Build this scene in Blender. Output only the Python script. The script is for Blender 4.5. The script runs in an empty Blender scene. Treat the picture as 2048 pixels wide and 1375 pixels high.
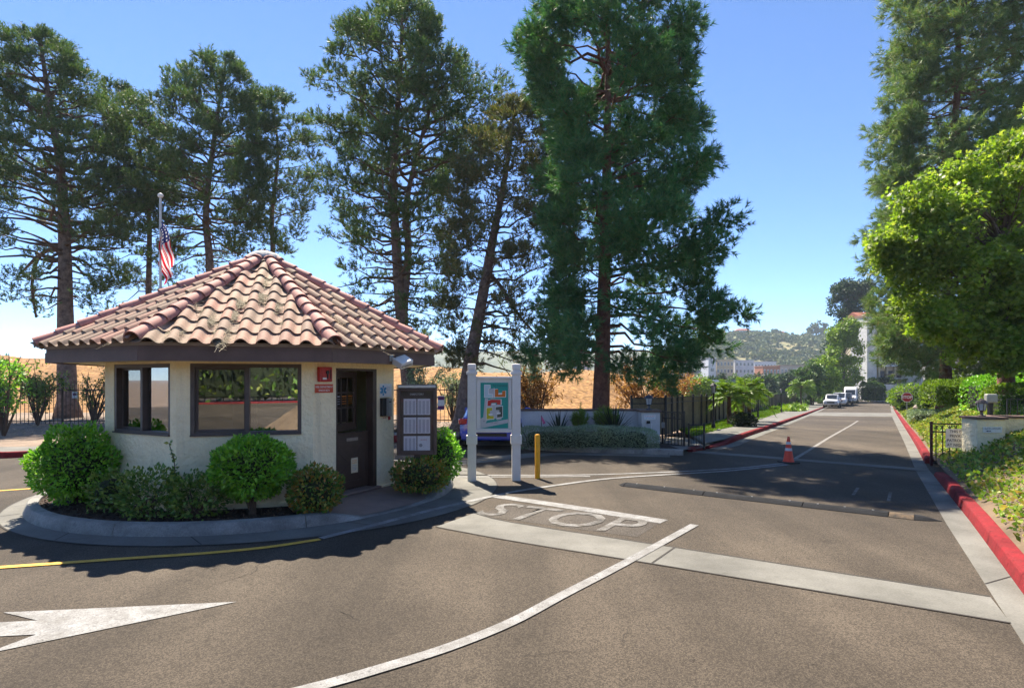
import bpy, bmesh, math, random
import numpy as np
from mathutils import Vector, Matrix

# ------------------------------------------------------------------ camera, sky, sun, exposure
SC = bpy.context.scene
COL = SC.collection
EYE, FPX, HY = 1.95, 1200.0, 760.0            # eye height (m), focal length and horizon row of the 2048 px frame
cam = bpy.data.cameras.new('camera')
cam_o = bpy.data.objects.new('camera', cam); COL.objects.link(cam_o)
cam_o.location = (0, 0, EYE); cam_o.rotation_euler = (math.pi / 2, 0, 0)
cam.sensor_width = 36.0; cam.lens = 36.0 * FPX / 2048
cam.shift_y = (HY - 687.5) / 2048
cam.clip_start = 0.1; cam.clip_end = 12000
SC.camera = cam_o

SUN_AZ = math.atan2(-0.231, 0.55)              # towards the sun, from +Y, clockwise seen from above
SUN_EL = math.radians(55.4)
W = bpy.data.worlds.new('World'); SC.world = W; W.use_nodes = True
wn = W.node_tree.nodes; wl = W.node_tree.links
sky = wn.new('ShaderNodeTexSky'); sky.sky_type = 'NISHITA'; sky.sun_disc = False
sky.sun_elevation = SUN_EL; sky.sun_rotation = SUN_AZ
sky.air_density = 0.6; sky.dust_density = 0.0; sky.ozone_density = 7.0; sky.altitude = 0
bg = wn['Background']; bg.inputs['Strength'].default_value = 0.083
wl.new(sky.outputs[0], bg.inputs['Color'])
sl = bpy.data.lights.new('sun', 'SUN'); sl.energy = 4.3; sl.angle = math.radians(0.53); sl.color = (1.0, 0.90, 0.76)
so = bpy.data.objects.new('sun', sl); COL.objects.link(so)
sd = Vector((math.sin(SUN_AZ) * math.cos(SUN_EL), math.cos(SUN_AZ) * math.cos(SUN_EL), math.sin(SUN_EL)))
so.rotation_euler = sd.to_track_quat('Z', 'Y').to_euler(); so.location = (-10, 20, 40)
vs = SC.view_settings
vs.view_transform = 'Standard'; vs.look = 'None'; vs.gamma = 1.0; vs.use_curve_mapping = False
vs.exposure = 1.72
cy = SC.cycles
cy.max_bounces = 7; cy.diffuse_bounces = 4; cy.glossy_bounces = 3; cy.transmission_bounces = 4
cy.transparent_max_bounces = 10; cy.volume_bounces = 0
cy.use_adaptive_sampling = True; cy.adaptive_threshold = 0.02; cy.use_denoising = True
cy.caustics_reflective = False; cy.caustics_refractive = False

# ------------------------------------------------------------------ terrain height and pixel helper
RD = Vector((0.524, 0.852))                    # direction of the street
SLOPE = 0.026
def _ramp(a, b, t):
    return 0.0 if t <= a else ((b - a) / 2 + (t - b) if t >= b else (t - a) ** 2 / (2 * (b - a)))
def GZ(x, y):
    t = RD.x * x + RD.y * y
    return -SLOPE * (_ramp(14, 26, t) - _ramp(88, 100, t))
def P(px, py, dz=0.0):
    """point of the ground (raised by dz) seen at a pixel of the photograph"""
    rx = (px - 1024) / FPX; rz = -(py - HY) / FPX
    g = lambda Y: EYE + rz * Y - GZ(rx * Y, Y) - dz
    Y = 1.0
    while g(Y) > 0 and Y < 500: Y += 0.5
    a, b = Y - 0.5, Y
    for _ in range(36):
        m = (a + b) / 2
        if g(m) > 0: a = m
        else: b = m
    return Vector((rx * b, b, EYE + rz * b))
def A(px, py, Y):
    """point seen at a pixel, at depth Y"""
    return Vector(((px - 1024) / FPX * Y, Y, EYE - (py - HY) / FPX * Y))

# ------------------------------------------------------------------ object helpers
def link(o): COL.objects.link(o); return o
def tag(o, label=None, cat=None, group=None, kind=None):
    if label: o['label'] = label
    if cat: o['category'] = cat
    if group: o['group'] = group
    if kind: o['kind'] = kind
    return o
def empty(name, loc=(0, 0, 0), rz=0.0, label=None, cat=None, group=None):
    o = bpy.data.objects.new(name, None); link(o)
    o.location = loc; o.rotation_euler = (0, 0, rz); o.empty_display_size = 0.2
    return tag(o, label, cat, group)
def copy_tree(o, parent=None):
    c = o.copy(); link(c); c.parent = parent
    for ch in [q for q in o.children]: copy_tree(ch, c)
    return c
def inst(name, mesh, parent=None, loc=(0, 0, 0), rot=(0, 0, 0), scale=None):
    o = bpy.data.objects.new(name, mesh); link(o); o.parent = parent
    o.location = loc; o.rotation_euler = rot
    if scale: o.scale = scale
    return o

class MB:
    """collects shapes; build() links them as one mesh object"""
    def __init__(s): s.v = []; s.f = []; s.m = []
    def add(s, vs, fs, mi=0):
        n = len(s.v); s.v += [tuple(q) for q in vs]; s.f += [tuple(i + n for i in f) for f in fs]; s.m += [mi] * len(fs)
        return s
    def box(s, c, d, rz=0.0, mi=0, rot=None):
        hx, hy, hz = d[0] / 2, d[1] / 2, d[2] / 2
        R = rot if rot is not None else Matrix.Rotation(rz, 3, 'Z')
        c = Vector(c)
        vs = [c + R @ Vector((x * hx, y * hy, z * hz)) for z in (-1, 1) for x, y in ((-1, -1), (1, -1), (1, 1), (-1, 1))]
        return s.add(vs, [(3, 2, 1, 0), (4, 5, 6, 7), (0, 1, 5, 4), (1, 2, 6, 5), (2, 3, 7, 6), (3, 0, 4, 7)], mi)
    def bar(s, a, b, w, h=None, mi=0, up=(0, 0, 1)):
        a = Vector(a); b = Vector(b); d = b - a; L = d.length
        if L < 1e-6: return s
        z = d / L; u = Vector(up)
        if abs(z.dot(u)) > 0.99: u = Vector((1, 0, 0))
        x = u.cross(z).normalized(); y = z.cross(x)
        R = Matrix((x, y, z)).transposed()
        return s.box((a + b) / 2, (w, h or w, L), rot=R, mi=mi)
    def tube(s, pts, rad, n=8, mi=0, cap=True):
        pts = [Vector(p) for p in pts]; k = len(pts)
        if not hasattr(rad, '__len__'): rad = [rad] * k
        vs = []; u = None
        for i, p in enumerate(pts):
            d = (pts[min(i + 1, k - 1)] - pts[max(i - 1, 0)])
            d = d.normalized() if d.length > 1e-9 else Vector((0, 0, 1))
            if u is None:
                u = Vector((1, 0, 0)) if abs(d.x) < 0.9 else Vector((0, 1, 0))
            u = (u - d * u.dot(d)).normalized(); w = d.cross(u)
            for j in range(n):
                a = 2 * math.pi * j / n
                vs.append(p + (u * math.cos(a) + w * math.sin(a)) * rad[i])
        fs = [(i * n + j, i * n + (j + 1) % n, (i + 1) * n + (j + 1) % n, (i + 1) * n + j) for i in range(k - 1) for j in range(n)]
        if cap: fs += [tuple(range(n - 1, -1, -1)), tuple((k - 1) * n + j for j in range(n))]
        return s.add(vs, fs, mi)
    def lathe(s, prof, n=16, c=(0, 0, 0), mi=0, cap=True):
        vs = [(c[0] + r * math.cos(2 * math.pi * j / n), c[1] + r * math.sin(2 * math.pi * j / n), c[2] + z) for r, z in prof for j in range(n)]
        k = len(prof)
        fs = [(i * n + j, i * n + (j + 1) % n, (i + 1) * n + (j + 1) % n, (i + 1) * n + j) for i in range(k - 1) for j in range(n)]
        if cap: fs += [tuple(range(n - 1, -1, -1)), tuple((k - 1) * n + j for j in range(n))]
        return s.add(vs, fs, mi)
    def prism(s, poly, z0, z1, mi=0):
        n = len(poly)
        zs0 = z0 if hasattr(z0, '__len__') else [z0] * n
        zs1 = z1 if hasattr(z1, '__len__') else [z1] * n
        vs = [(p[0], p[1], zs0[i]) for i, p in enumerate(poly)] + [(p[0], p[1], zs1[i]) for i, p in enumerate(poly)]
        fs = [tuple(range(n - 1, -1, -1)), tuple(range(n, 2 * n))] + [(i, (i + 1) % n, n + (i + 1) % n, n + i) for i in range(n)]
        return s.add(vs, fs, mi)
    def ext(s, poly, y0, y1, mi=0):
        """polygon in local XZ extruded along Y"""
        n = len(poly)
        vs = [(p[0], y0, p[1]) for p in poly] + [(p[0], y1, p[1]) for p in poly]
        fs = [tuple(range(n)), tuple(range(2 * n - 1, n - 1, -1))] + [(i, n + i, n + (i + 1) % n, (i + 1) % n) for i in range(n)]
        return s.add(vs, fs, mi)
    def build(s, name, mats, parent=None, smooth=False, bevel=0.0, origin=None, loc=None, rz=0.0, seg=1, auto=None):
        if origin is not None:
            o_ = Vector(origin); s.v = [tuple(Vector(q) - o_) for q in s.v]
        me = bpy.data.meshes.new(name); me.from_pydata(s.v, [], s.f)
        for m in (mats if isinstance(mats, (list, tuple)) else [mats]): me.materials.append(m)
        if any(s.m): me.polygons.foreach_set('material_index', s.m)
        if smooth: me.polygons.foreach_set('use_smooth', [True] * len(me.polygons))
        me.update()
        bm = bmesh.new(); bm.from_mesh(me); bmesh.ops.recalc_face_normals(bm, faces=bm.faces); bm.to_mesh(me); bm.free()
        if auto: me.set_sharp_from_angle(angle=math.radians(auto))
        o = bpy.data.objects.new(name, me); link(o); o.parent = parent
        if loc is not None: o.location = loc
        o.rotation_euler = (0, 0, rz)
        if bevel:
            md = o.modifiers.new('bevel', 'BEVEL'); md.width = bevel; md.segments = seg; md.limit_method = 'ANGLE'; md.angle_limit = math.radians(35)
        return o

def fast_mesh(name, V, F, mats, parent=None, loc=None, smooth=False):
    """mesh from numpy arrays: V (n,3), F (m,k)"""
    V = np.asarray(V, dtype=np.float32); F = np.asarray(F, dtype=np.int32)
    me = bpy.data.meshes.new(name)
    me.vertices.add(len(V)); me.vertices.foreach_set('co', V.ravel())
    k = F.shape[1]
    me.loops.add(F.size); me.loops.foreach_set('vertex_index', F.ravel())
    me.polygons.add(len(F)); me.polygons.foreach_set('loop_start', np.arange(0, F.size, k, dtype=np.int32))
    if smooth: me.polygons.foreach_set('use_smooth', np.ones(len(F), dtype=bool))
    for m in (mats if isinstance(mats, (list, tuple)) else [mats]): me.materials.append(m)
    me.update(calc_edges=True); me.validate()
    o = bpy.data.objects.new(name, me); link(o); o.parent = parent
    if loc is not None: o.location = loc
    return o

def text_mesh(txt, size=1.0, align='CENTER', depth=0.0, bold=0.0):
    cu = bpy.data.curves.new('lettering', 'FONT'); cu.body = txt; cu.size = size; cu.align_x = align; cu.align_y = 'CENTER'
    cu.extrude = depth; cu.offset = bold; cu.resolution_u = 3
    o = bpy.data.objects.new('lettering', cu); link(o)
    bpy.context.view_layer.update()
    me = bpy.data.meshes.new_from_object(o.evaluated_get(bpy.context.evaluated_depsgraph_get()))
    bpy.data.objects.remove(o)
    return me
def text_on(txt, size, mat, parent, loc, rot, align='CENTER', sx=1.0, bold=0.0, name='lettering'):
    me = text_mesh(txt, size, align, 0.0, bold); me.materials.clear(); me.materials.append(mat)
    return inst(name, me, parent, loc, rot, (sx, 1, 1))

# ------------------------------------------------------------------ materials
def _n(nt, t, **kw):
    n = nt.nodes.new(t)
    for k, v in kw.items(): setattr(n, k, v)
    return n
def mat(name, col, rough=0.8, var=0.12, scale=6.0, col2=None, bump=0.0, bscale=40.0, metal=0.0, spec=0.4, rnd=0.0, speck=0.0, sscale=180.0, coat=0.0, world=False, bdist=0.02, detail=5):
    m = bpy.data.materials.new(name); m.use_nodes = True; nt = m.node_tree
    b = nt.nodes['Principled BSDF']; L = nt.links
    b.inputs['Roughness'].default_value = rough; b.inputs['Metallic'].default_value = metal
    b.inputs['Specular IOR Level'].default_value = spec; b.inputs['Coat Weight'].default_value = coat
    tc = _n(nt, 'ShaderNodeTexCoord')
    if world:
        co = _n(nt, 'ShaderNodeNewGeometry').outputs['Position']
    else: co = tc.outputs['Object']
    c1 = (*col, 1); c2 = (*(col2 or tuple(max(0, q * (1 - 2 * var)) for q in col)), 1)
    nz = _n(nt, 'ShaderNodeTexNoise'); nz.inputs['Scale'].default_value = scale; nz.inputs['Detail'].default_value = detail; nz.inputs['Roughness'].default_value = 0.65
    L.new(co, nz.inputs['Vector'])
    rp = _n(nt, 'ShaderNodeValToRGB'); rp.color_ramp.elements[0].position = 0.36; rp.color_ramp.elements[1].position = 0.66
    rp.color_ramp.elements[0].color = c2; rp.color_ramp.elements[1].color = c1
    L.new(nz.outputs['Fac'], rp.inputs['Fac']); out = rp.outputs['Color']
    if speck:
        n2 = _n(nt, 'ShaderNodeTexNoise'); n2.inputs['Scale'].default_value = sscale; n2.inputs['Detail'].default_value = 2
        L.new(co, n2.inputs['Vector'])
        mr = _n(nt, 'ShaderNodeMapRange'); mr.inputs[1].default_value = 0.3; mr.inputs[2].default_value = 0.7
        mr.inputs[3].default_value = 1 - speck; mr.inputs[4].default_value = 1 + speck
        L.new(n2.outputs['Fac'], mr.inputs[0])
        mx = _n(nt, 'ShaderNodeVectorMath', operation='SCALE'); L.new(out, mx.inputs[0]); L.new(mr.outputs[0], mx.inputs['Scale']); out = mx.outputs[0]
    if rnd:
        oi = _n(nt, 'ShaderNodeObjectInfo')
        mr = _n(nt, 'ShaderNodeMapRange'); mr.inputs[3].default_value = 1 - rnd; mr.inputs[4].default_value = 1 + rnd
        L.new(oi.outputs['Random'], mr.inputs[0])
        mx = _n(nt, 'ShaderNodeVectorMath', operation='SCALE'); L.new(out, mx.inputs[0]); L.new(mr.outputs[0], mx.inputs['Scale']); out = mx.outputs[0]
    L.new(out, b.inputs['Base Color'])
    if bump:
        n3 = _n(nt, 'ShaderNodeTexNoise'); n3.inputs['Scale'].default_value = bscale; n3.inputs['Detail'].default_value = 4
        L.new(co, n3.inputs['Vector'])
        bp = _n(nt, 'ShaderNodeBump'); bp.inputs['Strength'].default_value = bump; bp.inputs['Distance'].default_value = bdist
        L.new(n3.outputs['Fac'], bp.inputs['Height']); L.new(bp.outputs['Normal'], b.inputs['Normal'])
    return m
def leafmat(name, cols, rough=0.5, trans=0.35, spec=0.3, tint=(1.25, 1.3, 0.6)):
    """foliage: colour picked per leaf (random per island), some light shining through"""
    m = bpy.data.materials.new(name); m.use_nodes = True; nt = m.node_tree; L = nt.links
    b = nt.nodes['Principled BSDF']; b.inputs['Roughness'].default_value = rough; b.inputs['Specular IOR Level'].default_value = spec
    g = _n(nt, 'ShaderNodeNewGeometry'); rp = _n(nt, 'ShaderNodeValToRGB')
    e = rp.color_ramp.elements
    while len(e) < len(cols): e.new(0.5)
    for i, c in enumerate(cols):
        e[i].position = i / (len(cols) - 1); e[i].color = (*c, 1)
    L.new(g.outputs['Random Per Island'], rp.inputs['Fac'])
    nz = _n(nt, 'ShaderNodeTexNoise'); nz.inputs['Scale'].default_value = 0.9; nz.inputs['Detail'].default_value = 2
    tc = _n(nt, 'ShaderNodeTexCoord'); L.new(tc.outputs['Object'], nz.inputs['Vector'])
    mr = _n(nt, 'ShaderNodeMapRange'); mr.inputs[1].default_value = 0.3; mr.inputs[2].default_value = 0.7; mr.inputs[3].default_value = 0.72; mr.inputs[4].default_value = 1.25
    L.new(nz.outputs['Fac'], mr.inputs[0])
    sc = _n(nt, 'ShaderNodeVectorMath', operation='SCALE'); L.new(rp.outputs['Color'], sc.inputs[0]); L.new(mr.outputs[0], sc.inputs['Scale'])
    L.new(sc.outputs[0], b.inputs['Base Color'])
    if trans:
        t = _n(nt, 'ShaderNodeBsdfTranslucent'); mu = _n(nt, 'ShaderNodeVectorMath', operation='MULTIPLY'); mu.inputs[1].default_value = tint
        L.new(sc.outputs[0], mu.inputs[0]); L.new(mu.outputs[0], t.inputs['Color'])
        ms = _n(nt, 'ShaderNodeMixShader'); ms.inputs[0].default_value = trans
        L.new(b.outputs[0], ms.inputs[1]); L.new(t.outputs[0], ms.inputs[2]); L.new(ms.outputs[0], nt.nodes['Material Output'].inputs['Surface'])
    return m
def glassmat(name, tint=(0.75, 0.8, 0.78), refl=0.12, rough=0.0):
    m = bpy.data.materials.new(name); m.use_nodes = True; nt = m.node_tree; L = nt.links
    nt.nodes.remove(nt.nodes['Principled BSDF'])
    t = _n(nt, 'ShaderNodeBsdfTransparent'); t.inputs[0].default_value = (*tint, 1)
    g = _n(nt, 'ShaderNodeBsdfGlossy'); g.inputs['Roughness'].default_value = rough; g.inputs['Color'].default_value = (0.95, 0.97, 1, 1)
    fr = _n(nt, 'ShaderNodeLayerWeight'); fr.inputs['Blend'].default_value = 0.35
    ad = _n(nt, 'ShaderNodeMath', operation='MULTIPLY_ADD'); ad.inputs[1].default_value = 0.8 if refl > 0.03 else 0.25; ad.inputs[2].default_value = refl; ad.use_clamp = True
    L.new(fr.outputs['Fresnel'], ad.inputs[0])
    ms = _n(nt, 'ShaderNodeMixShader'); L.new(ad.outputs[0], ms.inputs[0]); L.new(t.outputs[0], ms.inputs[1]); L.new(g.outputs[0], ms.inputs[2])
    L.new(ms.outputs[0], nt.nodes['Material Output'].inputs['Surface'])
    return m

def tone_layer(nt, src, vec, scale, lo, hi, a, c, detail=3, tex='ShaderNodeTexNoise', out='Fac'):
    """multiply a colour by a noise-driven factor (wear, stains, patches)"""
    L = nt.links; t = _n(nt, tex); t.inputs['Scale'].default_value = scale
    if 'Detail' in t.inputs: t.inputs['Detail'].default_value = detail
    L.new(vec, t.inputs['Vector']); r = _n(nt, 'ShaderNodeMapRange'); r.interpolation_type = 'SMOOTHSTEP'
    for i, v in ((1, lo), (2, hi), (3, a), (4, c)): r.inputs[i].default_value = v
    L.new(t.outputs[out], r.inputs[0]); x = _n(nt, 'ShaderNodeVectorMath', operation='SCALE'); L.new(src, x.inputs[0]); L.new(r.outputs[0], x.inputs['Scale']); return x.outputs[0]
def weather(m, layers):
    """extra wear on a material: (stretch xyz, scale, lo, hi, a, c, detail)"""
    nt = m.node_tree; b = nt.nodes['Principled BSDF']; src = b.inputs['Base Color'].links[0].from_socket; pos = _n(nt, 'ShaderNodeNewGeometry').outputs['Position']
    for st, sc, lo, hi, a, c, de in layers:
        mp = _n(nt, 'ShaderNodeMapping'); mp.inputs['Scale'].default_value = st; nt.links.new(pos, mp.inputs['Vector'])
        src = tone_layer(nt, src, mp.outputs[0], sc, lo, hi, a, c, de)
    nt.links.new(src, b.inputs['Base Color']); return m
def asphalt_mat(name, c_lo, c_hi, world=True):
    """aggregate speckle, broad worn and patchy tones, tyre-polished streaks along the street, oil drips"""
    m = mat(name, c_hi, 0.92, scale=0.45, col2=c_lo, speck=0.35, sscale=140.0, bump=0.15, bscale=200.0, bdist=0.006, spec=0.25, world=world, detail=9)
    nt = m.node_tree; L = nt.links; b = nt.nodes['Principled BSDF']; src = b.inputs['Base Color'].links[0].from_socket
    pos = _n(nt, 'ShaderNodeNewGeometry').outputs['Position']
    layer = lambda *a, **k: tone_layer(nt, *a, **k)
    mp = _n(nt, 'ShaderNodeMapping'); mp.inputs['Rotation'].default_value = (0, 0, math.radians(31.6)); mp.inputs['Scale'].default_value = (1.0, 0.12, 1.0); L.new(pos, mp.inputs['Vector'])
    mp2 = _n(nt, 'ShaderNodeMapping'); mp2.inputs['Rotation'].default_value = (0, 0, math.radians(-52)); mp2.inputs['Scale'].default_value = (1.0, 0.10, 1.0); L.new(pos, mp2.inputs['Vector'])
    src = layer(src, pos, 0.16, 0.35, 0.65, 0.76, 1.20, 4)
    src = layer(src, mp.outputs[0], 0.9, 0.38, 0.64, 0.84, 1.13, 3)
    src = layer(src, mp2.outputs[0], 1.6, 0.40, 0.62, 0.93, 1.09, 5)
    src = layer(src, pos, 1.7, 0.66, 0.74, 1.0, 0.80, 2)
    src = layer(src, pos, 9.0, 0.70, 0.76, 1.0, 0.72, 1)
    src = layer(src, pos, 95.0, 0.25, 0.75, 0.70, 1.34, 0, 'ShaderNodeTexVoronoi', 'Color')
    src = layer(src, pos, 210.0, 0.25, 0.75, 0.78, 1.24, 0, 'ShaderNodeTexVoronoi', 'Color')
    src = layer(src, pos, 26.0, 0.02, 0.10, 1.35, 1.0, 0, 'ShaderNodeTexVoronoi', 'Distance')
    L.new(src, b.inputs['Base Color'])
    return m
M = {}
def tile_mat(name, *a, **k):
    """fired clay: each tile its own mix of pink, tan and grey-brown"""
    m = mat(name, *a, **k); nt = m.node_tree; L = nt.links; b = nt.nodes['Principled BSDF']; src = b.inputs['Base Color'].links[0].from_socket
    oi = _n(nt, 'ShaderNodeObjectInfo'); rp = _n(nt, 'ShaderNodeValToRGB'); e = rp.color_ramp.elements
    cols = [(0.0, (1.0, 0.92, 0.92)), (0.25, (0.86, 1.08, 1.0)), (0.45, (0.72, 0.88, 0.84)), (0.6, (1.08, 1.0, 0.95)), (0.8, (0.92, 1.18, 1.06)), (1.0, (0.78, 0.80, 0.78))]
    while len(e) < len(cols): e.new(0.5)
    for i, (p, c) in enumerate(cols): e[i].position = p; e[i].color = (*c, 1)
    L.new(oi.outputs['Random'], rp.inputs['Fac']); mu = _n(nt, 'ShaderNodeVectorMath', operation='MULTIPLY'); L.new(src, mu.inputs[0]); L.new(rp.outputs['Color'], mu.inputs[1])
    pos = _n(nt, 'ShaderNodeNewGeometry').outputs['Position']; t = _n(nt, 'ShaderNodeTexNoise'); t.inputs['Scale'].default_value = 2.2; t.inputs['Detail'].default_value = 6; L.new(pos, t.inputs['Vector'])
    r = _n(nt, 'ShaderNodeMapRange'); r.inputs[1].default_value = 0.50; r.inputs[2].default_value = 0.80; L.new(t.outputs['Fac'], r.inputs[0])
    mx = _n(nt, 'ShaderNodeMix', data_type='RGBA'); mx.inputs[7].default_value = (0.265, 0.185, 0.135, 1); L.new(r.outputs[0], mx.inputs[0]); L.new(mu.outputs[0], mx.inputs[6]); L.new(mx.outputs[2], b.inputs['Base Color'])
    return m
M['asphalt'] = asphalt_mat('asphalt', (0.053, 0.0425, 0.0315), (0.076, 0.0615, 0.0455))
M['concrete'] = mat('concrete', (0.175, 0.170, 0.150), 0.9, scale=1.3, col2=(0.122, 0.118, 0.102), speck=0.12, sscale=60, bump=0.15, bscale=90, world=True, bdist=0.006)
M['kerb'] = mat('kerb_concrete', (0.33, 0.32, 0.29), 0.9, scale=3.0, col2=(0.19, 0.185, 0.17), speck=0.15, sscale=60, bump=0.3, bscale=60, world=True, bdist=0.01)
weather(M['concrete'], [((1, 1, 1), 0.8, 0.40, 0.66, 0.82, 1.10, 5), ((1, 1, 1), 3.5, 0.62, 0.74, 1.0, 0.78, 3)])
weather(M['kerb'], [((1, 1, 1), 1.6, 0.40, 0.66, 0.78, 1.1, 5), ((1, 1, 1), 6, 0.62, 0.72, 1.0, 0.7, 2)])
M['joint'] = mat('joint_dirt', (0.05, 0.045, 0.04), 0.95)
M['slab'] = mat('brown_concrete', (0.27, 0.20, 0.165), 0.9, scale=1.5, col2=(0.18, 0.135, 0.115), speck=0.1, world=True)
M['redkerb'] = mat('red_kerb_paint', (0.225, 0.021, 0.026), 0.9, spec=0.12, scale=5.0, col2=(0.16, 0.022, 0.024), speck=0.18, sscale=45, world=True, bump=0.2, bscale=60, bdist=0.008)
weather(M['redkerb'], [((1, 1, 0.4), 3.0, 0.56, 0.72, 1.0, 0.45, 5), ((1, 1, 1), 11, 0.64, 0.74, 1.0, 0.6, 2), ((1, 1, 1), 0.7, 0.4, 0.6, 0.85, 1.12, 3)])
M['white_paint'] = mat('road_paint_white', (0.26, 0.26, 0.255), 0.8, scale=5.0, col2=(0.155, 0.15, 0.14), speck=0.3, sscale=90, world=True)
weather(M['white_paint'], [((1, 1, 1), 2.2, 0.55, 0.72, 1.0, 0.72, 6), ((1, 1, 1), 30, 0.62, 0.70, 1.0, 0.55, 2)])
M['yellow_paint'] = mat('road_paint_yellow', (0.72, 0.42, 0.05), 0.8, scale=14.0, col2=(0.52, 0.30, 0.05), speck=0.25, sscale=90, world=True)
M['black_paint'] = asphalt_mat('blacked_out_asphalt', (0.056, 0.048, 0.040), (0.078, 0.067, 0.055))
M['mulch'] = mat('mulch', (0.06, 0.035, 0.022), 0.95, scale=18, col2=(0.018, 0.011, 0.008), bump=0.8, bscale=30, world=True)
M['dirt'] = mat('dry_dirt', (0.25, 0.185, 0.13), 0.95, scale=0.9, col2=(0.16, 0.115, 0.08), speck=0.25, sscale=20, bump=0.4, bscale=14, world=True)
M['mound'] = mat('orange_earth', (0.34, 0.185, 0.062), 0.95, scale=0.5, col2=(0.23, 0.115, 0.038), speck=0.35, sscale=4, bump=0.7, bscale=1.6, bdist=0.25, world=True)
M['lawnbase'] = mat('lawn_soil', (0.07, 0.11, 0.02), 0.95, scale=2.0, world=True)
M['stucco'] = mat('cream_stucco', (0.98, 0.85, 0.57), 0.93, scale=1.3, col2=(0.92, 0.78, 0.50), bump=1.0, bscale=17, bdist=0.03, speck=0.05, sscale=50)
weather(M['stucco'], [((5, 5, 0.5), 1.6, 0.52, 0.74, 1.0, 0.86, 4), ((1, 1, 1), 1.1, 0.35, 0.65, 0.90, 1.04, 4), ((1, 1, 1), 14, 0.70, 0.76, 1.0, 0.82, 2)])
M['whitestucco'] = mat('white_stucco', (0.72, 0.70, 0.66), 0.93, scale=1.2, col2=(0.56, 0.54, 0.51), bump=0.6, bscale=30, bdist=0.02)
M['brown_wood'] = mat('brown_painted_wood', (0.155, 0.098, 0.078), 0.7, scale=5.0, col2=(0.12, 0.078, 0.062), bump=0.12, bscale=40)
M['frame'] = mat('bronze_window_frame', (0.105, 0.078, 0.066), 0.5, scale=9.0, spec=0.5)
M['door'] = mat('dark_brown_door', (0.07, 0.040, 0.028), 0.45, scale=6.0, spec=0.5, bump=0.08, bscale=50)
M['glass'] = glassmat('window_glass', (0.8, 0.82, 0.74), 0.36)
M['glass_dark'] = glassmat('sash_glass', (0.7, 0.7, 0.58), 0.22)
M['room'] = mat('room_wall', (0.75, 0.66, 0.38), 0.9, scale=2.0)
M['room_dark'] = mat('room_furniture', (0.06, 0.05, 0.04), 0.8, scale=5.0)
M['tan'] = mat('tan_trim', (0.34, 0.27, 0.21), 0.85, scale=6.0, speck=0.12)
M['tile'] = tile_mat('terracotta_tile', (0.44, 0.245, 0.185), 0.82, scale=7.0, col2=(0.31, 0.19, 0.145), rnd=0.12, speck=0.14, sscale=38, bump=0.2, bscale=70, bdist=0.006, spec=0.3)
M['ridge'] = mat('hip_tile', (0.45, 0.205, 0.165), 0.78, scale=6.0, col2=(0.34, 0.165, 0.135), rnd=0.16, speck=0.1, sscale=40, bump=0.15, bscale=70, bdist=0.006, spec=0.35)
M['mortar'] = mat('white_mortar', (0.62, 0.60, 0.56), 0.95, scale=9, col2=(0.42, 0.40, 0.37), bump=0.6, bscale=30)
M['straw'] = leafmat('pine_litter', [(0.30, 0.24, 0.14), (0.46, 0.40, 0.27), (0.22, 0.17, 0.11)], 0.9, 0.0)
M['red_plastic'] = mat('red_enamel', (0.55, 0.018, 0.014), 0.4, scale=20, spec=0.5)
M['red_sign'] = mat('orange_red_sign', (0.66, 0.085, 0.03), 0.5, scale=20)
M['white'] = mat('white_enamel', (0.8, 0.8, 0.78), 0.5, scale=12, var=0.04)
M['cream_white'] = mat('white_painted_wood', (0.76, 0.73, 0.68), 0.6, scale=5, var=0.05, bump=0.05)
M['paper'] = mat('paper', (0.86, 0.84, 0.86), 0.8, scale=30, var=0.04)
M['paper_y'] = mat('cream_paper', (0.74, 0.60, 0.38), 0.8, scale=30, var=0.06)
M['orange_ink'] = mat('orange_ink', (0.75, 0.25, 0.03), 0.7, scale=30)
M['grey_ink'] = mat('grey_ink', (0.42, 0.41, 0.43), 0.7, scale=30)
M['blue_star'] = mat('medical_blue', (0.03, 0.30, 0.55), 0.5, scale=20)
M['black'] = mat('black_plastic', (0.012, 0.012, 0.013), 0.45, scale=20, spec=0.5)
M['iron'] = mat('black_iron', (0.014, 0.014, 0.016), 0.45, scale=12, spec=0.5)
M['grey_metal'] = mat('grey_metal', (0.32, 0.33, 0.32), 0.45, scale=14, metal=0.3)
M['bronze_metal'] = mat('bronze_cabinet', (0.115, 0.075, 0.058), 0.45, scale=8, metal=0.1)
M['alu'] = mat('brushed_aluminium', (0.62, 0.60, 0.55), 0.35, scale=14, metal=0.7)
M['yellow'] = mat('bollard_yellow', (0.85, 0.42, 0.012), 0.5, scale=6, col2=(0.74, 0.34, 0.012), spec=0.4)
M['cone'] = mat('cone_orange', (0.80, 0.075, 0.03), 0.5, scale=9, col2=(0.66, 0.06, 0.025))
M['reflective'] = mat('cone_collar', (0.70, 0.68, 0.68), 0.5, scale=9)
M['rubber'] = mat('rubber', (0.035, 0.035, 0.038), 0.85, scale=12, speck=0.2, sscale=60)
M['ink'] = mat('dark_ink', (0.03, 0.03, 0.035), 0.7, scale=20)
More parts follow.
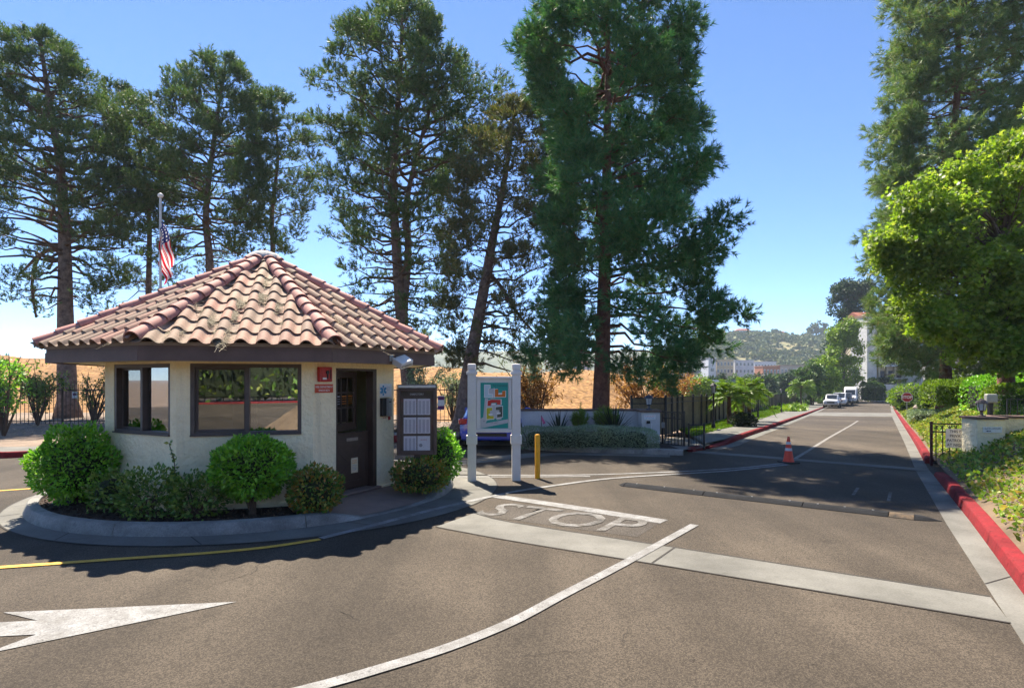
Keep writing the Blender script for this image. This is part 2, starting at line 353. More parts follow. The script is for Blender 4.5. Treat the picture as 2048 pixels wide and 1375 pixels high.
# ================================================================== THE SETTING
def sheet(name, polyA, polyB, dz, m, parent=None, n=1, kind='structure', across=1, side=0.0):
    """strip of ground between two polylines (same number of points), lying dz above the terrain"""
    PA, PB = [], []
    for i in range(len(polyA) - 1):
        a0, a1, b0, b1 = (Vector(q[:2]) for q in (polyA[i], polyA[i + 1], polyB[i], polyB[i + 1]))
        for k in range(n):
            PA.append(a0.lerp(a1, k / n)); PB.append(b0.lerp(b1, k / n))
    PA.append(Vector(polyA[-1][:2])); PB.append(Vector(polyB[-1][:2]))
    mb = MB(); w = across + 1
    vs = []
    for a, b in zip(PA, PB):
        for k in range(w):
            q = a.lerp(b, k / across); vs.append((q.x, q.y, GZ(q.x, q.y) + dz))
    fs = [(i * w + k, i * w + k + 1, (i + 1) * w + k + 1, (i + 1) * w + k) for i in range(len(PA) - 1) for k in range(across)]
    mb.add(vs, fs)
    o = mb.build(name, m, parent)
    if kind: o['kind'] = kind
    # sheets face up
    me = o.data
    if len(me.polygons) and me.polygons[0].normal.z < 0: me.flip_normals()
    return o
def ribbon(name, pts, w, dz, m, parent=None, sub=4, taper=False, seed=None):
    """painted line of width w along ground points (Catmull-Rom through them)"""
    Q = [Vector(p[:2]) for p in pts]; S = []
    if len(Q) > 2 and sub > 1:
        E_ = [Q[0] * 2 - Q[1]] + Q + [Q[-1] * 2 - Q[-2]]
        for i in range(1, len(E_) - 2):
            for k in range(sub):
                t = k / sub; a, b, c, d = E_[i - 1:i + 3]
                S.append(0.5 * ((2 * b) + (c - a) * t + (2 * a - 5 * b + 4 * c - d) * t * t + (3 * b - a - 3 * c + d) * t ** 3))
        S.append(Q[-1])
    else:
        for i in range(len(Q) - 1):
            for k in range(sub): S.append(Q[i].lerp(Q[i + 1], k / sub))
        S.append(Q[-1])
    L, R = [], []
    for i, p in enumerate(S):
        d = (S[min(i + 1, len(S) - 1)] - S[max(i - 1, 0)]).normalized(); nrm = Vector((-d.y, d.x))
        ww = w * (1 - 0.7 * i / len(S)) if taper else w
        L.append(p + nrm * ww / 2); R.append(p - nrm * ww / 2)
    return sheet(name, L, R, dz, m, parent, 1, kind=None)
def resample(pts, step):
    Q = [Vector(p[:2]) for p in pts]; out = []
    for a, b in zip(Q[:-1], Q[1:]):
        n = max(1, int((b - a).length / step))
        out += [a.lerp(b, k / n) for k in range(n)]
    return out + [Q[-1]]
def offset(pts, d):
    Q = [Vector(p[:2]) for p in pts]; out = []
    for i, p in enumerate(Q):
        t = (Q[min(i + 1, len(Q) - 1)] - Q[max(i - 1, 0)]).normalized(); out.append(p + Vector((-t.y, t.x)) * d)
    return out
def kerb(name, pts, width, h, m, parent=None, hfun=None, batter=0.03):
    """kerb with sloped face and rounded nose; pts run along the road face, body to the LEFT of travel when width>0"""
    Q = [Vector(p[:2]) for p in pts]; s = 1 if width > 0 else -1; w = abs(width)
    prof = [(0, -0.06), (0.0, 0.0), (batter * 0.85, 0.82), (batter + 0.010, 0.955), (batter + 0.035, 1.0), (w, 1.0), (w, -0.06)]
    mb = MB(); vs = []
    for i, p in enumerate(Q):
        t = (Q[min(i + 1, len(Q) - 1)] - Q[max(i - 1, 0)]).normalized(); nn = Vector((-t.y, t.x)) * s
        hh = h * (hfun(i / (len(Q) - 1)) if hfun else 1.0)
        for a, b in prof:
            q = p + nn * a; vs.append((q.x, q.y, GZ(q.x, q.y) + (b * hh if b > 0 else b)))
    k = len(prof)
    fs = [(i * k + j, i * k + j + 1, (i + 1) * k + j + 1, (i + 1) * k + j) for i in range(len(Q) - 1) for j in range(k - 1)]
    fs += [tuple(range(k)), tuple((len(Q) - 1) * k + j for j in range(k - 1, -1, -1))]
    mb.add(vs, fs)
    o = mb.build(name, m, parent, smooth=True, auto=22)
    return o

# base ground: one sheet to the horizon, finer near by
def ground_sheet():
    xs = sorted(set([-6000, -2500, -1000, -500, -250, -140] + list(range(-90, 131, 5)) + [150, 200, 300, 500, 1000, 2500, 6000]))
    ys = sorted(set([-800, -200, -60] + list(range(-30, 161, 5)) + [180, 220, 300, 450, 700, 1100, 2000, 4000, 7000]))
    V = [(x, y, GZ(x, y) - 0.10) for y in ys for x in xs]; n = len(xs)
    F = [(j * n + i, j * n + i + 1, (j + 1) * n + i + 1, (j + 1) * n + i) for j in range(len(ys) - 1) for i in range(n - 1)]
    o = fast_mesh('ground', V, F, M['dirt']); o['kind'] = 'structure'
    return o
ground_sheet()

# traced street edges (asphalt edge, kerb feet)
R1 = [P(*q) for q in [(2018, 1243), (1988, 1196), (1893, 1048), (1831, 940), (1815, 900), (1785, 835), (1781, 811)]]
R1 = [R1[0] + (R1[0] - R1[2]) * 3.2] + R1
R2 = [P(*q) for q in [(2047, 1189), (1946, 1050), (1867, 950)]]
R2 = [R2[0] + (R2[0] - R2[1]) * 4.0] + R2
R2b = [P(*q) for q in [(1849, 926), (1836, 900), (1797, 835), (1785.5, 811)]]
L1 = [P(*q) for q in [(1420, 897), (1455, 889), (1532, 860), (1599, 835), (1644, 817)]]
far_end = Vector((64.5, 109.0))
L1 = L1 + [Vector((51.0, 97.0, 0)), Vector((59.5, 109.0, 0))]
Lsw = [P(*q) for q in [(1386, 881), (1491, 853), (1572, 824)]] + [Vector((47.5, 97.0, 0)), Vector((56.5, 109.5, 0))]
Lf = [P(*q) for q in [(1359, 868), (1415, 857), (1453, 844), (1521, 826)]] + [Vector((41.0, 88.0, 0)), Vector((54.0, 110.0, 0))]

# asphalt: forecourt and street in one sheet each
road = sheet('road', [(-46, -62), (-46, 18)], [(30, -62), (30, 18)], 0.0, M['asphalt'], n=40, across=38)
st = [Vector((5.2, 17.6)), Vector((9, 24)), Vector((19, 42.0)), Vector((39.5, 78)), Vector((52, 99)), Vector((62, 118))]
sr = [Vector((13.5, 17.6)), Vector((17, 24)), Vector((28.5, 42.0)), Vector((51, 78)), Vector((64, 99)), Vector((80, 118))]
street = sheet('street', st, sr, -0.004, M['asphalt'], n=8, across=6)

# concrete gutter along the right kerb
def as_n(a, n):
    Q = [Vector(p[:2]) for p in a]; L = [0]
    for i in range(len(Q) - 1): L.append(L[-1] + (Q[i + 1] - Q[i]).length)
    out = []
    for k in range(n):
        s = L[-1] * k / (n - 1); i = 0
        while i < len(Q) - 2 and L[i + 1] < s: i += 1
        out.append(Q[i].lerp(Q[i + 1], min(1, (s - L[i]) / max(1e-9, L[i + 1] - L[i]))))
    return out
gi = as_n(R1[:5], 24); go = as_n(R2 + [P(1858, 940)], 24)
gutter = sheet('gutter', gi, go, 0.006, M['concrete'], across=2)
gi2 = as_n(R1[4:], 30); go2 = as_n([P(1858, 940)] + [v for v in R2b], 30)
sheet('gutter', gi2, go2, 0.006, M['concrete'], across=2)
for k in (5, 10, 14, 18, 21):
    ribbon('joint', [gi[k], go[k]], 0.014, 0.010, M['joint'], gutter, sub=1)

# red kerbs, right side: near length, then beyond the gate
rk = resample(R2, 0.5)
near_kerb = kerb('red_kerb', rk, -0.17, 0.155, M['redkerb'], hfun=lambda s: 1.0 if s < 0.93 else max(0.5, 1 - (s - 0.93) / 0.07 * 0.5))
near_kerb['kind'] = 'structure'
kerb('red_kerb', resample(R2b, 2.0), -0.17, 0.14, M['redkerb'])['kind'] = 'structure'
# left street kerb: red, with a lowered crossing at its near end
lk = resample(L1, 1.0)
kerb('red_kerb', lk, 0.17, 0.14, M['redkerb'], hfun=lambda s: min(1.0, 0.35 + s * 30))['kind'] = 'structure'
sheet('gutter', offset(lk, -0.34), lk, 0.005, M['concrete'])
# pavement and lawn strip on the left of the street
Lk_in = offset(as_n(L1, 60), 0.17); Lsw60 = as_n(Lsw, 60); Lf60 = as_n(Lf, 60)
pave = sheet('pavement', Lk_in, Lsw60, 0.138, M['concrete'], across=2)
for k in range(2, 40, 2): ribbon('joint', [Lk_in[k], Lsw60[k]], 0.02, 0.143, M['joint'], pave, sub=2)
lawn_base = sheet('lawn', Lsw60, Lf60, 0.13, M['lawnbase'], across=3)
sheet('fence_border', Lf60, offset(Lf60, 0.9), 0.15, M['dirt'], across=2)

# concrete cross-gutter, crosswalk band, gate track
st_t = [P(*q) for q in [(947, 1026), (1024, 1045), (1349, 1095), (1981, 1194)]]
st_b = [P(*q) for q in [(872, 1053), (1024, 1081), (1304, 1126.5), (2021, 1245)]]
cross = sheet('cross_gutter', st_t, st_b, 0.004, M['concrete'], n=4)
for a, b in (((1349, 1095), (1304, 1126)),): ribbon('joint', [P(*a), P(*b)], 0.022, 0.008, M['joint'], cross, sub=1)
ribbon('joint', [p + Vector((0.006, 0.012, 0)) for p in st_t], 0.026, 0.0085, M['joint'], cross, sub=3)
ribbon('joint', [p - Vector((0.006, 0.012, 0)) for p in st_b], 0.024, 0.0085, M['joint'], cross, sub=3)
sheet('crossing_band', [P(1629, 824), P(1784, 825.5)], [P(1617, 831), P(1786, 833)], 0.008, M['concrete'], n=6, across=2)
gt = sheet('gate_track', [P(1383, 900), P(1700, 925), P(1856, 937)], [P(1385, 904.5), P(1700, 929.5), P(1856, 943)], 0.005, M['concrete'], n=3)
ribbon('joint', [P(1383, 905), P(1700, 930), P(1856, 943.5)], 0.05, 0.010, M['joint'], gt, sub=3)

# painted marks (parts of the road)
WP, YP = M['white_paint'], M['yellow_paint']
ribbon('painted_line', [P(1389, 1049.5), P(1250, 1126), P(1130, 1188), P(1024, 1244), P(900, 1294), P(760, 1338), P(640, 1372), P(480, 1412)], 0.115, 0.0095, WP, road, sub=6)
ribbon('painted_line', [P(991, 991.5), P(1160, 1016.5), P(1328, 1043)], 0.26, 0.006, WP, road, sub=2)
ribbon('painted_line', [P(642, 1077), P(750, 1050), P(860, 1021), P(975, 994.5), P(1040, 981.5), P(1113, 970.5), P(1200, 959), P(1282, 952.5), P(1398, 945.5), P(1470, 940.5), P(1577, 929)], 0.115, 0.0105, WP, road, sub=5)
ribbon('painted_line', [P(880, 949.5), P(1024, 950), P(1180, 949), P(1330, 944), P(1420, 939.5), P(1490, 934.5), P(1568, 926)], 0.10, 0.0065, WP, road, sub=5)
ribbon('painted_line', [P(880, 953), P(1024, 953.5), P(1180, 952.5)], 0.10, 0.0075, WP, road, sub=4)
ribbon('painted_line', [P(-60, 1139), P(0, 1135), P(280, 1115.5), P(420, 1106), P(540, 1094), P(640, 1079)], 0.10, 0.0098, YP, road, sub=5)
ribbon('painted_line', [P(-80, 987), P(0, 981), P(72, 976), P(120, 971)], 0.10, 0.006, YP, road, sub=3)
ribbon('painted_line', [P(1590, 917), P(1640, 886), P(1700, 851), P(1716, 841)], 0.10, 0.004, mat('faint_centre_line', (0.26, 0.25, 0.235), 0.85, scale=6.0, col2=(0.14, 0.125, 0.11), speck=0.3, sscale=50, world=True), street, sub=6)
tip, b1, n1, s1, s2, n2, b2 = [P(*q) for q in [(474, 1203.5), (7, 1225), (75, 1241), (-60, 1246), (-60, 1278), (72, 1269), (-34, 1309)]]
arrow = MB(); zz = 0.006
arrow.add([(q.x, q.y, zz) for q in (tip, b1, n1, n2, b2)], [(0, 1, 2), (0, 2, 3), (0, 3, 4)])
d_ = (n1 - tip).normalized()
e1 = n1 + Vector((-1.9, -0.25, 0)); e2 = n2 + Vector((-1.9, -0.25, 0))
arrow.add([(q.x, q.y, zz) for q in (n1, e1, e2, n2)], [(0, 1, 2, 3)])
ao = arrow.build('painted_arrow', WP, road)
for p_ in ao.data.polygons:
    if p_.normal.z < 0: ao.data.flip_normals(); break
# STOP on the asphalt, on a blacked-out patch
c0 = P(944, 1027.5); c1 = P(1258, 1070)
ux = (c1 - c0); tw = ux.length; ux.normalize(); uy = Vector((RD.x, RD.y, 0))
patch = [c0 + ux * 0.1 - uy * 0.03, c1 + ux * 0.12 - uy * 0.03, c1 + ux * 0.12 + uy * 1.0, c0 + ux * 0.1 + uy * 1.0]
sheet('blacked_out_patch', [patch[0], patch[1]], [patch[3], patch[2]], 0.0022, M['black_paint'], road, n=4, kind=None)
worn = mat('worn_road_paint', (0.20, 0.195, 0.185), 0.85, scale=4.5, col2=(0.072, 0.062, 0.050), speck=0.4, sscale=60, world=True)
weather(worn, [((1, 1, 1), 3.0, 0.48, 0.62, 1.0, 0.55, 6)])
tm = text_mesh('STOP', 1.0, 'LEFT', 0.0, 0.008)
xs = [v.co.x for v in tm.vertices]; ys = [v.co.y for v in tm.vertices]
for v in tm.vertices:
    a = (v.co.x - min(xs)) / (max(xs) - min(xs)) * tw; b = (v.co.y - min(ys)) / (max(ys) - min(ys)) * 0.92
    q = c0 + ux * a + uy * b; v.co = (q.x, q.y, 0.009)
tm.materials.clear(); tm.materials.append(worn)
inst('stop_lettering', tm, road)
# faint old paint marks and cracks
for a, b in (((1706, 990), (1716, 975)), ((1777, 1002), (1781, 984))):
    ribbon('worn_mark', [P(*a), P(*b)], 0.05, 0.005, worn, road, sub=2)
M['crack'] = mat('crack', (0.040, 0.033, 0.027), 0.95)
crng = random.Random(4)
def crack(a, b, n, jit, w=0.012):
    w *= 0.7; n *= 2; jit *= 0.8
    A0 = P(*a); B0 = P(*b); pts = []
    for i in range(n + 1):
        q = A0.lerp(B0, i / n); e = 0 if i in (0, n) else jit
        pts.append(q + Vector((crng.uniform(-e, e), crng.uniform(-e, e), 0)))
    ribbon('crack', pts, w, 0.0045, M['crack'], road, sub=1, taper=True)
crack((530, 1112), (505, 1145), 5, 0.03); crack((505, 1145), (395, 1178), 8, 0.04); crack((1040, 1312), (1245, 1292), 16, 0.025, 0.006)
crack((1245, 1290), (1258, 1230), 9, 0.02, 0.005); crack((1230, 1358), (1300, 1356), 8, 0.02, 0.005); crack((1600, 1325), (1650, 1332), 4, 0.03, 0.008)
crack((680, 1222), (720, 1240), 4, 0.03, 0.01); crack((300, 1235), (120, 1275), 9, 0.02, 0.006)

# ---------------------------------------------------------------- island round the gatehouse
KC = Vector((-4.4705, 10.85)); KTH = 0.27984      # gatehouse centre and turn
AC = Vector((-4.22, 10.98)); AR = 3.95
def ang(a, r, c=KC): return Vector((c.x + r * math.sin(a), c.y - r * math.cos(a)))
N = 96
apron = sheet('island_apron', [ang(2 * math.pi * i / N, AR, AC) for i in range(N + 1)], [ang(2 * math.pi * i / N, 3.2) for i in range(N + 1)], 0.0065, M['concrete'])
for deg in (-52, -20, 8, 40, 62, 86, 120):
    a = math.radians(deg); ribbon('joint', [ang(a, 3.42), ang(a, AR - 0.03, AC)], 0.016, 0.0098, M['joint'], apron, sub=1)
ribbon('joint', [ang(2 * math.pi * i / N, AR, AC) for i in range(N + 1)], 0.022, 0.0092, M['joint'], apron, sub=1)
def kh(deg):
    if deg < 36 or deg > 78: return 1.0
    if deg < 46: return max(0.06, 1 - (deg - 36) / 10)
    if deg > 70: return max(0.06, (deg - 70) / 8)
    return 0.06
edges = [-74, -41, -9, 31, 50, 64, 84, 130, 180, 232, 286]
for i in range(len(edges) - 1):
    a0, a1 = edges[i], edges[i + 1]; nn = max(6, int((a1 - a0) / 3)); g = 0.10
    degs = [a0 + g + (a1 - a0 - 2 * g) * k / nn for k in range(nn + 1)]
    o = kerb('kerb_stone', [ang(math.radians(q), 3.40) for q in degs], 0.19, 0.15, M['kerb'], apron, hfun=lambda s, D=degs: kh(D[int(round(s * (len(D) - 1)))]), batter=0.05)
mb = sheet('planting_bed', [ang(math.radians(q), 3.23) for q in range(80, 391, 5)], [ang(math.radians(q), 2.2) for q in range(80, 391, 5)], 0.10, M['mulch'], across=5)
# doorstep slab falling to the lowered kerb
mbs = MB(); vs = []; qs = list(range(30, 83, 4)); rr = [2.1, 2.5, 2.9, 3.24]
for q in qs:
    for r in rr:
        p = ang(math.radians(q), r); edge = min(1.0, max(0.0, min((q - 30) / 14, (82 - q) / 10)))
        lo = 0.125 * (1 - edge) + 0.018 * edge
        z = 0.13 + (lo - 0.13) * max(0, (r - 2.35) / 0.89)
        vs.append((p.x, p.y, z))
k = len(rr)
mbs.add(vs, [(i * k + j, i * k + j + 1, (i + 1) * k + j + 1, (i + 1) * k + j) for i in range(len(qs) - 1) for j in range(k - 1)])
o = mbs.build('doorstep_slab', M['slab']); o['kind'] = 'structure'

# planter kerb and bed on the far side of the forecourt, street-corner pavement
pk = [P(*q) for q in [(1030, 893), (1060, 899.5), (1120, 902.5), (1200, 905.5), (1290, 907.5), (1366, 910.5)]]
pkk = kerb('planter_kerb', resample(pk, 0.4), 0.18, 0.15, M['kerb']); pkk['kind'] = 'structure'
pin = offset(as_n(pk, 16), 0.17)
sheet('planter_bed', pin, [Vector((q.x - 0.1, 18.6)) for q in pin], 0.12, M['mulch'], across=3)
sheet('gutter', [P(880, 934), P(990, 922), P(1113, 909), P(1240, 911), P(1340, 914)], [P(880, 927), P(990, 912), P(1090, 902.5), P(1240, 907), P(1340, 910)], 0.004, M['concrete'], n=3)
sheet('corner_pavement', [Vector((4.35, 15.9)), Vector((5.3, 16.7)), Vector((6.1, 18.1))], [Vector((4.0, 18.6)), Vector((4.7, 19.6)), Vector((5.7, 20.0))], 0.09, M['concrete'], n=2)
MBk = kerb('red_kerb', [P(1376, 903), P(1388, 903.5), P(1402, 900.5), P(1412, 898.5)], 0.25, 0.10, M['redkerb']); MBk['kind'] = 'structure'

# far-left kerb and verge
lv = [Vector((-46, 12.5)), Vector((-24, 14.2)), Vector((-12.7, 15.0)), Vector((-9.5, 16.6)), Vector((-6.5, 18.6)), Vector((-2.6, 19.9))]
lvs = resample(lv, 1.2)
kerb('red_kerb', lvs, 0.17, 0.15, M['redkerb'])['kind'] = 'structure'
sheet('pavement', offset(lvs, 0.17), offset(lvs, 1.35), 0.148, M['concrete'])
lv2 = [q for q in offset(lvs, 1.35) if q.x < -3.2]
sheet('dirt_verge', lv2, [Vector((p.x - 0.4, 42)) for p in lv2], 0.14, M['dirt'], across=8)
sheet('dirt_verge', [Vector((-2.6, 20.2)), Vector((5.4, 20.4))], [Vector((-2.6, 42)), Vector((6, 42))], 0.06, M['dirt'], n=6, across=10)
# ================================================================== GATEHOUSE
gh = empty('gatehouse', (KC.x, KC.y, 0), KTH, 'octagonal cream stucco gatehouse with pinkish clay tile roof on round island', 'gatehouse')
RW, RF, RE = 2.40, 3.138, 3.195                  # circumradius of wall, fascia, eave tiles
c8 = math.cos(math.pi / 8)
def fl(j, u, n, z):
    """facet coordinates: u along the facet, n outwards from the centre, z up"""
    a = j * math.pi / 4
    return Vector((math.cos(a) * u + math.sin(a) * n, math.sin(a) * u - math.cos(a) * n, z))
def frot(j): return j * math.pi / 4
apw = RW * c8; sw = RW * math.sin(math.pi / 8)    # apothem, half side
TOPZ = 2.23
openings = {0: (-0.74, 0.755, 1.15, 2.19), -1: (-0.66, 0.777, 1.15, 2.19), 1: (-0.455, 0.475, 0.13, 2.14), -2: (-0.66, 0.7, 1.15, 2.19)}
wall = MB(); wall_in = MB(); TH = 0.14
for j in range(-3, 5):
    op = openings.get(j)
    si = sw - TH * math.tan(math.pi / 8)
    def q4(mb, a, n):
        mb.add([fl(j, *x) for x in a], [(0, 1, 2, 3)])
    if not op:
        q4(wall, [(-sw, apw, 0), (sw, apw, 0), (sw, apw, TOPZ), (-sw, apw, TOPZ)], 0)
        q4(wall_in, [(si, apw - TH, 0.1), (-si, apw - TH, 0.1), (-si, apw - TH, TOPZ), (si, apw - TH, TOPZ)], 0)
    else:
        u0, u1, z0, z1 = op
        for mb, s_, n_, w0 in ((wall, sw, apw, 0.0), (wall_in, si, apw - TH, 0.1)):
            for a, b, c, d in ((-s_, u0, w0, TOPZ), (u1, s_, w0, TOPZ), (u0, u1, z1, TOPZ), (u0, u1, w0, z0)):
                if d - c > 0.001: q4(mb, [(a, n_, c), (b, n_, c), (b, n_, d), (a, n_, d)], 0)
        i_, o_ = apw - TH, apw
        for (ua, za), (ub, zb) in (((u0, z0), (u0, z1)), ((u0, z1), (u1, z1)), ((u1, z1), (u1, z0)), ((u1, z0), (u0, z0))):
            q4(wall, [(ua, o_, za), (ua, i_, za), (ub, i_, zb), (ub, o_, zb)], 0)
wo = wall.build('wall', M['stucco'], gh)
wall_in.build('inner_wall', M['room'], gh)
fo = MB(); fo.prism([fl(0, 0, 0, 0).xy + Vector((2.45 * math.sin(math.radians(22.5 + 45 * k)), -2.45 * math.cos(math.radians(22.5 + 45 * k)))) for k in range(8)], 0.0, 0.155)
fo.build('footing', M['stucco'], gh, bevel=0.012)
fl_ = MB(); fl_.prism([Vector((2.2 * math.sin(math.radians(22.5 + 45 * k)), -2.2 * math.cos(math.radians(22.5 + 45 * k)))) for k in range(8)], 0.156, 0.166)
fl_.build('floor', M['room_dark'], gh)
ce = MB(); ce.prism([Vector((2.25 * math.sin(math.radians(22.5 + 45 * k)), -2.25 * math.cos(math.radians(22.5 + 45 * k)))) for k in range(8)], 2.235, 2.26)
ce.build('ceiling', M['room'], gh)
# soffit and fascia
so_ = MB()
for j in range(8):
    a0, a1 = (math.radians(22.5 + 45 * k) for k in (j - 1, j))
    q = [Vector((r * math.sin(a), -r * math.cos(a), 2.222)) for r, a in ((2.30, a0), (RF - 0.04, a0), (RF - 0.04, a1), (2.30, a1))]
    so_.add(q + [v + Vector((0, 0, 0.03)) for v in q], [(0, 1, 2, 3), (7, 6, 5, 4), (1, 5, 6, 2), (0, 3, 7, 4)])
so_.build('soffit', M['stucco'], gh)
for j in range(-3, 5):
    for nm, r0, r1, z0, z1, mt in (('fascia_board', RF - 0.035, RF, 2.203, 2.352, 'brown_wood'), ('fascia_trim', RF - 0.03, RF - 0.014, 2.352, 2.405, 'brown_wood'), ('tile_closure', RF - 0.02, RF + 0.01, 2.405, 2.452, 'tan')):
        mb = MB(); a0, a1 = math.radians(22.5 + 45 * (j - 1)), math.radians(22.5 + 45 * j)
        if nm == 'fascia_board': e = 0.0008
        else: e = 0
        q = [(r0, a0 + e), (r1, a0 + e), (r1, a1 - e), (r0, a1 - e)]
        mb.prism([(r * math.sin(a), -r * math.cos(a)) for r, a in q], z0, z1)
        mb.build(nm, M[mt], gh)

# ---- windows
def window(j, op, depth=0.06):
    u0, u1, z0, z1 = op; w = u1 - u0; um = (u0 + u1) / 2; n = apw - 0.015
    root = MB(); fw = 0.055
    def bx(mb, a, b, c, d, nn, t):   # box in facet coordinates
        mb.box(fl(j, (a + b) / 2, nn, (c + d) / 2), (b - a, t, d - c), frot(j))
    for a, b, c, d in ((u0, u0 + fw, z0, z1), (u1 - fw, u1, z0, z1), (u0 + fw, u1 - fw, z0, z0 + fw), (u0 + fw, u1 - fw, z1 - fw, z1), (um - 0.03, um + 0.03, z0 + fw, z1 - fw)):
        bx(root, a, b, c, d, n - 0.05, 0.12)
    wnd = root.build('window', M['frame'], gh, bevel=0.004)
    s = MB(); a0, a1 = u0 + fw, um - 0.03; sf = 0.035
    for a, b, c, d in ((a0, a0 + sf, z0 + fw, z1 - fw), (a1 - sf * 0.6, a1, z0 + fw, z1 - fw), (a0 + sf, a1 - sf * 0.6, z0 + fw, z0 + fw + sf), (a0 + sf, a1 - sf * 0.6, z1 - fw - sf, z1 - fw)):
        bx(s, a, b, c, d, n - 0.085, 0.03)
    s.build('sash', M['frame'], wnd)
    for a, b, nn, mt in ((a0 + sf, a1 - sf * 0.6, n - 0.085, 'glass_dark'), (um + 0.03, u1 - fw, n - 0.06, 'glass')):
        g = MB(); bx(g, a, b, z0 + fw + 0.001, z1 - fw - 0.001, nn, 0.006); g.build('pane', M[mt], wnd)
    sl_ = MB(); bx(sl_, u0 + 0.002, u1 - 0.002, z0 + 0.001, z0 + 0.022, n + 0.02, 0.05); sl_.build('sill', M['frame'], wnd)
for j in (0, -1, -2): window(j, openings[j])
# ---- dutch door
dn = apw - 0.13; u0, u1, z0, z1 = openings[1]
jm = MB()
for a, b, c, d in ((u0, u0 + 0.03, z0, z1), (u1 - 0.09, u1, z0, z1), (u0 + 0.03, u1 - 0.09, z1 - 0.04, z1)):
    jm.box(fl(1, (a + b) / 2, apw - 0.075, (c + d) / 2), (b - a, 0.16, d - c), frot(1))
jm.build('door_frame', M['door'], gh, bevel=0.004)
th_ = MB(); th_.box(fl(1, (u0 + u1) / 2, apw - 0.03, 0.148), (u1 - u0 + 0.06, 0.24, 0.036), frot(1)); th_.build('threshold', M['slab'], gh, bevel=0.006)
du0, du1 = u0 + 0.032, u1 - 0.094; dw = du1 - du0; dm = (du0 + du1) / 2
ld = MB(); ld.box(fl(1, dm, dn, 0.63), (dw, 0.035, 0.90), frot(1))
lower = ld.build('door', M['door'], gh, bevel=0.004)
mo = MB(); n_ = dn + 0.024
def strip(mb, ua, za, ub, zb, w, nn=n_, t=0.014): mb.bar(fl(1, ua, nn, za), fl(1, ub, nn, zb), w, t, up=fl(1, 0, 1, 0))
for a in ((du0 + 0.045, 0.19, du0 + 0.045, 1.07), (du1 - 0.045, 0.19, du1 - 0.045, 1.07), (du0 + 0.09, 0.26, du1 - 0.09, 0.26), (du0 + 0.09, 0.93, du1 - 0.09, 0.93)):
    strip(mo, *a, 0.09 if a[0] == a[2] else 0.10)
mo.build('door_rail', M['door'], lower, bevel=0.004)
for a in ((du0 + 0.09, 0.31, du1 - 0.09, 0.88), (du0 + 0.09, 0.88, du1 - 0.09, 0.31)):
    x_ = MB(); strip(x_, *a, 0.075, n_ - (0.003 if a[1] < 0.5 else 0.0), 0.012); x_.build('cross_brace', M['door'], lower, bevel=0.003)
sh = MB(); sh.box(fl(1, dm, dn + 0.01, 1.09), (dw, 0.085, 0.022), frot(1)); sh.build('door_shelf', M['door'], lower, bevel=0.004)
pl = MB(); pl.box(fl(1, dm + 0.02, n_ + 0.01, 0.985), (0.26, 0.006, 0.05), frot(1)); pl.build('name_plate', M['tan'], lower)
# upper leaf, swung a little inwards on its left hinge
ul = empty('upper_door', fl(1, du0, dn - 0.01, 0), frot(1) + math.radians(15)); ul.parent = gh
uw = dw - 0.01; uz0, uz1 = 1.12, 2.09
up = MB(); gx0, gx1, gz0, gz1 = 0.10, uw - 0.10, 1.25, 1.99
for a, b, c, d in ((0, gx0, uz0, uz1), (gx1, uw, uz0, uz1), (gx0, gx1, uz0, gz0), (gx0, gx1, gz1, uz1)):
    up.box(((a + b) / 2, 0, (c + d) / 2), (b - a, 0.035, d - c))
up.build('door_leaf', M['door'], ul, bevel=0.004)
for k in (1, 2):
    m1 = MB(); x = gx0 + (gx1 - gx0) * k / 3; m1.box((x, 0, (gz0 + gz1) / 2), (0.024, 0.024, gz1 - gz0)); m1.build('glazing_bar', M['door'], ul)
    m1 = MB(); z = gz0 + (gz1 - gz0) * k / 3; m1.box(((gx0 + gx1) / 2, 0, z), (gx1 - gx0, 0.027, 0.024)); m1.build('glazing_bar', M['door'], ul)
for i in range(3):
    for k in range(3):
        g = MB(); a = gx0 + (gx1 - gx0) * i / 3 + 0.012; b = gx0 + (gx1 - gx0) * (i + 1) / 3 - 0.012
        c = gz0 + (gz1 - gz0) * k / 3 + 0.012; d = gz0 + (gz1 - gz0) * (k + 1) / 3 - 0.012
        g.box(((a + b) / 2, 0.0, (c + d) / 2), (b - a, 0.005, d - c)); g.build('pane', M['glass'], ul)
        if k == 1:
            g = MB(); g.box(((a + b) / 2, 0.006, (c + d) / 2 - 0.004), (b - a - 0.004, 0.002, d - c - 0.012)); g.build('notice', M['paper'] if i == 0 else M['paper_y'], ul)
            for r in range(4):
                g = MB(); g.box(((a + b) / 2, -0.0045, d - 0.045 - r * 0.04), (b - a - 0.04, 0.001, 0.018 if r == 0 else 0.008)); g.build('print', M['grey_ink'] if i == 0 else M['orange_ink'], ul)
# furniture inside: counter under the windows, shelf, chair back
ct = MB()
for j in (-2, -1, 0): ct.box(fl(j, 0, apw - 0.42, 0.98), (1.45, 0.5, 0.05), frot(j))
ct.build('counter', M['room_dark'], gh)
ib = MB(); ib.box((0.3, 1.2, 0.9), (1.1, 0.4, 1.5)); ib.build('cupboard', M['room_dark'], gh)

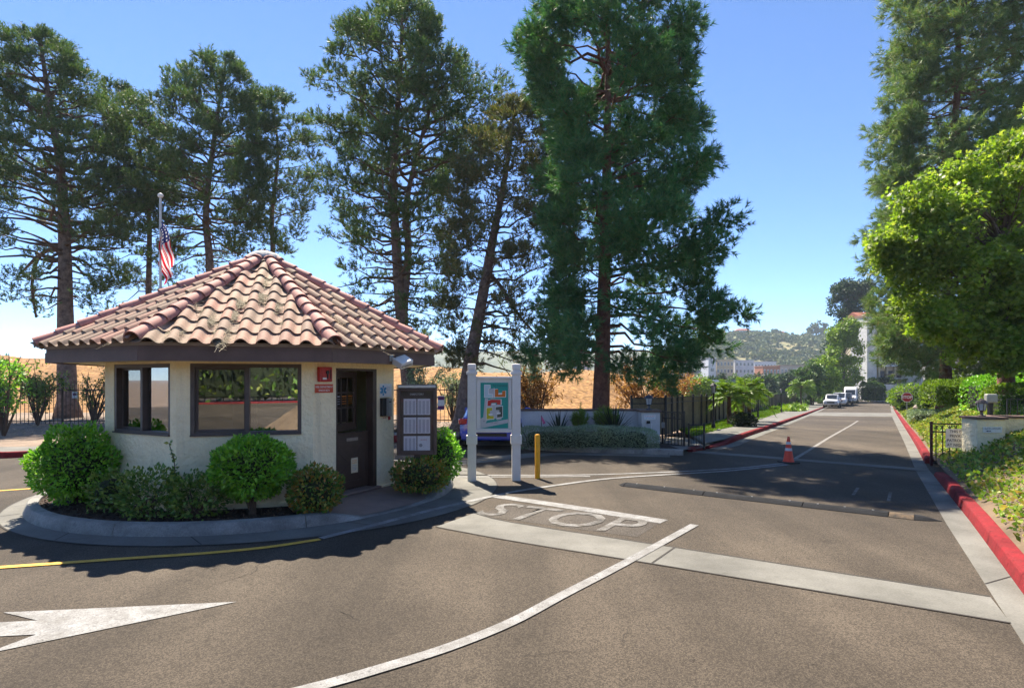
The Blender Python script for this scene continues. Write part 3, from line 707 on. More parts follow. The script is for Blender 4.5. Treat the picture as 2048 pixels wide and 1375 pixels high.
# ---- roof
AZ = 4.13; EZ = 2.425
roof_mb = MB(); ring = [Vector((RE * 0.985 * math.sin(math.radians(22.5 + 45 * k)), -RE * 0.985 * math.cos(math.radians(22.5 + 45 * k)), EZ)) for k in range(8)]
roof_mb.add(ring + [Vector((0, 0, AZ))], [(k, (k + 1) % 8, 8) for k in range(8)])
roof = roof_mb.build('roof', mat('roof_underlay', (0.11, 0.075, 0.06), 0.95), gh)
apE = RE * c8; slope_len = math.hypot(apE, AZ - EZ); pit = math.atan2(AZ - EZ, apE)
CW, EXP, TL = 0.2745, 0.345, 0.405              # column spacing, exposed length, tile length
def s_prof(u):
    """S-tile height across its width (0..CW)"""
    x = u / CW
    if x < 0.64: return 0.012 + 0.068 * math.sin(math.pi * x / 0.64) ** 0.8
    return 0.012 - 0.012 * math.sin(math.pi * (x - 0.64) / 0.36)
us = [CW * k / 13 for k in range(14)]; us[-1] = CW + 0.012
def tile_geo():
    v = []; lift = 0.028
    for yv, lf, up_ in ((0, lift, 0), (TL, 0.0, 0)):
        for u in us: v.append((u - CW / 2, yv, s_prof(min(u, CW)) + lf))
    for u in us: v.append((u - CW / 2, 0.002, s_prof(min(u, CW)) + lift - 0.017))
    for u in us: v.append((u - CW / 2, TL, s_prof(min(u, CW)) - 0.012))
    n = len(us)
    f = [(i, i + 1, n + i + 1, n + i) for i in range(n - 1)] + [(2 * n + i, 2 * n + i + 1, i + 1, i) for i in range(n - 1)]
    f += [(2 * n + i + 1, 2 * n + i, 3 * n + i, 3 * n + i + 1) for i in range(n - 1)] + [(0, n, 3 * n, 2 * n), (n - 1, 3 * n - 1, 4 * n - 1, 2 * n - 1)]
    return v, f
TV, TF = tile_geo()
def mesh_of(v, f, name, m):
    me = bpy.data.meshes.new(name); me.from_pydata(v, [], f); me.materials.append(m)
    me.polygons.foreach_set('use_smooth', [True] * len(me.polygons)); me.update(); me.set_sharp_from_angle(angle=math.radians(40)); return me
TILE = mesh_of(TV, TF, 'roof_tile', M['tile'])
trng = random.Random(11)
rest = MB()
def tile_frame(j, u, v, dz=0):
    """matrix of a tile whose lower edge middle is at u along the eave and v up the slope"""
    a = j * math.pi / 4
    ex = Vector((math.cos(a), math.sin(a), 0)); inn = Vector((-math.sin(a), math.cos(a), 0))
    ey = inn * math.cos(pit) + Vector((0, 0, math.sin(pit))); ez = ex.cross(ey)
    o = Vector((math.sin(a) * apE, -math.cos(a) * apE, EZ)) + ex * u + ey * v + ez * (0.012 + dz)
    m = Matrix((ex, ey, ez)).transposed().to_4x4(); m.translation = o
    return m, ex
half_e = RE * math.sin(math.pi / 8)
for j in range(-3, 5):
    visible = j in (-2, -1, 0, 1, 2)
    a = j * math.pi / 4
    hipn = []
    for sgn in (-1, 1):
        ha = a + sgn * math.pi / 8                       # hip plan direction (sin, -cos); keep the inner side
        hd = Vector((math.sin(ha), -math.cos(ha), 0)); hipn.append(Vector((-hd.y, hd.x, 0)) * sgn)
    r = 0
    while r * EXP < slope_len - 0.12:
        v0 = r * EXP - 0.06
        wrow = half_e * (1 - max(0, v0) / slope_len)
        k0 = int(math.ceil(wrow / CW)) + 1
        for k in range(-k0, k0 + 1):
            u = (k + 0.5) * CW + (0.03 if j % 2 else -0.05)
            if abs(u) - CW / 2 > wrow - 0.02: continue
            mt, ex = tile_frame(j, u + trng.uniform(-0.004, 0.004), v0 + trng.uniform(-0.008, 0.008), trng.uniform(0, 0.004))
            mt = mt @ Matrix.Rotation(trng.uniform(-0.012, 0.012), 4, 'Z') @ Matrix.Rotation(trng.uniform(-0.008, 0.008), 4, 'X')
            W_ = [mt @ Vector(q) for q in TV]
            cut = any(w.dot(h) > -0.008 for w in W_ for h in hipn)
            if not cut:
                if visible:
                    o = bpy.data.objects.new('roof_tile', TILE); link(o); o.parent = roof; o.matrix_local = mt
                else: rest.add(W_, TF)
                continue
            bm = bmesh.new(); bv = [bm.verts.new(w) for w in W_]
            for f in TF: bm.faces.new([bv[i] for i in f])
            for h in hipn:
                bmesh.ops.bisect_plane(bm, geom=bm.verts[:] + bm.edges[:] + bm.faces[:], plane_co=h * -0.008, plane_no=h, clear_outer=True)
            if len(bm.faces) < 3: bm.free(); continue
            if visible:
                bm.transform(mt.inverted())
                me = bpy.data.meshes.new('roof_tile'); bm.to_mesh(me); me.materials.append(M['tile'])
                me.polygons.foreach_set('use_smooth', [True] * len(me.polygons)); me.set_sharp_from_angle(angle=math.radians(40))
                o = bpy.data.objects.new('roof_tile', me); link(o); o.parent = roof; o.matrix_local = mt
            else:
                bm.verts.index_update(); rest.add([tuple(q.co) for q in bm.verts], [tuple(q.index for q in f.verts) for f in bm.faces])
            bm.free()
        r += 1
ro = rest.build('back_roof_tile', M['tile'], roof); ro['kind'] = 'stuff'
# hip tiles
hv = []; nn = 12
for yv, r_, lf in ((0.0, 0.118, 0.02), (0.40, 0.098, 0.0)):
    for i in range(nn + 1):
        a = math.pi * i / nn; hv.append((r_ * math.cos(a), yv, r_ * math.sin(a) * 0.95 + lf))
for i in range(nn + 1):
    a = math.pi * i / nn; hv.append((0.101 * math.cos(a), 0.002, 0.101 * math.sin(a) * 0.95 + 0.018))
for i in range(nn + 1):
    a = math.pi * i / nn; hv.append((0.084 * math.cos(a), 0.40, 0.084 * math.sin(a) * 0.95 - 0.004))
n1_ = nn + 1
hf = [(i, i + 1, n1_ + i + 1, n1_ + i) for i in range(nn)] + [(2 * n1_ + i, 2 * n1_ + i + 1, i + 1, i) for i in range(nn)] + [(2 * n1_ + i + 1, 2 * n1_ + i, 3 * n1_ + i, 3 * n1_ + i + 1) for i in range(nn)]
HIP = mesh_of(hv, hf, 'hip_tile', M['ridge'])
hip_len = math.hypot(RE, AZ - EZ); hp = math.atan2(AZ - EZ, RE)
for k in range(8):
    a = math.radians(22.5 + 45 * k)
    hd = Vector((math.sin(a), -math.cos(a), 0)); ex = Vector((math.cos(a), math.sin(a), 0))
    ey = -hd * math.cos(hp) + Vector((0, 0, math.sin(hp))); ez = ex.cross(ey)
    q = 0; s = -0.02
    while s < hip_len - 0.16:
        mt = Matrix((ex, ey, ez)).transposed().to_4x4()
        mt.translation = hd * RE + Vector((0, 0, EZ)) + ey * s + ez * (0.045 + trng.uniform(-0.004, 0.004)) + ex * trng.uniform(-0.008, 0.008)
        mt = mt @ Matrix.Rotation(trng.uniform(-0.02, 0.02), 4, 'Z')
        o = bpy.data.objects.new('hip_tile', HIP); link(o); o.parent = roof; o.matrix_local = mt
        s += 0.305; q += 1
# mortar cap
cap = MB(); rng_c = random.Random(3); ns, nr = 20, 6; cv = []
for i in range(nr):
    for k in range(ns):
        a = 2 * math.pi * k / ns; rr_ = 0.30 * math.sin(math.pi / 2 * (i + 0.3) / nr) * (1 + 0.16 * math.cos(8 * (a - math.radians(22.5))) * i / nr + rng_c.uniform(-0.04, 0.04))
        cv.append((rr_ * math.cos(a), rr_ * math.sin(a), AZ + 0.155 - 0.15 * (i / (nr - 1)) ** 1.7 + rng_c.uniform(-0.006, 0.006)))
cf = [(i * ns + k, i * ns + (k + 1) % ns, (i + 1) * ns + (k + 1) % ns, (i + 1) * ns + k) for i in range(nr - 1) for k in range(ns)] + [tuple(range(ns))]
cap.add(cv, cf); cap.build('mortar_cap', M['mortar'], roof, smooth=True)
# pine litter caught in the pans
nr_ = np.random.default_rng(5); V, F = [], []
def litter(j, u, v, n, spread_u, spread_v):
    for _ in range(n):
        uu = u + nr_.normal() * spread_u; vv = v + nr_.normal() * spread_v
        mt, ex = tile_frame(j, uu, vv); an = nr_.uniform(0, math.pi); L = nr_.uniform(0.04, 0.10)
        h = nr_.uniform(0.035, 0.075)
        d = Vector((math.cos(an), math.sin(an), nr_.uniform(-0.2, 0.3))) * L; w = Vector((-math.sin(an), math.cos(an), 0)) * 0.003
        p = Vector((0, 0, h)); b = len(V)
        for q in (p - d - w, p - d + w, p + d + w, p + d - w): V.append(tuple(mt @ q))
        F.append((b, b + 1, b + 2, b + 3))
for (u, v, n) in ((-0.78, 0.12, 110), (-0.45, 0.55, 120), (-0.52, 0.85, 80), (-0.22, 0.25, 140), (-0.18, 0.75, 150), (-0.15, 1.2, 160), (0.14, 1.45, 120), (0.38, 1.1, 130), (0.12, 2.1, 60), (-0.75, 1.15, 60), (0.55, 0.5, 30), (-0.18, -0.03, 70)):
    litter(0, u, v, n, 0.035, 0.09)
for (u, v, n) in ((-0.1, 0.6, 60), (0.2, 0.9, 60), (-0.5, 0.7, 50), (0.1, 1.4, 50), (-0.4, 0.1, 40)): litter(1, u, v, n, 0.03, 0.12)
for (u, v, n) in ((0.3, 0.7, 50), (0.0, 1.2, 50), (0.9, 0.1, 60)): litter(-1, u, v, n, 0.03, 0.12)
lo = fast_mesh('pine_litter', V, F, M['straw'], roof); lo['kind'] = 'stuff'

# ---- things fixed to the gatehouse wall (facet 1, the door side)
GM = Matrix.Translation((KC.x, KC.y, 0)) @ Matrix.Rotation(KTH, 4, 'Z')
def on_wall(j, u, z, n=0.0): return GM @ fl(j, u, apw + n, z)
def wall_thing(name, j, u, z, label, cat): return empty(name, on_wall(j, u, z, 0.001), KTH + frot(j), label, cat)
kb = wall_thing('fire_key_box', 1, -0.72, 2.04, 'red fire department key box fixed above a small orange sign', 'key box')
b = MB(); b.box((0, -0.035, 0), (0.245, 0.07, 0.225)); b.build('housing', M['red_plastic'], kb, bevel=0.012, seg=2)
b = MB(); b.box((0, -0.074, 0), (0.19, 0.008, 0.175)); dr = b.build('cover', M['red_plastic'], kb, bevel=0.006)
b = MB(); b.tube([(0.01, -0.079, 0.03), (0.01, -0.095, 0.03)], 0.03, 12); b.box((0.01, -0.086, -0.03), (0.02, 0.014, 0.07)); b.build('lock', M['black'], dr)
b = MB(); b.box((-0.045, -0.08, -0.065), (0.075, 0.004, 0.03)); b.build('name_label', M['white'], dr)
b = MB(); b.box((0.078, -0.08, 0.0), (0.02, 0.006, 0.15)); b.build('hinge', M['rubber'], dr)
sg = wall_thing('fire_sign', 1, -0.705, 1.825, 'small orange red plate lettered in white below the red key box', 'sign')
b = MB(); b.box((0, -0.004, 0), (0.365, 0.008, 0.13)); b.build('plate', M['red_sign'], sg, bevel=0.002)
text_on('FIRE DEPARTMENT', 0.042, M['white'], sg, (0, -0.0095, 0.022), (math.pi / 2, 0, 0), bold=0.0006)
text_on('KNOX BOX', 0.042, M['white'], sg, (0, -0.0095, -0.03), (math.pi / 2, 0, 0), bold=0.0006)
ms = wall_thing('first_aid_sign', 1, 0.70, 1.775, 'white wall plate with a blue six armed medical star', 'sign')
b = MB(); b.box((0, -0.004, 0), (0.30, 0.008, 0.23)); b.build('plate', M['white'], ms, bevel=0.002)
b = MB()
for k in range(3): b.box((-0.065, -0.0085 - 0.0004 * k, 0), (0.042, 0.002, 0.17), rot=Matrix.Rotation(math.radians(60 * k), 3, 'Y'))
st_ = b.build('medical_star', M['blue_star'], ms)
b = MB(); b.box((-0.065, -0.0115, 0), (0.008, 0.001, 0.11)); b.build('staff', M['white'], st_)
for t_, z in (('DIAL', 0.05), ('911', 0.005)): text_on(t_, 0.05, M['grey_ink'], ms, (0.07, -0.0095, z), (math.pi / 2, 0, 0))
tp = wall_thing('intercom_box', 1, 0.685, 1.49, 'black and grey intercom box below the medical star plate', 'intercom')
b = MB(); b.box((-0.035, -0.03, 0), (0.19, 0.06, 0.31)); b.build('backbox', M['black'], tp, bevel=0.006)
b = MB(); b.prism([(-0.02, -0.1), (0.075, -0.1), (0.085, -0.061), (-0.04, -0.061)], -0.15, 0.15); b.build('hood', M['grey_metal'], tp, bevel=0.008)
b = MB(); b.box((0.02, -0.104, 0.09), (0.05, 0.006, 0.02)); b.build('slot', M['black'], tp)
b = MB(); b.box((0.115, -0.02, -0.09), (0.05, 0.04, 0.16)); b.build('switch_box', M['grey_metal'], tp, bevel=0.005)
b = MB(); b.box((-0.01, -0.004, -0.215), (0.15, 0.006, 0.10)); b.build('faded_label', M['stucco'], tp)
text_on('24HR', 0.045, M['red_plastic'], tp, (-0.02, -0.0085, -0.19), (math.pi / 2, 0, 0))
b = MB(); b.box((0.11, -0.004, -0.2), (0.06, 0.006, 0.06)); b.build('red_tag', M['red_plastic'], tp)
nt_ = empty('paper_notice', GM @ fl(1, dm + 0.07, n_ + 0.010, 0.555), KTH + frot(1), 'cream paper notice with orange heading taped on the lower door', 'notice')
b = MB(); b.box((0, -0.001, 0), (0.155, 0.002, 0.245)); b.build('sheet', M['paper_y'], nt_)
for t_, z, s_, mt_ in (('PLEASE', 0.075, 0.034, 'orange_ink'), ('KNOCK', 0.04, 0.034, 'orange_ink')): text_on(t_, s_, M[mt_], nt_, (0, -0.003, z), (math.pi / 2, 0, 0))
for r_ in range(4):
    b = MB(); b.box((0, -0.0026, 0.0 - r_ * 0.024), (0.10 - 0.02 * (r_ % 2), 0.001, 0.008)); b.build('print', M['grey_ink'], nt_)
# security light under the eave
slg = empty('security_light', GM @ fl(1, 0.17, RF * c8 + 0.002, 2.27), KTH + frot(1), 'white security floodlight fixed to the brown eave board', 'floodlight')
b = MB(); b.box((-0.14, -0.015, 0.03), (0.075, 0.03, 0.11)); b.build('bracket', M['grey_metal'], slg, bevel=0.005)
R_ = Matrix.Rotation(math.radians(28), 3, 'X') @ Matrix.Rotation(math.radians(-18), 3, 'Y')
b = MB(); b.box((0.0, -0.13, -0.03), (0.26, 0.21, 0.115), rot=R_); b.build('lamp_head', M['cream_white'], slg, bevel=0.015, seg=2)
b = MB(); b.bar((-0.14, -0.03, 0.03), (-0.05, -0.10, 0.0), 0.035); b.build('arm', M['grey_metal'], slg)
b = MB(); b.box((-0.02, -0.20, -0.075), (0.2, 0.09, 0.02), rot=R_); b.build('lens', M['glass_dark'], slg)
# ================================================================== STREET FURNITURE AND SMALL THINGS
PI = math.pi
# ---- directory cabinet
dc = empty('directory_cabinet', (-1.60, 10.12, 0.1), math.radians(5), 'tall bronze directory cabinet with six white pages beside the gatehouse door', 'notice board')
W_, D_, z0, z1 = 0.66, 0.17, 0.60, 1.78
b = MB(); b.box((0, 0.02, (z0 + z1) / 2), (W_, D_ - 0.04, z1 - z0)); b.build('cabinet', M['bronze_metal'], dc, bevel=0.008)
fr_ = MB()
for x0, x1, a, c in ((-W_ / 2, -W_ / 2 + 0.055, z0, z1 - 0.07), (W_ / 2 - 0.055, W_ / 2, z0, z1 - 0.07), (-W_ / 2 + 0.055, W_ / 2 - 0.055, z0, z0 + 0.075), (-W_ / 2 + 0.055, W_ / 2 - 0.055, z1 - 0.11, z1 - 0.07)):
    fr_.box(((x0 + x1) / 2, -0.06, (a + c) / 2), (x1 - x0, 0.05, c - a))
dfr = fr_.build('cabinet_door', M['bronze_metal'], dc, bevel=0.006)
b = MB(); b.box((0, -0.048, (z0 + z1) / 2 - 0.02), (W_ - 0.115, 0.012, z1 - z0 - 0.2)); b.build('backing', mat('felt_backing', (0.115, 0.085, 0.068), 0.9), dc)
b = MB(); b.box((0, -0.065, z1 - 0.035), (W_ - 0.04, 0.055, 0.05)); b.build('light_bar', M['alu'], dc, bevel=0.006)
text_on('DIRECTORY', 0.042, M['white'], dc, (0, -0.0555, z1 - 0.165), (PI / 2, 0, 0))
for r in range(3):
    for k in range(2):
        x = -0.114 + 0.228 * k; z = 1.405 - 0.312 * r
        b = MB(); b.box((x, -0.0555, z), (0.212, 0.003, 0.27)); pg = b.build('page', M['paper'], dc)
        if not (r == 2 and k == 1):
            for c_ in range(3):
                b = MB(); b.box((x - 0.065 + 0.065 * c_, -0.0575, z - 0.01), (0.042, 0.001, 0.22)); b.build('print', mat('faint_print', (0.64, 0.62, 0.66), 0.8, scale=90, col2=(0.50, 0.49, 0.53)) if 'fp' not in M else M['fp'], pg)
        else:
            b = MB(); b.lathe([(0.03, 0), (0.03, 0.001)], 12); b.v = [(x - 0.05 + p[0], -0.0575 + p[2] * 0.2, z - 0.02 + p[1]) for p in b.v]; b.build('emblem', M['grey_ink'], pg)
            text_on('NOTICE', 0.03, M['red_sign'], pg, (x, -0.058, z + 0.07), (PI / 2, 0, 0))
b = MB(); b.box((0, -0.074, (z0 + z1) / 2 - 0.02), (W_ - 0.11, 0.004, z1 - z0 - 0.19)); b.build('pane', glassmat('cabinet_glass', (0.95, 0.95, 0.95), 0.005), dfr)
b = MB(); b.box((0, 0.03, 0.3), (0.10, 0.08, 0.6)); b.build('post', M['bronze_metal'], dc)

# ---- site map sign on two white posts
mp = empty('map_sign', (-0.35, 11.67, 0), math.radians(3), 'white two post sign board with a teal coloured site map', 'map sign')
for s in (-0.43, 0.43):
    b = MB(); b.box((s, 0, 1.04), (0.165, 0.165, 2.08)); po = b.build('post', M['cream_white'], mp, bevel=0.006)
    b = MB(); b.box((s, 0, 0.80), (0.212, 0.212, 0.17)); b.build('post_collar', M['cream_white'], po, bevel=0.006)
    b = MB(); b.box((s, 0, 2.09), (0.215, 0.215, 0.06)); b.box((s, 0, 2.135), (0.16, 0.16, 0.03)); b.build('cap_moulding', M['cream_white'], po, bevel=0.005)
    b = MB(); b.box((s, 0, 2.21), (0.165, 0.165, 0.12)); b.build('post_cap', M['cream_white'], po, bevel=0.03, seg=3)
b = MB(); b.box((0, 0.0, 1.475), (0.695, 0.075, 1.07)); brd = b.build('board', M['cream_white'], mp, bevel=0.004)
for a, c, w, h in ((0, 0.975, 0.70, 0.055), (0, 2.0, 0.70, 0.045)):
    b = MB(); b.box((a, -0.02, c), (w, 0.12, h)); b.build('rail', M['cream_white'], mp, bevel=0.005)
for s in (-0.315, 0.315):
    b = MB(); b.box((s, -0.045, 1.487), (0.05, 0.03, 0.96)); b.build('stile', M['cream_white'], mp, bevel=0.004)
# the printed map: x 0..1 right, y 0..1 down
MX0, MZ0, MW, MH = -0.262, 1.905, 0.535, 0.885
teal = mat('map_teal', (0.012, 0.30, 0.25), 0.5, scale=3, var=0.03); mgrey = mat('map_grey', (0.50, 0.50, 0.52), 0.5, scale=3, var=0.03)
b = MB(); b.box((MX0 + MW / 2, -0.040, MZ0 - MH / 2), (MW, 0.006, MH)); mpan = b.build('map_panel', teal, mp)
def mp_poly(pts, m, n, name='map_shape'):
    b = MB(); b.add([(MX0 + x * MW, -0.0435 - 0.0009 * n, MZ0 - y * MH) for x, y in pts], [tuple(range(len(pts)))]); return b.build(name, m, mpan)
mwhite = mat('map_white', (0.75, 0.75, 0.74), 0.5, scale=3, var=0.03)
mp_poly([(0.0, 0.79), (0.07, 0.76), (0.13, 0.34), (0.10, 0.05), (0.35, 0.05), (0.36, 0.12), (0.5, 0.15), (0.5, 0.33), (0.42, 0.36), (0.27, 0.40), (0.3, 0.86), (0.18, 0.90), (1.0, 0.80), (1.0, 0.885), (0.0, 1.0)][0:1] + [(0.0, 0.79), (0.10, 0.755), (0.16, 0.34), (0.27, 0.34), (0.30, 0.45), (0.76, 0.50), (0.76, 0.80), (0.6, 0.82), (0.55, 0.78), (0.24, 0.83), (0.18, 0.89), (1.0, 0.80), (1.0, 0.88), (0.0, 1.0)], mgrey, 1)
mp_poly([(0.27, 0.15), (0.52, 0.12), (0.52, 0.34), (0.27, 0.34)], mgrey, 1)
mp_poly([(0.13, 0.045), (0.36, 0.045), (0.37, 0.12), (0.30, 0.15), (0.30, 0.24), (0.46, 0.25), (0.46, 0.33), (0.13, 0.33)], mwhite, 2)
mp_poly([(0.155, 0.06), (0.335, 0.06), (0.335, 0.12), (0.275, 0.14), (0.275, 0.265), (0.43, 0.265), (0.43, 0.32), (0.155, 0.32)], mat('map_blue', (0.48, 0.62, 0.66), 0.5, scale=3, var=0.03), 3)
def bld(pts, col):
    cx = sum(p[0] for p in pts) / len(pts); cy_ = sum(p[1] for p in pts) / len(pts)
    mp_poly([(cx + (x - cx) * 1.14, cy_ + (y - cy_) * 1.14) for x, y in pts], mwhite, 2)
    mp_poly(pts, mat('map_ink', col, 0.5, scale=3, var=0.05), 3)
    mp_poly([(cx - 0.07, cy_ + 0.01), (cx + 0.07, cy_ + 0.005), (cx + 0.07, cy_ + 0.04), (cx - 0.07, cy_ + 0.045)], mwhite, 4, 'map_caption')
bld([(0.52, 0.15), (0.63, 0.14), (0.65, 0.24), (0.78, 0.23), (0.79, 0.185), (0.90, 0.18), (0.90, 0.31), (0.52, 0.315)], (0.66, 0.16, 0.01))
bld([(0.26, 0.40), (0.40, 0.37), (0.73, 0.375), (0.73, 0.48), (0.60, 0.48), (0.58, 0.435), (0.38, 0.445), (0.37, 0.51), (0.25, 0.51)], (0.58, 0.03, 0.02))
bld([(0.22, 0.555), (0.42, 0.545), (0.42, 0.61), (0.34, 0.615), (0.34, 0.73), (0.48, 0.73), (0.48, 0.79), (0.22, 0.80)], (0.55, 0.48, 0.02))
bld([(0.55, 0.535), (0.79, 0.52), (0.79, 0.75), (0.60, 0.765), (0.60, 0.70), (0.68, 0.69), (0.68, 0.60), (0.55, 0.60)], (0.075, 0.085, 0.065))
text_on('The Courtyards', 0.044, M['ink'], mpan, (MX0 + MW * 0.70, -0.0475, MZ0 - MH * 0.065), (PI / 2, 0, 0))
text_on('VILLA   NORTE', 0.022, M['ink'], mpan, (MX0 + MW * 0.50, -0.0475, MZ0 - MH * 0.885), (PI / 2, math.radians(-8), 0))
text_on('N', 0.035, M['ink'], mpan, (MX0 + MW * 0.13, -0.0475, MZ0 - MH * 0.845), (PI / 2, 0, 0))

# ---- yellow bollard
bo = empty('bollard', tuple(P(1075, 956)), 0, 'slim yellow bollard standing right of the map sign', 'bollard')
b = MB(); b.lathe([(0.052, -0.02), (0.052, 0.845), (0.047, 0.862)], 20); b.build('post', M['yellow'], bo, smooth=True, auto=40)
b = MB(); b.lathe([(0.0475, 0.860), (0.04, 0.873), (0.02, 0.878)], 20); b.build('cap', M['yellow'], bo, smooth=True, auto=40)

# ---- traffic cone
co = empty('traffic_cone', tuple(P(1577, 925)), 0.2, 'orange red traffic cone with two white collars on the double line', 'traffic cone')
b = MB(); b.box((0, 0, 0.018), (0.36, 0.36, 0.036)); b.build('base', M['rubber'], co, bevel=0.012, seg=2)
def cr(z): return 0.122 - 0.098 * (z - 0.036) / 0.584
for nm, a, c, mt_, e in (('body', 0.036, 0.62, 'cone', 0), ('collar', 0.29, 0.355, 'reflective', 0.003), ('collar', 0.44, 0.50, 'reflective', 0.003)):
    b = MB(); b.lathe([(cr(a) + e + (0.012 if nm == 'body' else 0), a), (cr(a + 0.01) + e, a + 0.01), (cr(c) + e, c)], 24); b.build(nm, M[mt_], co, smooth=True, auto=50)

# ---- rubber speed bump in bolted lengths
sa, sb = P(1238, 968.5), P(1884, 1042); sv = sb - sa; sL = sv.length; srz = math.atan2(sv.y, sv.x)
sp = empty('speed_bump', tuple(sa), srz, 'low black rubber speed bump lying across the entry lane', 'speed bump')
def bump_sec(x0, x1, m, nm, e0=1.0, e1=1.0):
    b = MB(); prof = [(-0.15, 0.006), (-0.135, 0.016), (-0.07, 0.046), (0, 0.054), (0.07, 0.046), (0.135, 0.016), (0.15, 0.006), (0.15, 0.002), (-0.15, 0.002)]
    n = len(prof); xs_ = [x0 + (x1 - x0) * k / 6 for k in range(7)]; vs_ = []
    for i, x in enumerate(xs_):
        s = i / 6; e = e0 + (e1 - e0) * s; e = math.sin(e * PI / 2) if (e0 != e1) else 1.0
        vs_ += [(x, y * max(0.12, e), z * max(0.15, e)) for y, z in prof]
    fs_ = [(i * n + k, i * n + (k + 1) % n, (i + 1) * n + (k + 1) % n, (i + 1) * n + k) for i in range(6) for k in range(n)] + [tuple(range(n)), tuple(6 * n + k for k in range(n - 1, -1, -1))]
    b.add(vs_, fs_); return b.build(nm, m, sp)
M['bump'] = mat('bump_rubber', (0.020, 0.021, 0.024), 0.9, spec=0.15, scale=4, col2=(0.012, 0.013, 0.015), speck=0.2, sscale=50)
cuts = [0.16, 1.62, 3.16, sL - 0.62]
bump_sec(0.0, 0.155, M['bump'], 'end_cap', 0.0, 1.0)
for a, c in zip(cuts[:-1], cuts[1:]):
    s_ = bump_sec(a + 0.006, c - 0.006, M['bump'], 'bump_section')
    for x in (a + 0.2, (a + c) / 2, c - 0.2):
        b = MB(); b.lathe([(0.016, 0.05), (0.016, 0.0575), (0.008, 0.058)], 8, (x, 0, 0)); b.build('bolt', M['grey_metal'], s_)
bump_sec(sL - 0.615, sL - 0.32, mat('worn_yellow_rubber', (0.14, 0.095, 0.055), 0.9, scale=9, col2=(0.03, 0.026, 0.022)), 'yellow_section')
bump_sec(sL - 0.315, sL, M['bump'], 'end_cap', 1.0, 0.0)

# ---- white garden wall, gate pillar, lantern, signs
gw = empty('garden_wall', (2.2, 18.2, 0), 0, 'low white stucco wall with brown cap behind the grey green hedge', 'wall')
b = MB(); b.box((0.0, 0, 0.5), (4.1, 0.2, 1.05)); b.build('wall', M['whitestucco'], gw)
b = MB(); b.box((0.0, 0, 1.055), (4.14, 0.27, 0.06)); b.build('cap', M['brown_wood'], gw, bevel=0.008)
gp = empty('gate_pillar', (4.05, 17.75, 0), 0, 'white stucco pillar at the street corner carrying a blue lantern', 'pillar')
b = MB(); b.box((0, 0, 0.5), (0.54, 0.5, 1.04)); b.build('shaft', M['whitestucco'], gp, bevel=0.01)
b = MB(); b.box((0, 0, 1.05), (0.62, 0.58, 0.06)); b.build('cap', M['brown_wood'], gp, bevel=0.008)
M['lampglass'] = mat('frosted_lantern_glass', (0.55, 0.56, 0.55), 0.3, scale=10, spec=0.6)
def lantern(name, loc, sc, label, m, group=None):
    r = empty(name, loc, 0.3, label, 'lantern', group); r.scale = (sc, sc, sc)
    b = MB(); b.lathe([(0.10, 0), (0.10, 0.025), (0.045, 0.04), (0.035, 0.12), (0.06, 0.15), (0.09, 0.17)], 8); b.build('foot', m, r)
    b = MB(); b.lathe([(0.085, 0.17), (0.115, 0.36)], 6); b.build('glass', M['lampglass'], r)
    b = MB()
    for k in range(6):
        a = 2 * PI * k / 6; b.bar((0.088 * math.cos(a), 0.088 * math.sin(a), 0.17), (0.119 * math.cos(a), 0.119 * math.sin(a), 0.365), 0.014)
    b.build('cage', m, r)
    b = MB(); b.lathe([(0.15, 0.36), (0.145, 0.375), (0.10, 0.44), (0.05, 0.47), (0.02, 0.48), (0.022, 0.50), (0.0, 0.52)], 12); b.build('roof', m, r)
    return r
M['bluelamp'] = mat('blue_grey_lamp_metal', (0.035, 0.05, 0.08), 0.45, scale=10)
M['brownlamp'] = mat('brown_lamp_metal', (0.12, 0.085, 0.07), 0.5, scale=10)
lantern('lantern', (4.05, 17.75, 1.08), 0.92, 'blue grey lantern on the corner pillar by the black walk gate', M['bluelamp'])
ps = empty('pillar_sign', (4.02, 17.495, 0.87), 0, 'small white sign with red and blue words on the corner pillar', 'sign')
b = MB(); b.box((0, 0, 0), (0.33, 0.008, 0.13)); b.build('plate', M['white'], ps)
text_on('PRIVATE PROPERTY', 0.034, M['red_sign'], ps, (0, -0.0055, 0.025), (PI / 2, 0, 0)); text_on('NO SOLICITING', 0.034, M['blue_star'], ps, (0, -0.0055, -0.03), (PI / 2, 0, 0))
cm = empty('keypad', (4.0, 17.495, 0.70), 0, 'small black sensor and conduit below the pillar sign', 'sensor')
b = MB(); b.box((-0.03, -0.03, 0.03), (0.10, 0.06, 0.08)); b.build('housing', M['black'], cm, bevel=0.006)
b = MB(); b.tube([(0.06, -0.012, -0.0), (0.06, -0.012, -0.6)], 0.012, 6); b.build('conduit', M['white'], cm)

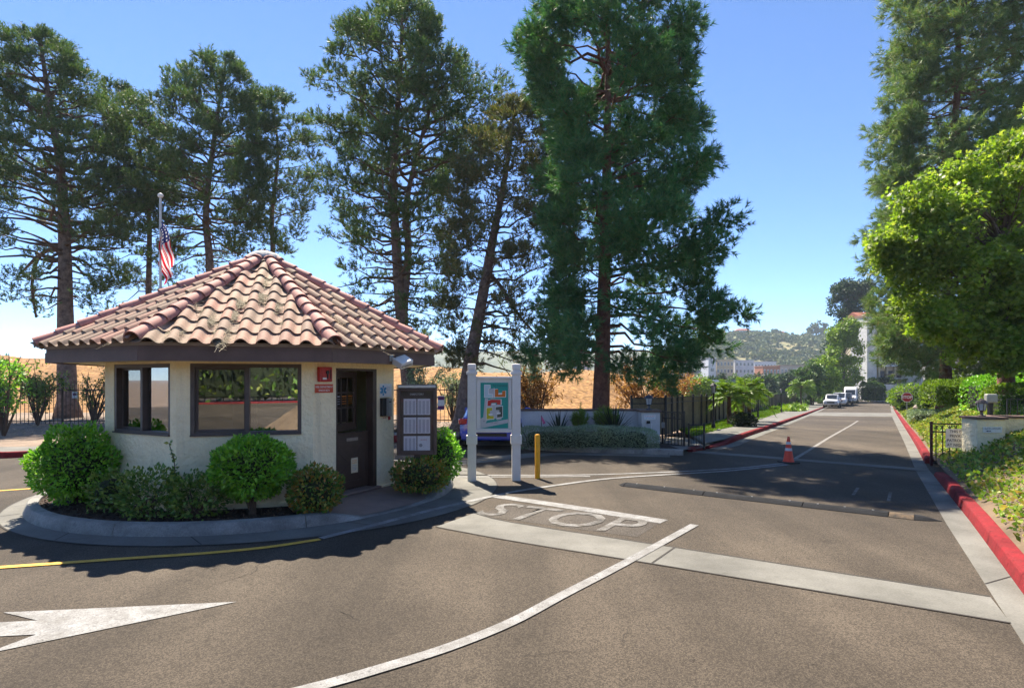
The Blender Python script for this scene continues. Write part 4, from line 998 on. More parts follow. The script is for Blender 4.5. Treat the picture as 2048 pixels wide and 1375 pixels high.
def iron_gate(name, a, c, h, nbar, label, cat, z=0.05, lock=True, scroll=True, bw=0.02):
    """flat iron leaf from ground point a to c"""
    a = Vector(a); c = Vector(c); L = (c - a).length; rz = math.atan2(c.y - a.y, c.x - a.x)
    r = empty(name, (a.x, a.y, GZ(a.x, a.y)), rz, label, cat)
    for x in (0.025, L - 0.025):
        b = MB(); b.box((x, 0, h / 2 + z / 2), (0.05, 0.05, h + z * 0)); b.build('stile', M['iron'], r, bevel=0.004)
    for zz_ in ((z + 0.05, h - 0.02, h - 0.20) if scroll else (z + 0.05, h - 0.02)):
        b = MB(); b.box((L / 2, 0, zz_), (L - 0.1, 0.03, 0.03)); b.build('rail', M['iron'], r)
    me = None
    for k in range(nbar):
        x = 0.05 + (L - 0.1) * (k + 0.5) / nbar
        if me is None:
            b = MB(); b.box((0, 0, (h + z) / 2), (bw, bw, h - z - 0.10)); o = b.build('bar', M['iron'], r); me = o.data; o.location = (x, 0, 0)
        else: inst('bar', me, r, (x, 0, 0))
    if scroll:
        for k in range(max(1, nbar // 2)):
            x = 0.05 + (L - 0.1) * (2 * k + 1) / max(1, nbar // 2) / 2
            b = MB(); b.tube([(x + 0.045 * math.cos(t), 0, h - 0.11 + 0.055 * math.sin(t)) for t in [2 * PI * i / 12 for i in range(13)]], 0.008, 5, cap=False); b.build('scroll', M['iron'], r)
    if lock:
        b = MB(); b.box((0.06, -0.03, h * 0.62), (0.09, 0.05, 0.16)); b.build('lock_box', M['grey_metal'], r)
    return r
iron_gate('walk_gate', (4.38, 17.55), (4.93, 17.1), 1.06, 6, 'black iron pedestrian gate beside the white corner pillar', 'gate')
iron_gate('low_railing', (5.0, 17.05), (5.42, 16.85), 0.72, 5, 'low thin black railing right of the pedestrian gate', 'railing', lock=False, scroll=False, bw=0.012)

# ---- screened iron fence running down the street
M['screen'] = mat('tan_screen', (0.27, 0.205, 0.115), 0.9, scale=1.2, col2=(0.15, 0.115, 0.065), speck=0.25, sscale=25, bump=0.5, bscale=25, world=True)
F0 = [Vector((4.1, 20.6)), Vector((5.35, 20.9))] + [Vector(q[:2]) for q in offset(Lf60, 0.35)][1:52]
fence_pts = resample(F0, 1.0)
fs_ = empty('screened_fence', (F0[0].x, F0[0].y, 0), 0, 'long black post fence backed with tan screening along the pavement', 'fence')
ob = Vector((F0[0].x, F0[0].y, 0)); pm = None; acc = []
Lq = [0]
for i in range(1, len(fence_pts)): Lq.append(Lq[-1] + (fence_pts[i] - fence_pts[i - 1]).length)
marks = [0]; 
for i in range(1, len(fence_pts)):
    if Lq[i] - Lq[marks[-1]] >= 1.18: marks.append(i)
def fh(s): return 1.42 + 0.35 * min(1, s / 60)
for i in marks:
    p = fence_pts[i]; z = GZ(p.x, p.y)
    if pm is None:
        b = MB(); b.box((0, 0, 0.5), (0.075, 0.075, 1.0)); pm = b.build('post', M['iron'], fs_); pm.location = (p.x - ob.x, p.y - ob.y, z); pm.scale = (1, 1, fh(0) + 0.05); pm = pm.data
    else: inst('post', pm, fs_, (p.x - ob.x, p.y - ob.y, z), (0, 0, 0), (1, 1, fh(Lq[i]) + 0.05))
for i0, i1 in zip(marks[:-1], marks[1:]):
    a, c = fence_pts[i0], fence_pts[i1]; za, zc = GZ(a.x, a.y), GZ(c.x, c.y); h = fh(Lq[i0]); h1 = fh(Lq[i1])
    d = (c - a).normalized(); nv = Vector((-d.y, d.x)) * 0.03
    b = MB(); q = [Vector((p.x + nv.x, p.y + nv.y, z)) for p, z in ((a, za + 0.1), (c, zc + 0.1), (c, zc + h1 - 0.04), (a, za + h - 0.04))]
    off = Vector((nv.x, nv.y, 0)) * 0.3
    b.add([v - ob for v in q] + [v + off - ob for v in q], [(0, 1, 2, 3), (7, 6, 5, 4), (0, 4, 5, 1), (1, 5, 6, 2), (2, 6, 7, 3), (3, 7, 4, 0)]); b.build('screen_panel', M['screen'], fs_)
    for dh in (0.12, h - 0.05, h - 0.24):
        b = MB(); b.bar(Vector((a.x, a.y, za + dh)) - ob, Vector((c.x, c.y, zc + dh + (h1 - h if dh > 0.2 else 0))) - ob, 0.03); b.build('rail', M['iron'], fs_)

# ---- black lamp posts on the lawn strip
def lamp_post(loc, h, label):
    r = empty('lamp_post', loc, 0, label, 'lamp post', 'black lamp posts on the lawn strip')
    b = MB(); b.lathe([(0.26, 0.10), (0.26, 0.17), (0.24, 0.18)], 12); b.build('footing', M['kerb'], r)
    b = MB(); b.lathe([(0.09, 0.17), (0.085, 0.25), (0.06, 0.42), (0.045, 0.5), (0.036, h - 0.45), (0.05, h - 0.42), (0.03, h - 0.38)], 10); b.build('post', M['iron'], r, smooth=True, auto=40)
    b = MB(); b.lathe([(0.06, h - 0.38), (0.105, h - 0.12)], 6); b.build('lamp_glass', M['lampglass'], r)
    b = MB()
    for k in range(6):
        a = 2 * PI * k / 6; b.bar((0.062 * math.cos(a), 0.062 * math.sin(a), h - 0.38), (0.108 * math.cos(a), 0.108 * math.sin(a), h - 0.12), 0.016)
    b.build('lamp_cage', M['iron'], r)
    b = MB(); b.lathe([(0.14, h - 0.12), (0.13, h - 0.10), (0.07, h - 0.03), (0.02, h - 0.01), (0.0, h + 0.03)], 10); b.build('lamp_cap', M['iron'], r)
for px, py, h, lb in ((1427, 860, 1.95, 'black lamp post on the lawn strip nearest the pedestrian gate'), (1516, 838, 2.0, 'black lamp post partly hidden behind the clump of palms'), (1562.5, 825, 2.15, 'black lamp post farthest down the lawn strip')):
    p = P(px, py, 0.13); lamp_post((p.x, p.y, GZ(p.x, p.y)), h, lb)
rs = P(1608, 813, 0.1)
r_ = empty('round_sign', (rs.x, rs.y, GZ(rs.x, rs.y)), -0.5, 'round sign seen from its pale back near the parked pickup', 'sign')
b = MB(); b.tube([(0, 0, 0), (0, 0, 1.9)], 0.04, 8); b.build('pole', M['grey_metal'], r_)
b = MB(); b.tube([(0, -0.045, 1.72), (0, -0.06, 1.72)], 0.42, 20); b.build('disc', mat('pale_sign_back', (0.50, 0.48, 0.45), 0.6), r_)

# ---- right-hand gate: pillar, wall, leaf, signs, box
# bank ground height to the right of the right kerb
Rk = [Vector(q[:2]) for q in R2 + R2b]
def kd(x, y):
    """signed distance to the right of the right kerb"""
    best = 1e9; sg = 0; p = Vector((x, y))
    for a, c in zip(Rk[:-1], Rk[1:]):
        d = c - a; t = max(0, min(1, (p - a).dot(d) / d.length_squared)); q = a + d * t; r = (p - q).length
        if r < best: best = r; sg = d.x * (p.y - a.y) - d.y * (p.x - a.x)
    return best if sg < 0 else -best
def BZ(x, y):
    d = kd(x, y) - 0.17; g = GZ(x, y)
    if d <= 0: return g + 0.13
    rise = 0.13 + 0.50 * d if d < 2.6 else 0.13 + 1.30 + 0.20 * (d - 2.6)
    rise = min(rise, 2.2 + 0.02 * d)
    return g + rise + 0.035 * math.sin(3.1 * x + 1.3 * y) * min(1, d) + 0.03 * math.sin(5.3 * y - 2.2 * x) * min(1, d)
rp = Vector((9.93, 12.65))
rg = empty('entrance_pillar', (rp.x, rp.y, 0), math.radians(-6), 'cream pillar on the ivy bank carrying a brown lantern', 'pillar')
b = MB(); b.box((0, 0, 0.58), (0.55, 0.5, 1.12)); b.build('shaft', M['stucco'], rg, bevel=0.01)
b = MB(); b.box((0, 0, 1.165), (0.62, 0.58, 0.05)); b.build('cap', M['brown_wood'], rg, bevel=0.006)
lantern('lantern', (rp.x - 0.03, rp.y, 1.19), 0.76, 'brown lantern on the cream pillar above the ivy bank', M['brownlamp'])
bw_ = empty('bank_wall', (10.2, 12.85, 0), math.radians(-12), 'low cream wall with brown cap running right from the entrance pillar', 'wall')
b = MB(); b.box((2.1, 0, 0.66), (4.2, 0.2, 1.0)); b.build('wall', M['stucco'], bw_)
b = MB(); b.box((2.1, 0, 1.175), (4.24, 0.27, 0.05)); b.build('cap', M['brown_wood'], bw_, bevel=0.006)
sgn = empty('gate_opener_sign', (rp.x - 0.01, rp.y - 0.262, 0.93), math.radians(-6), 'white plate reading GATE OPENER with a black arrow', 'sign')
b = MB(); b.box((0, 0, 0), (0.37, 0.008, 0.12)); b.build('plate', M['white'], sgn)
text_on('GATE OPENER', 0.048, M['ink'], sgn, (0, -0.0055, 0.022), (PI / 2, 0, 0))
b = MB(); b.add([(-0.13, -0.0055, -0.025), (-0.09, -0.0055, -0.01), (-0.09, -0.0055, -0.02), (-0.03, -0.0055, -0.015), (-0.03, -0.0055, -0.03), (-0.09, -0.0055, -0.032), (-0.09, -0.0055, -0.042)], [(0, 6, 5, 4, 3, 2, 1)]); b.build('arrow', M['ink'], sgn)
lg = iron_gate('entry_gate', (9.44, 13.55), (10.25, 13.25), 1.0, 6, 'black iron vehicle gate leaf open against the ivy bank', 'gate', lock=False, scroll=True, bw=0.018)
for ch in list(lg.children):
    if ch.name.startswith('stile') and ch.data and abs(sum(v.co.x for v in ch.data.vertices) / 8) < 0.1: ch.data.materials.clear(); ch.data.materials.append(mat('maroon_post', (0.07, 0.014, 0.018), 0.5)); break
gs = empty('gate_sign', (9.875, 13.33, 0.66), math.radians(-20), 'cream sign on the open gate with lettering cut off by the pillar', 'sign')
b = MB(); b.box((0.05, 0, 0.0), (0.50, 0.012, 0.42)); b.build('plate', M['cream_white'], gs)
for t_, z in (('THIS IS', 0.15), ('PRIVATE', 0.05), ('PATROLLED', -0.05), ('AT NIGHT', -0.15)): text_on(t_, 0.085, M['ink'], gs, (-0.18 if len(t_) > 7 else -0.13, -0.008, z), (PI / 2, 0, 0), 'LEFT', 0.9, 0.001)
mbx = empty('metal_control_box', (10.32, 12.95, 0.0), math.radians(-4), 'pale metal control box on a dark post behind the entrance pillar', 'control box')
b = MB(); b.box((0, 0, 0.85), (0.075, 0.075, 1.3)); b.build('post', M['iron'], mbx)
b = MB(); b.box((0, -0.02, 1.56), (0.22, 0.12, 0.19)); b.build('box', mat('pale_box', (0.42, 0.41, 0.35), 0.5), mbx, bevel=0.025, seg=3)
# railing along the bank wall
br = empty('bank_railing', (11.5, 14.0, 0), math.radians(-10), 'thin black railing above the bank wall before the hedges', 'railing')
zr = 0.72
for x in (0.05, 0.9, 1.75, 2.6, 3.45):
    b = MB(); b.box((x, 0, zr + 0.35), (0.03, 0.03, 0.9)); b.build('post', M['iron'], br)
for z in (zr + 0.79, zr + 0.05):
    b = MB(); b.box((1.75, 0, z), (3.45, 0.025, 0.025)); b.build('rail', M['iron'], br)
for k in range(24):
    b = MB(); b.box((0.12 + k * 0.14, 0, zr + 0.42), (0.012, 0.012, 0.72)); b.build('bar', M['iron'], br)

# ---- stop sign down the street
sp_ = Vector((31.6, 48.0)); zg = BZ(sp_.x, sp_.y)
ss = empty('stop_sign', (sp_.x, sp_.y, GZ(sp_.x, sp_.y)), math.radians(-30), 'red octagonal stop sign on the right verge of the street', 'stop sign')
zc = EYE - (794 - HY) * 48.0 / FPX - GZ(sp_.x, sp_.y)
b = MB(); b.tube([(0, 0.03, 0), (0, 0.03, zc + 0.4)], 0.03, 8); b.build('pole', M['grey_metal'], ss)
def octo(r, y0, y1): return [(r * math.cos(PI / 8 + PI / 4 * k), r * math.sin(PI / 8 + PI / 4 * k) + zc) for k in range(8)]
b = MB(); b.ext(octo(0.41, 0, 0), -0.012, 0.0); b.build('border', M['white'], ss)
b = MB(); b.ext(octo(0.375, 0, 0), -0.018, -0.0125); b.build('face', mat('stop_red', (0.40, 0.01, 0.015), 0.5), ss)
text_on('STOP', 0.30, M['white'], ss, (0, -0.0205, zc), (PI / 2, 0, 0), bold=0.008)

# ---- flag pole and limp flag
fp = empty('flagpole', (A(321, 560, 19.5).x, 19.5, 0.1), 0, 'white flagpole with a ball finial behind the gatehouse roof', 'flagpole')
ht = EYE + (HY - 396) * 19.5 / FPX - 0.1
b = MB(); b.tube([(0, 0, 0), (0, 0, ht)], [0.05, 0.035], 12); b.build('pole', mat('pole_white', (0.66, 0.64, 0.60), 0.4, scale=5), fp, smooth=True, auto=40)
b = MB(); b.lathe([(0.02, 0), (0.07, 0.03), (0.09, 0.08), (0.07, 0.13), (0.02, 0.16)], 14, (0, 0, ht)); b.build('finial', M['cream_white'], fp, smooth=True)
fg = empty('flag', (fp.location.x + 0.05, 19.5, 0.1 + ht - 0.55), 0, 'limp red white and blue striped flag hanging on the pole', 'flag')
rows, colsn = 26, 28; fv = []
for i in range(rows + 1):
    h = i / rows
    for k in range(colsn + 1):
        s = k / colsn
        # hoist along the pole, the fly hanging in folds
        z = -0.25 - h * 0.75 - s * 1.45 * (0.45 + 0.55 * min(1, s * 3)) + 0.15 * s
        x = 0.01 + (1 - h * 0.5) * s ** 0.7 * 0.46 + 0.06 * math.sin(9 * s + 7 * h) * s - 0.22 * h * math.sin(PI * min(1, s * 1.2))
        y = 0.10 * math.sin(6 * h + 5 * s) * min(1, s * 3) + 0.06 * math.sin(15 * h)
        fv.append((x - 0.10 * s * h, y - 0.06, z))
b = MB()
for i in range(rows):
    for k in range(colsn):
        canton = i < 14 and k < 11
        mi = 2 if canton else (0 if (i // 2) % 2 == 0 else 1)
        if canton and i % 3 == 1 and k % 2 == 1: mi = 1
        a = i * (colsn + 1) + k; b.f.append((a, a + 1, a + colsn + 2, a + colsn + 1)); b.m.append(mi)
b.v = fv
b.build('cloth', [leafmat('flag_red', [(0.62, 0.02, 0.04), (0.60, 0.02, 0.04)], 0.8, 0.45, tint=(1, 1, 1)), leafmat('flag_white', [(0.78, 0.76, 0.76), (0.75, 0.74, 0.74)], 0.8, 0.45, tint=(1, 1, 1)), leafmat('flag_blue', [(0.02, 0.03, 0.14), (0.02, 0.03, 0.14)], 0.8, 0.3, tint=(1, 1, 1))], fg, smooth=True)
# ================================================================== VEHICLES, PERSON
def car_paint(n, c): return mat(n, c, 0.28, var=0.02, scale=2, spec=0.6, coat=0.6)
M['carglass'] = mat('car_glass', (0.02, 0.025, 0.03), 0.08, spec=0.8, scale=3)
M['chrome'] = mat('chrome', (0.55, 0.55, 0.56), 0.2, metal=0.9, scale=6)
M['tyre'] = mat('tyre', (0.015, 0.015, 0.016), 0.9, scale=20)
M['rim'] = mat('alloy_rim', (0.42, 0.42, 0.44), 0.35, metal=0.7, scale=10)
M['taillight'] = mat('red_lens', (0.55, 0.012, 0.015), 0.2, spec=0.7)
M['headlight'] = mat('clear_lens', (0.62, 0.64, 0.66), 0.12, spec=0.8)
def loft(name, secs, m, parent, smooth=True, auto=38):
    """closed skin through cross-sections: each (x, [(y,z)...]) with the same number of points"""
    b = MB(); n = len(secs[0][1]); vs_ = [(x, y, z) for x, pr in secs for y, z in pr]
    fs_ = [(i * n + k, i * n + (k + 1) % n, (i + 1) * n + (k + 1) % n, (i + 1) * n + k) for i in range(len(secs) - 1) for k in range(n)]
    fs_ += [tuple(range(n)), tuple((len(secs) - 1) * n + k for k in range(n - 1, -1, -1))]
    b.add(vs_, fs_); return b.build(name, m, parent, smooth=smooth, auto=auto)
def lower_sec(w, z0, zs, zt):
    return [(-w * 0.90, z0), (-w, z0 + 0.16), (-w * 1.0, (z0 + zs) / 2), (-w * 0.985, zs), (-w * 0.86, zt), (0, zt + 0.02), (w * 0.86, zt), (w * 0.985, zs), (w, (z0 + zs) / 2), (w, z0 + 0.16), (w * 0.90, z0)]
def cab_sec(w0, z0, w1, z1):
    return [(-w0, z0), (-w1, z1 - 0.08), (-w1 * 0.86, z1), (0, z1 + 0.015), (w1 * 0.86, z1), (w1, z1 - 0.08), (w0, z0)]
def wheel(parent, x, y, r=0.35, w=0.24):
    s = 1 if y > 0 else -1
    b = MB(); n = 20; pr = [(r * 0.62, -w / 2), (r * 0.93, -w / 2), (r, -w * 0.36), (r, w * 0.36), (r * 0.93, w / 2), (r * 0.62, w / 2)]
    vs_ = [(x + a * math.cos(2 * PI * k / n), y + c, r + a * math.sin(2 * PI * k / n)) for a, c in pr for k in range(n)]
    b.add(vs_, [(i * n + k, i * n + (k + 1) % n, (i + 1) * n + (k + 1) % n, (i + 1) * n + k) for i in range(5) for k in range(n)]); wh = b.build('wheel', M['tyre'], parent, smooth=True, auto=40)
    b = MB(); b.tube([(x, y - s * 0.02, r), (x, y + s * w * 0.42, r)], [r * 0.63, r * 0.60], 18)
    for k in range(5):
        a = 2 * PI * k / 5; b.box((x + 0.3 * r * math.cos(a), y + s * w * 0.44, r + 0.3 * r * math.sin(a)), (r * 0.5, 0.02, r * 0.13), rot=Matrix.Rotation(-a, 3, 'Y'))
    b.build('rim', M['rim'], wh)
def vehicle(name, loc, rz, sc, label, cat, kind, paint, group=None):
    r = empty(name, loc, rz, label, cat, group); r.scale = (sc, sc, sc)
    # local +x is the front of the vehicle
    if kind == 'hatch':
        L, w, zs, zt, zr = 4.25, 0.90, 0.78, 0.92, 1.46; ax = (1.32, -1.30); wr = 0.33
        secs = [(-2.12, lower_sec(w * 0.80, 0.34, 0.70, 0.84)), (-2.04, lower_sec(w * 0.93, 0.26, zs, 0.92)), (-1.6, lower_sec(w, 0.20, zs + 0.03, zt + 0.03)), (0.0, lower_sec(w, 0.18, zs, zt)), (1.0, lower_sec(w, 0.20, zs, zt)), (1.85, lower_sec(w * 0.95, 0.22, 0.66, 0.76)), (2.12, lower_sec(w * 0.78, 0.30, 0.56, 0.62))]
        cab = [(-1.98, cab_sec(0.78, 0.86, 0.66, 0.98)), (-1.55, cab_sec(0.82, 0.9, 0.64, 1.36)), (-0.9, cab_sec(0.82, 0.9, 0.64, zr)), (0.2, cab_sec(0.82, 0.9, 0.64, zr - 0.02)), (1.15, cab_sec(0.80, 0.86, 0.66, 0.92))]
    elif kind == 'pickup':
        L, w, zs, zt, zr = 5.6, 0.98, 1.0, 1.14, 1.86; ax = (1.75, -1.75); wr = 0.39
        secs = [(-2.8, lower_sec(w * 0.95, 0.48, zs, zt)), (-2.7, lower_sec(w, 0.44, zs, zt)), (0.9, lower_sec(w, 0.40, zs, zt)), (1.6, lower_sec(w, 0.42, zs, zt)), (2.55, lower_sec(w * 0.97, 0.42, 0.96, 1.10)), (2.8, lower_sec(w * 0.88, 0.46, 0.88, 1.02))]
        cab = [(-1.05, cab_sec(0.90, 1.1, 0.76, 1.70)), (-0.9, cab_sec(0.90, 1.1, 0.76, zr)), (0.45, cab_sec(0.90, 1.1, 0.76, zr)), (1.25, cab_sec(0.88, 1.08, 0.74, 1.15))]
    elif kind == 'suv':
        L, w, zs, zt, zr = 5.1, 0.98, 1.0, 1.12, 1.88; ax = (1.6, -1.55); wr = 0.39
        secs = [(-2.55, lower_sec(w * 0.93, 0.46, zs, zt)), (-2.45, lower_sec(w, 0.42, zs, zt)), (0.9, lower_sec(w, 0.38, zs, zt)), (1.6, lower_sec(w, 0.4, zs, zt)), (2.35, lower_sec(w * 0.97, 0.4, 0.96, 1.08)), (2.55, lower_sec(w * 0.88, 0.46, 0.86, 1.0))]
        cab = [(-2.5, cab_sec(0.90, 1.06, 0.78, 1.5)), (-2.3, cab_sec(0.90, 1.08, 0.78, zr)), (0.4, cab_sec(0.90, 1.08, 0.78, zr)), (1.25, cab_sec(0.88, 1.06, 0.76, 1.13))]
    else:  # van
        L, w, zs, zt, zr = 5.6, 1.0, 1.15, 1.3, 2.55; ax = (1.95, -1.6); wr = 0.36
        secs = [(-2.8, lower_sec(w * 0.97, 0.4, zs, zt)), (-2.7, lower_sec(w, 0.36, zs, zt)), (1.4, lower_sec(w, 0.34, zs, zt)), (2.3, lower_sec(w * 0.96, 0.36, 0.95, 1.15)), (2.8, lower_sec(w * 0.86, 0.42, 0.75, 0.88))]
        cab = [(-2.78, cab_sec(0.95, 1.2, 0.86, 2.5)), (-2.6, cab_sec(0.95, 1.2, 0.86, zr)), (0.9, cab_sec(0.95, 1.2, 0.86, zr)), (1.45, cab_sec(0.93, 1.2, 0.82, 2.2)), (2.25, cab_sec(0.90, 1.12, 0.78, 1.22))]
    body = loft('body', secs, paint, r)
    loft('cabin', cab, paint, r)
    # wheel arches
    for x in ax:
        for s in (-1, 1):
            b = MB(); b.tube([(x, s * (w - 0.12), wr), (x, s * (w + 0.006), wr)], wr * 1.18, 20); b.build('wheel_arch', M['tyre'], r)
            wheel(r, x, s * (w - 0.10), wr)
    # windscreen and rear window: slabs lying on the first and last cabin slopes
    def glass(i, k, nm, sh=0.012):
        (xa, pa), (xb, pb) = cab[i], cab[k]
        e = Vector((xb - xa, 0, pb[3][1] - pa[3][1])); nv = Vector((-e.z, 0, e.x)).normalized() * sh
        if nv.z < 0: nv = -nv
        q = []
        for x, pr, t in ((xa, pa, 0.12), (xb, pb, 0.10)):
            ox, op = (xb, pb) if x == xa else (xa, pa)
            xx = x + (ox - x) * t; zz_ = pr[3][1] + (op[3][1] - pr[3][1]) * t; ww = pr[2][0] + (op[2][0] - pr[2][0]) * t
            q += [Vector((xx, -abs(ww) * 0.98, zz_ - 0.012)) + nv, Vector((xx, abs(ww) * 0.98, zz_ - 0.012)) + nv]
        b = MB(); b.add(q + [v - nv * 2 for v in q], [(0, 1, 3, 2), (4, 6, 7, 5), (0, 4, 5, 1), (2, 3, 7, 6), (0, 2, 6, 4), (1, 5, 7, 3)]); b.build(nm, M['carglass'], r)
    glass(len(cab) - 1, len(cab) - 2, 'windscreen')
    if kind in ('hatch', 'suv'): glass(0, 1, 'rear_window')
    for s in (-1, 1):
        c = cab[-3:] if kind != 'van' else cab[-3:]
        x0 = cab[1][0] + 0.15 if kind != 'van' else 0.75; x1 = cab[-2][0]; x2 = cab[-1][0] - 0.18
        zb = cab[1][1][0][1] + 0.06; zt_ = min(cab[-2][1][1][1], cab[1][1][1][1]) - 0.02
        w0, w1 = cab[-2][1][0][0], cab[-2][1][1][0]
        def wy(z): t = (z - cab[-2][1][0][1]) / (cab[-2][1][1][1] - cab[-2][1][0][1]); return s * (abs(w0) + (abs(w1) - abs(w0)) * t + 0.006)
        pts_ = [(x0, zb), (x2, zb), (x1 - 0.02, zt_), (x0 + 0.06, zt_)]
        b = MB(); b.add([(x, wy(z), z) for x, z in pts_] + [(x, wy(z) - s * 0.03, z) for x, z in pts_], [(0, 1, 2, 3), (7, 6, 5, 4), (0, 4, 5, 1), (1, 5, 6, 2), (2, 6, 7, 3), (3, 7, 4, 0)]); b.build('side_window', M['carglass'], r)
        b = MB(); b.box((cab[-1][0] - 0.45, s * (w + 0.10), zb + 0.05), (0.12, 0.2, 0.15)); b.build('mirror', paint if kind == 'hatch' else M['black'], r, bevel=0.03)
        fx = secs[-1][0]; ff = secs[-1][1]
        b = MB(); b.box((fx - 0.03, s * w * 0.68, ff[3][1] - 0.04), (0.12, 0.36, 0.17), rz=-s * 0.25); b.build('headlight', M['headlight'], r, bevel=0.03)
        rx_ = secs[0][0]
        b = MB(); b.box((rx_ + 0.05, s * w * 0.80, (0.80 if kind == 'hatch' else 0.95)), (0.16, 0.30, 0.17 if kind == 'hatch' else 0.34), rz=s * 0.35); b.build('taillight', M['taillight'], r, bevel=0.03)
    fx = secs[-1][0]
    b = MB(); b.box((fx + 0.005, 0, secs[-1][1][3][1] - 0.06), (0.05, w * 0.95, 0.22)); gr_ = b.build('grille', M['black'], r, bevel=0.01)
    b = MB(); b.box((fx + 0.035, 0, secs[-1][1][3][1] - 0.06), (0.03, w * 0.95, 0.04)); b.build('grille_bar', M['chrome'], gr_)
    b = MB(); b.box((fx + 0.02, 0, secs[-1][1][0][1] + 0.10), (0.14, w * 1.75, 0.18)); b.build('front_bumper', M['chrome'] if kind == 'pickup' else paint, r, bevel=0.03)
    b = MB(); b.box((secs[0][0] - 0.03, 0, secs[0][1][0][1] + 0.06), (0.16, w * 1.72, 0.26)); b.build('rear_bumper', paint if kind == 'hatch' else M['chrome'], r, bevel=0.05, seg=2)
    b = MB(); b.box((secs[0][0] - 0.115, 0, 0.44), (0.01, w * 1.2, 0.10)); b.build('bumper_vent', M['black'], r)
    b = MB(); b.box((secs[0][0] - 0.02, 0, 0.64), (0.03, 0.32, 0.16)); b.build('number_plate', M['white'], r)
    return r
blue = car_paint('blue_car_paint', (0.012, 0.045, 0.42)); whitep = car_paint('white_car_paint', (0.68, 0.68, 0.67)); silver = car_paint('silver_white_paint', (0.60, 0.60, 0.60)); dark = car_paint('charcoal_paint', (0.04, 0.042, 0.05))
vehicle('parked_car', (-0.52, 18.95, 0), math.radians(86), 0.98, 'bright blue hatchback half hidden behind the white map sign', 'car', 'hatch', blue)
srz_ = math.atan2(-RD.y, -RD.x)
def on_street(px, py): p = P(px, py); return (p.x, p.y, GZ(p.x, p.y))
cg = 'vehicles parked along the left kerb'
a_ = P(1663, 815.5); vehicle('parked_car', (a_.x + RD.x * 1.4, a_.y + RD.y * 1.4, GZ(a_.x, a_.y)), srz_, 1.0, 'white pickup truck first in the row of parked vehicles', 'pickup', 'pickup', silver, cg)
q_ = Vector((a_.x, a_.y)) + RD * 9.2 + Vector((0.45, -0.25)); vehicle('parked_car', (q_.x, q_.y, GZ(q_.x, q_.y)), srz_, 1.06, 'white sport utility vehicle parked behind the pickup', 'car', 'suv', whitep, cg)
q_ = Vector((a_.x, a_.y)) + RD * 15.6 + Vector((0.9, -0.55)); vehicle('parked_car', (q_.x, q_.y, GZ(q_.x, q_.y)), srz_, 0.98, 'charcoal car parked between the white utility vehicle and the van', 'car', 'suv', dark, cg)
q_ = Vector((a_.x, a_.y)) + RD * 24.0 + Vector((1.2, -0.75)); vehicle('parked_car', (q_.x, q_.y, GZ(q_.x, q_.y)), srz_, 1.08, 'tall white delivery van last in the row of parked vehicles', 'van', 'van', whitep, cg)

# ---- person riding away / standing at the end of the street
def skinned(name, verts, edges, radii, m, parent, sub=1):
    me = bpy.data.meshes.new(name); me.from_pydata(verts, edges, []); me.materials.append(m)
    o = bpy.data.objects.new(name, me); link(o); o.parent = parent
    md = o.modifiers.new('skin', 'SKIN'); md.use_smooth_shade = True
    for i, sv in enumerate(me.skin_vertices[0].data):
        sv.radius = (radii[i], radii[i]); sv.use_root = (i == 0)
    md = o.modifiers.new('sub', 'SUBSURF'); md.levels = sub; md.render_levels = sub
    return o
pp = P(1736.5, 802.3)
pe = empty('person', (pp.x, pp.y, GZ(pp.x, pp.y)), math.radians(-30), 'person in a black top and grey trousers walking away by the hedge', 'person')
V_ = [(0, 0, 0.95), (0, 0, 1.15), (0, 0, 1.38), (0, 0, 1.50), (0, 0.01, 1.58), (0, 0.01, 1.68),
      (0.19, 0, 1.42), (0.27, 0.0, 1.15), (0.25, 0.10, 0.92), (-0.19, 0, 1.42), (-0.27, 0.0, 1.15), (-0.25, 0.10, 0.92),
      (0.10, 0, 0.90), (0.11, 0.06, 0.50), (0.11, -0.02, 0.08), (0.12, 0.13, 0.04), (-0.10, 0, 0.90), (-0.11, -0.02, 0.50), (-0.11, -0.12, 0.09), (-0.12, 0.03, 0.04)]
E_ = [(0, 1), (1, 2), (2, 3), (3, 4), (4, 5), (2, 6), (6, 7), (7, 8), (2, 9), (9, 10), (10, 11), (0, 12), (12, 13), (13, 14), (14, 15), (0, 16), (16, 17), (17, 18), (18, 19)]
R_l = [0.15, 0.15, 0.16, 0.06, 0.09, 0.085, 0.075, 0.055, 0.04, 0.075, 0.055, 0.04, 0.095, 0.065, 0.045, 0.04, 0.095, 0.065, 0.045, 0.04]
skinned('body', V_, E_, R_l, mat('skin', (0.30, 0.17, 0.11), 0.6), pe)
skinned('jacket', [(0, 0, 0.92), (0, 0, 1.15), (0, 0, 1.40), (0.2, 0, 1.42), (0.28, 0, 1.15), (-0.2, 0, 1.42), (-0.28, 0, 1.15)], [(0, 1), (1, 2), (2, 3), (3, 4), (2, 5), (5, 6)], [0.18, 0.18, 0.19, 0.10, 0.075, 0.10, 0.075], mat('black_jacket', (0.015, 0.015, 0.018), 0.9), pe)
skinned('trousers', [(0, 0, 0.95), (0.10, 0, 0.88), (0.11, 0.06, 0.50), (0.11, -0.02, 0.12), (-0.10, 0, 0.88), (-0.11, -0.02, 0.50), (-0.11, -0.12, 0.13)], [(0, 1), (1, 2), (2, 3), (0, 4), (4, 5), (5, 6)], [0.17, 0.115, 0.085, 0.07, 0.115, 0.085, 0.07], mat('grey_trousers', (0.10, 0.11, 0.14), 0.9), pe)
b = MB(); b.lathe([(0.02, 0.14), (0.08, 0.12), (0.105, 0.05), (0.10, -0.02), (0.085, -0.05)], 12, (0, 0.0, 1.66)); b.build('hair', mat('dark_hair', (0.02, 0.016, 0.012), 0.8), pe, smooth=True)
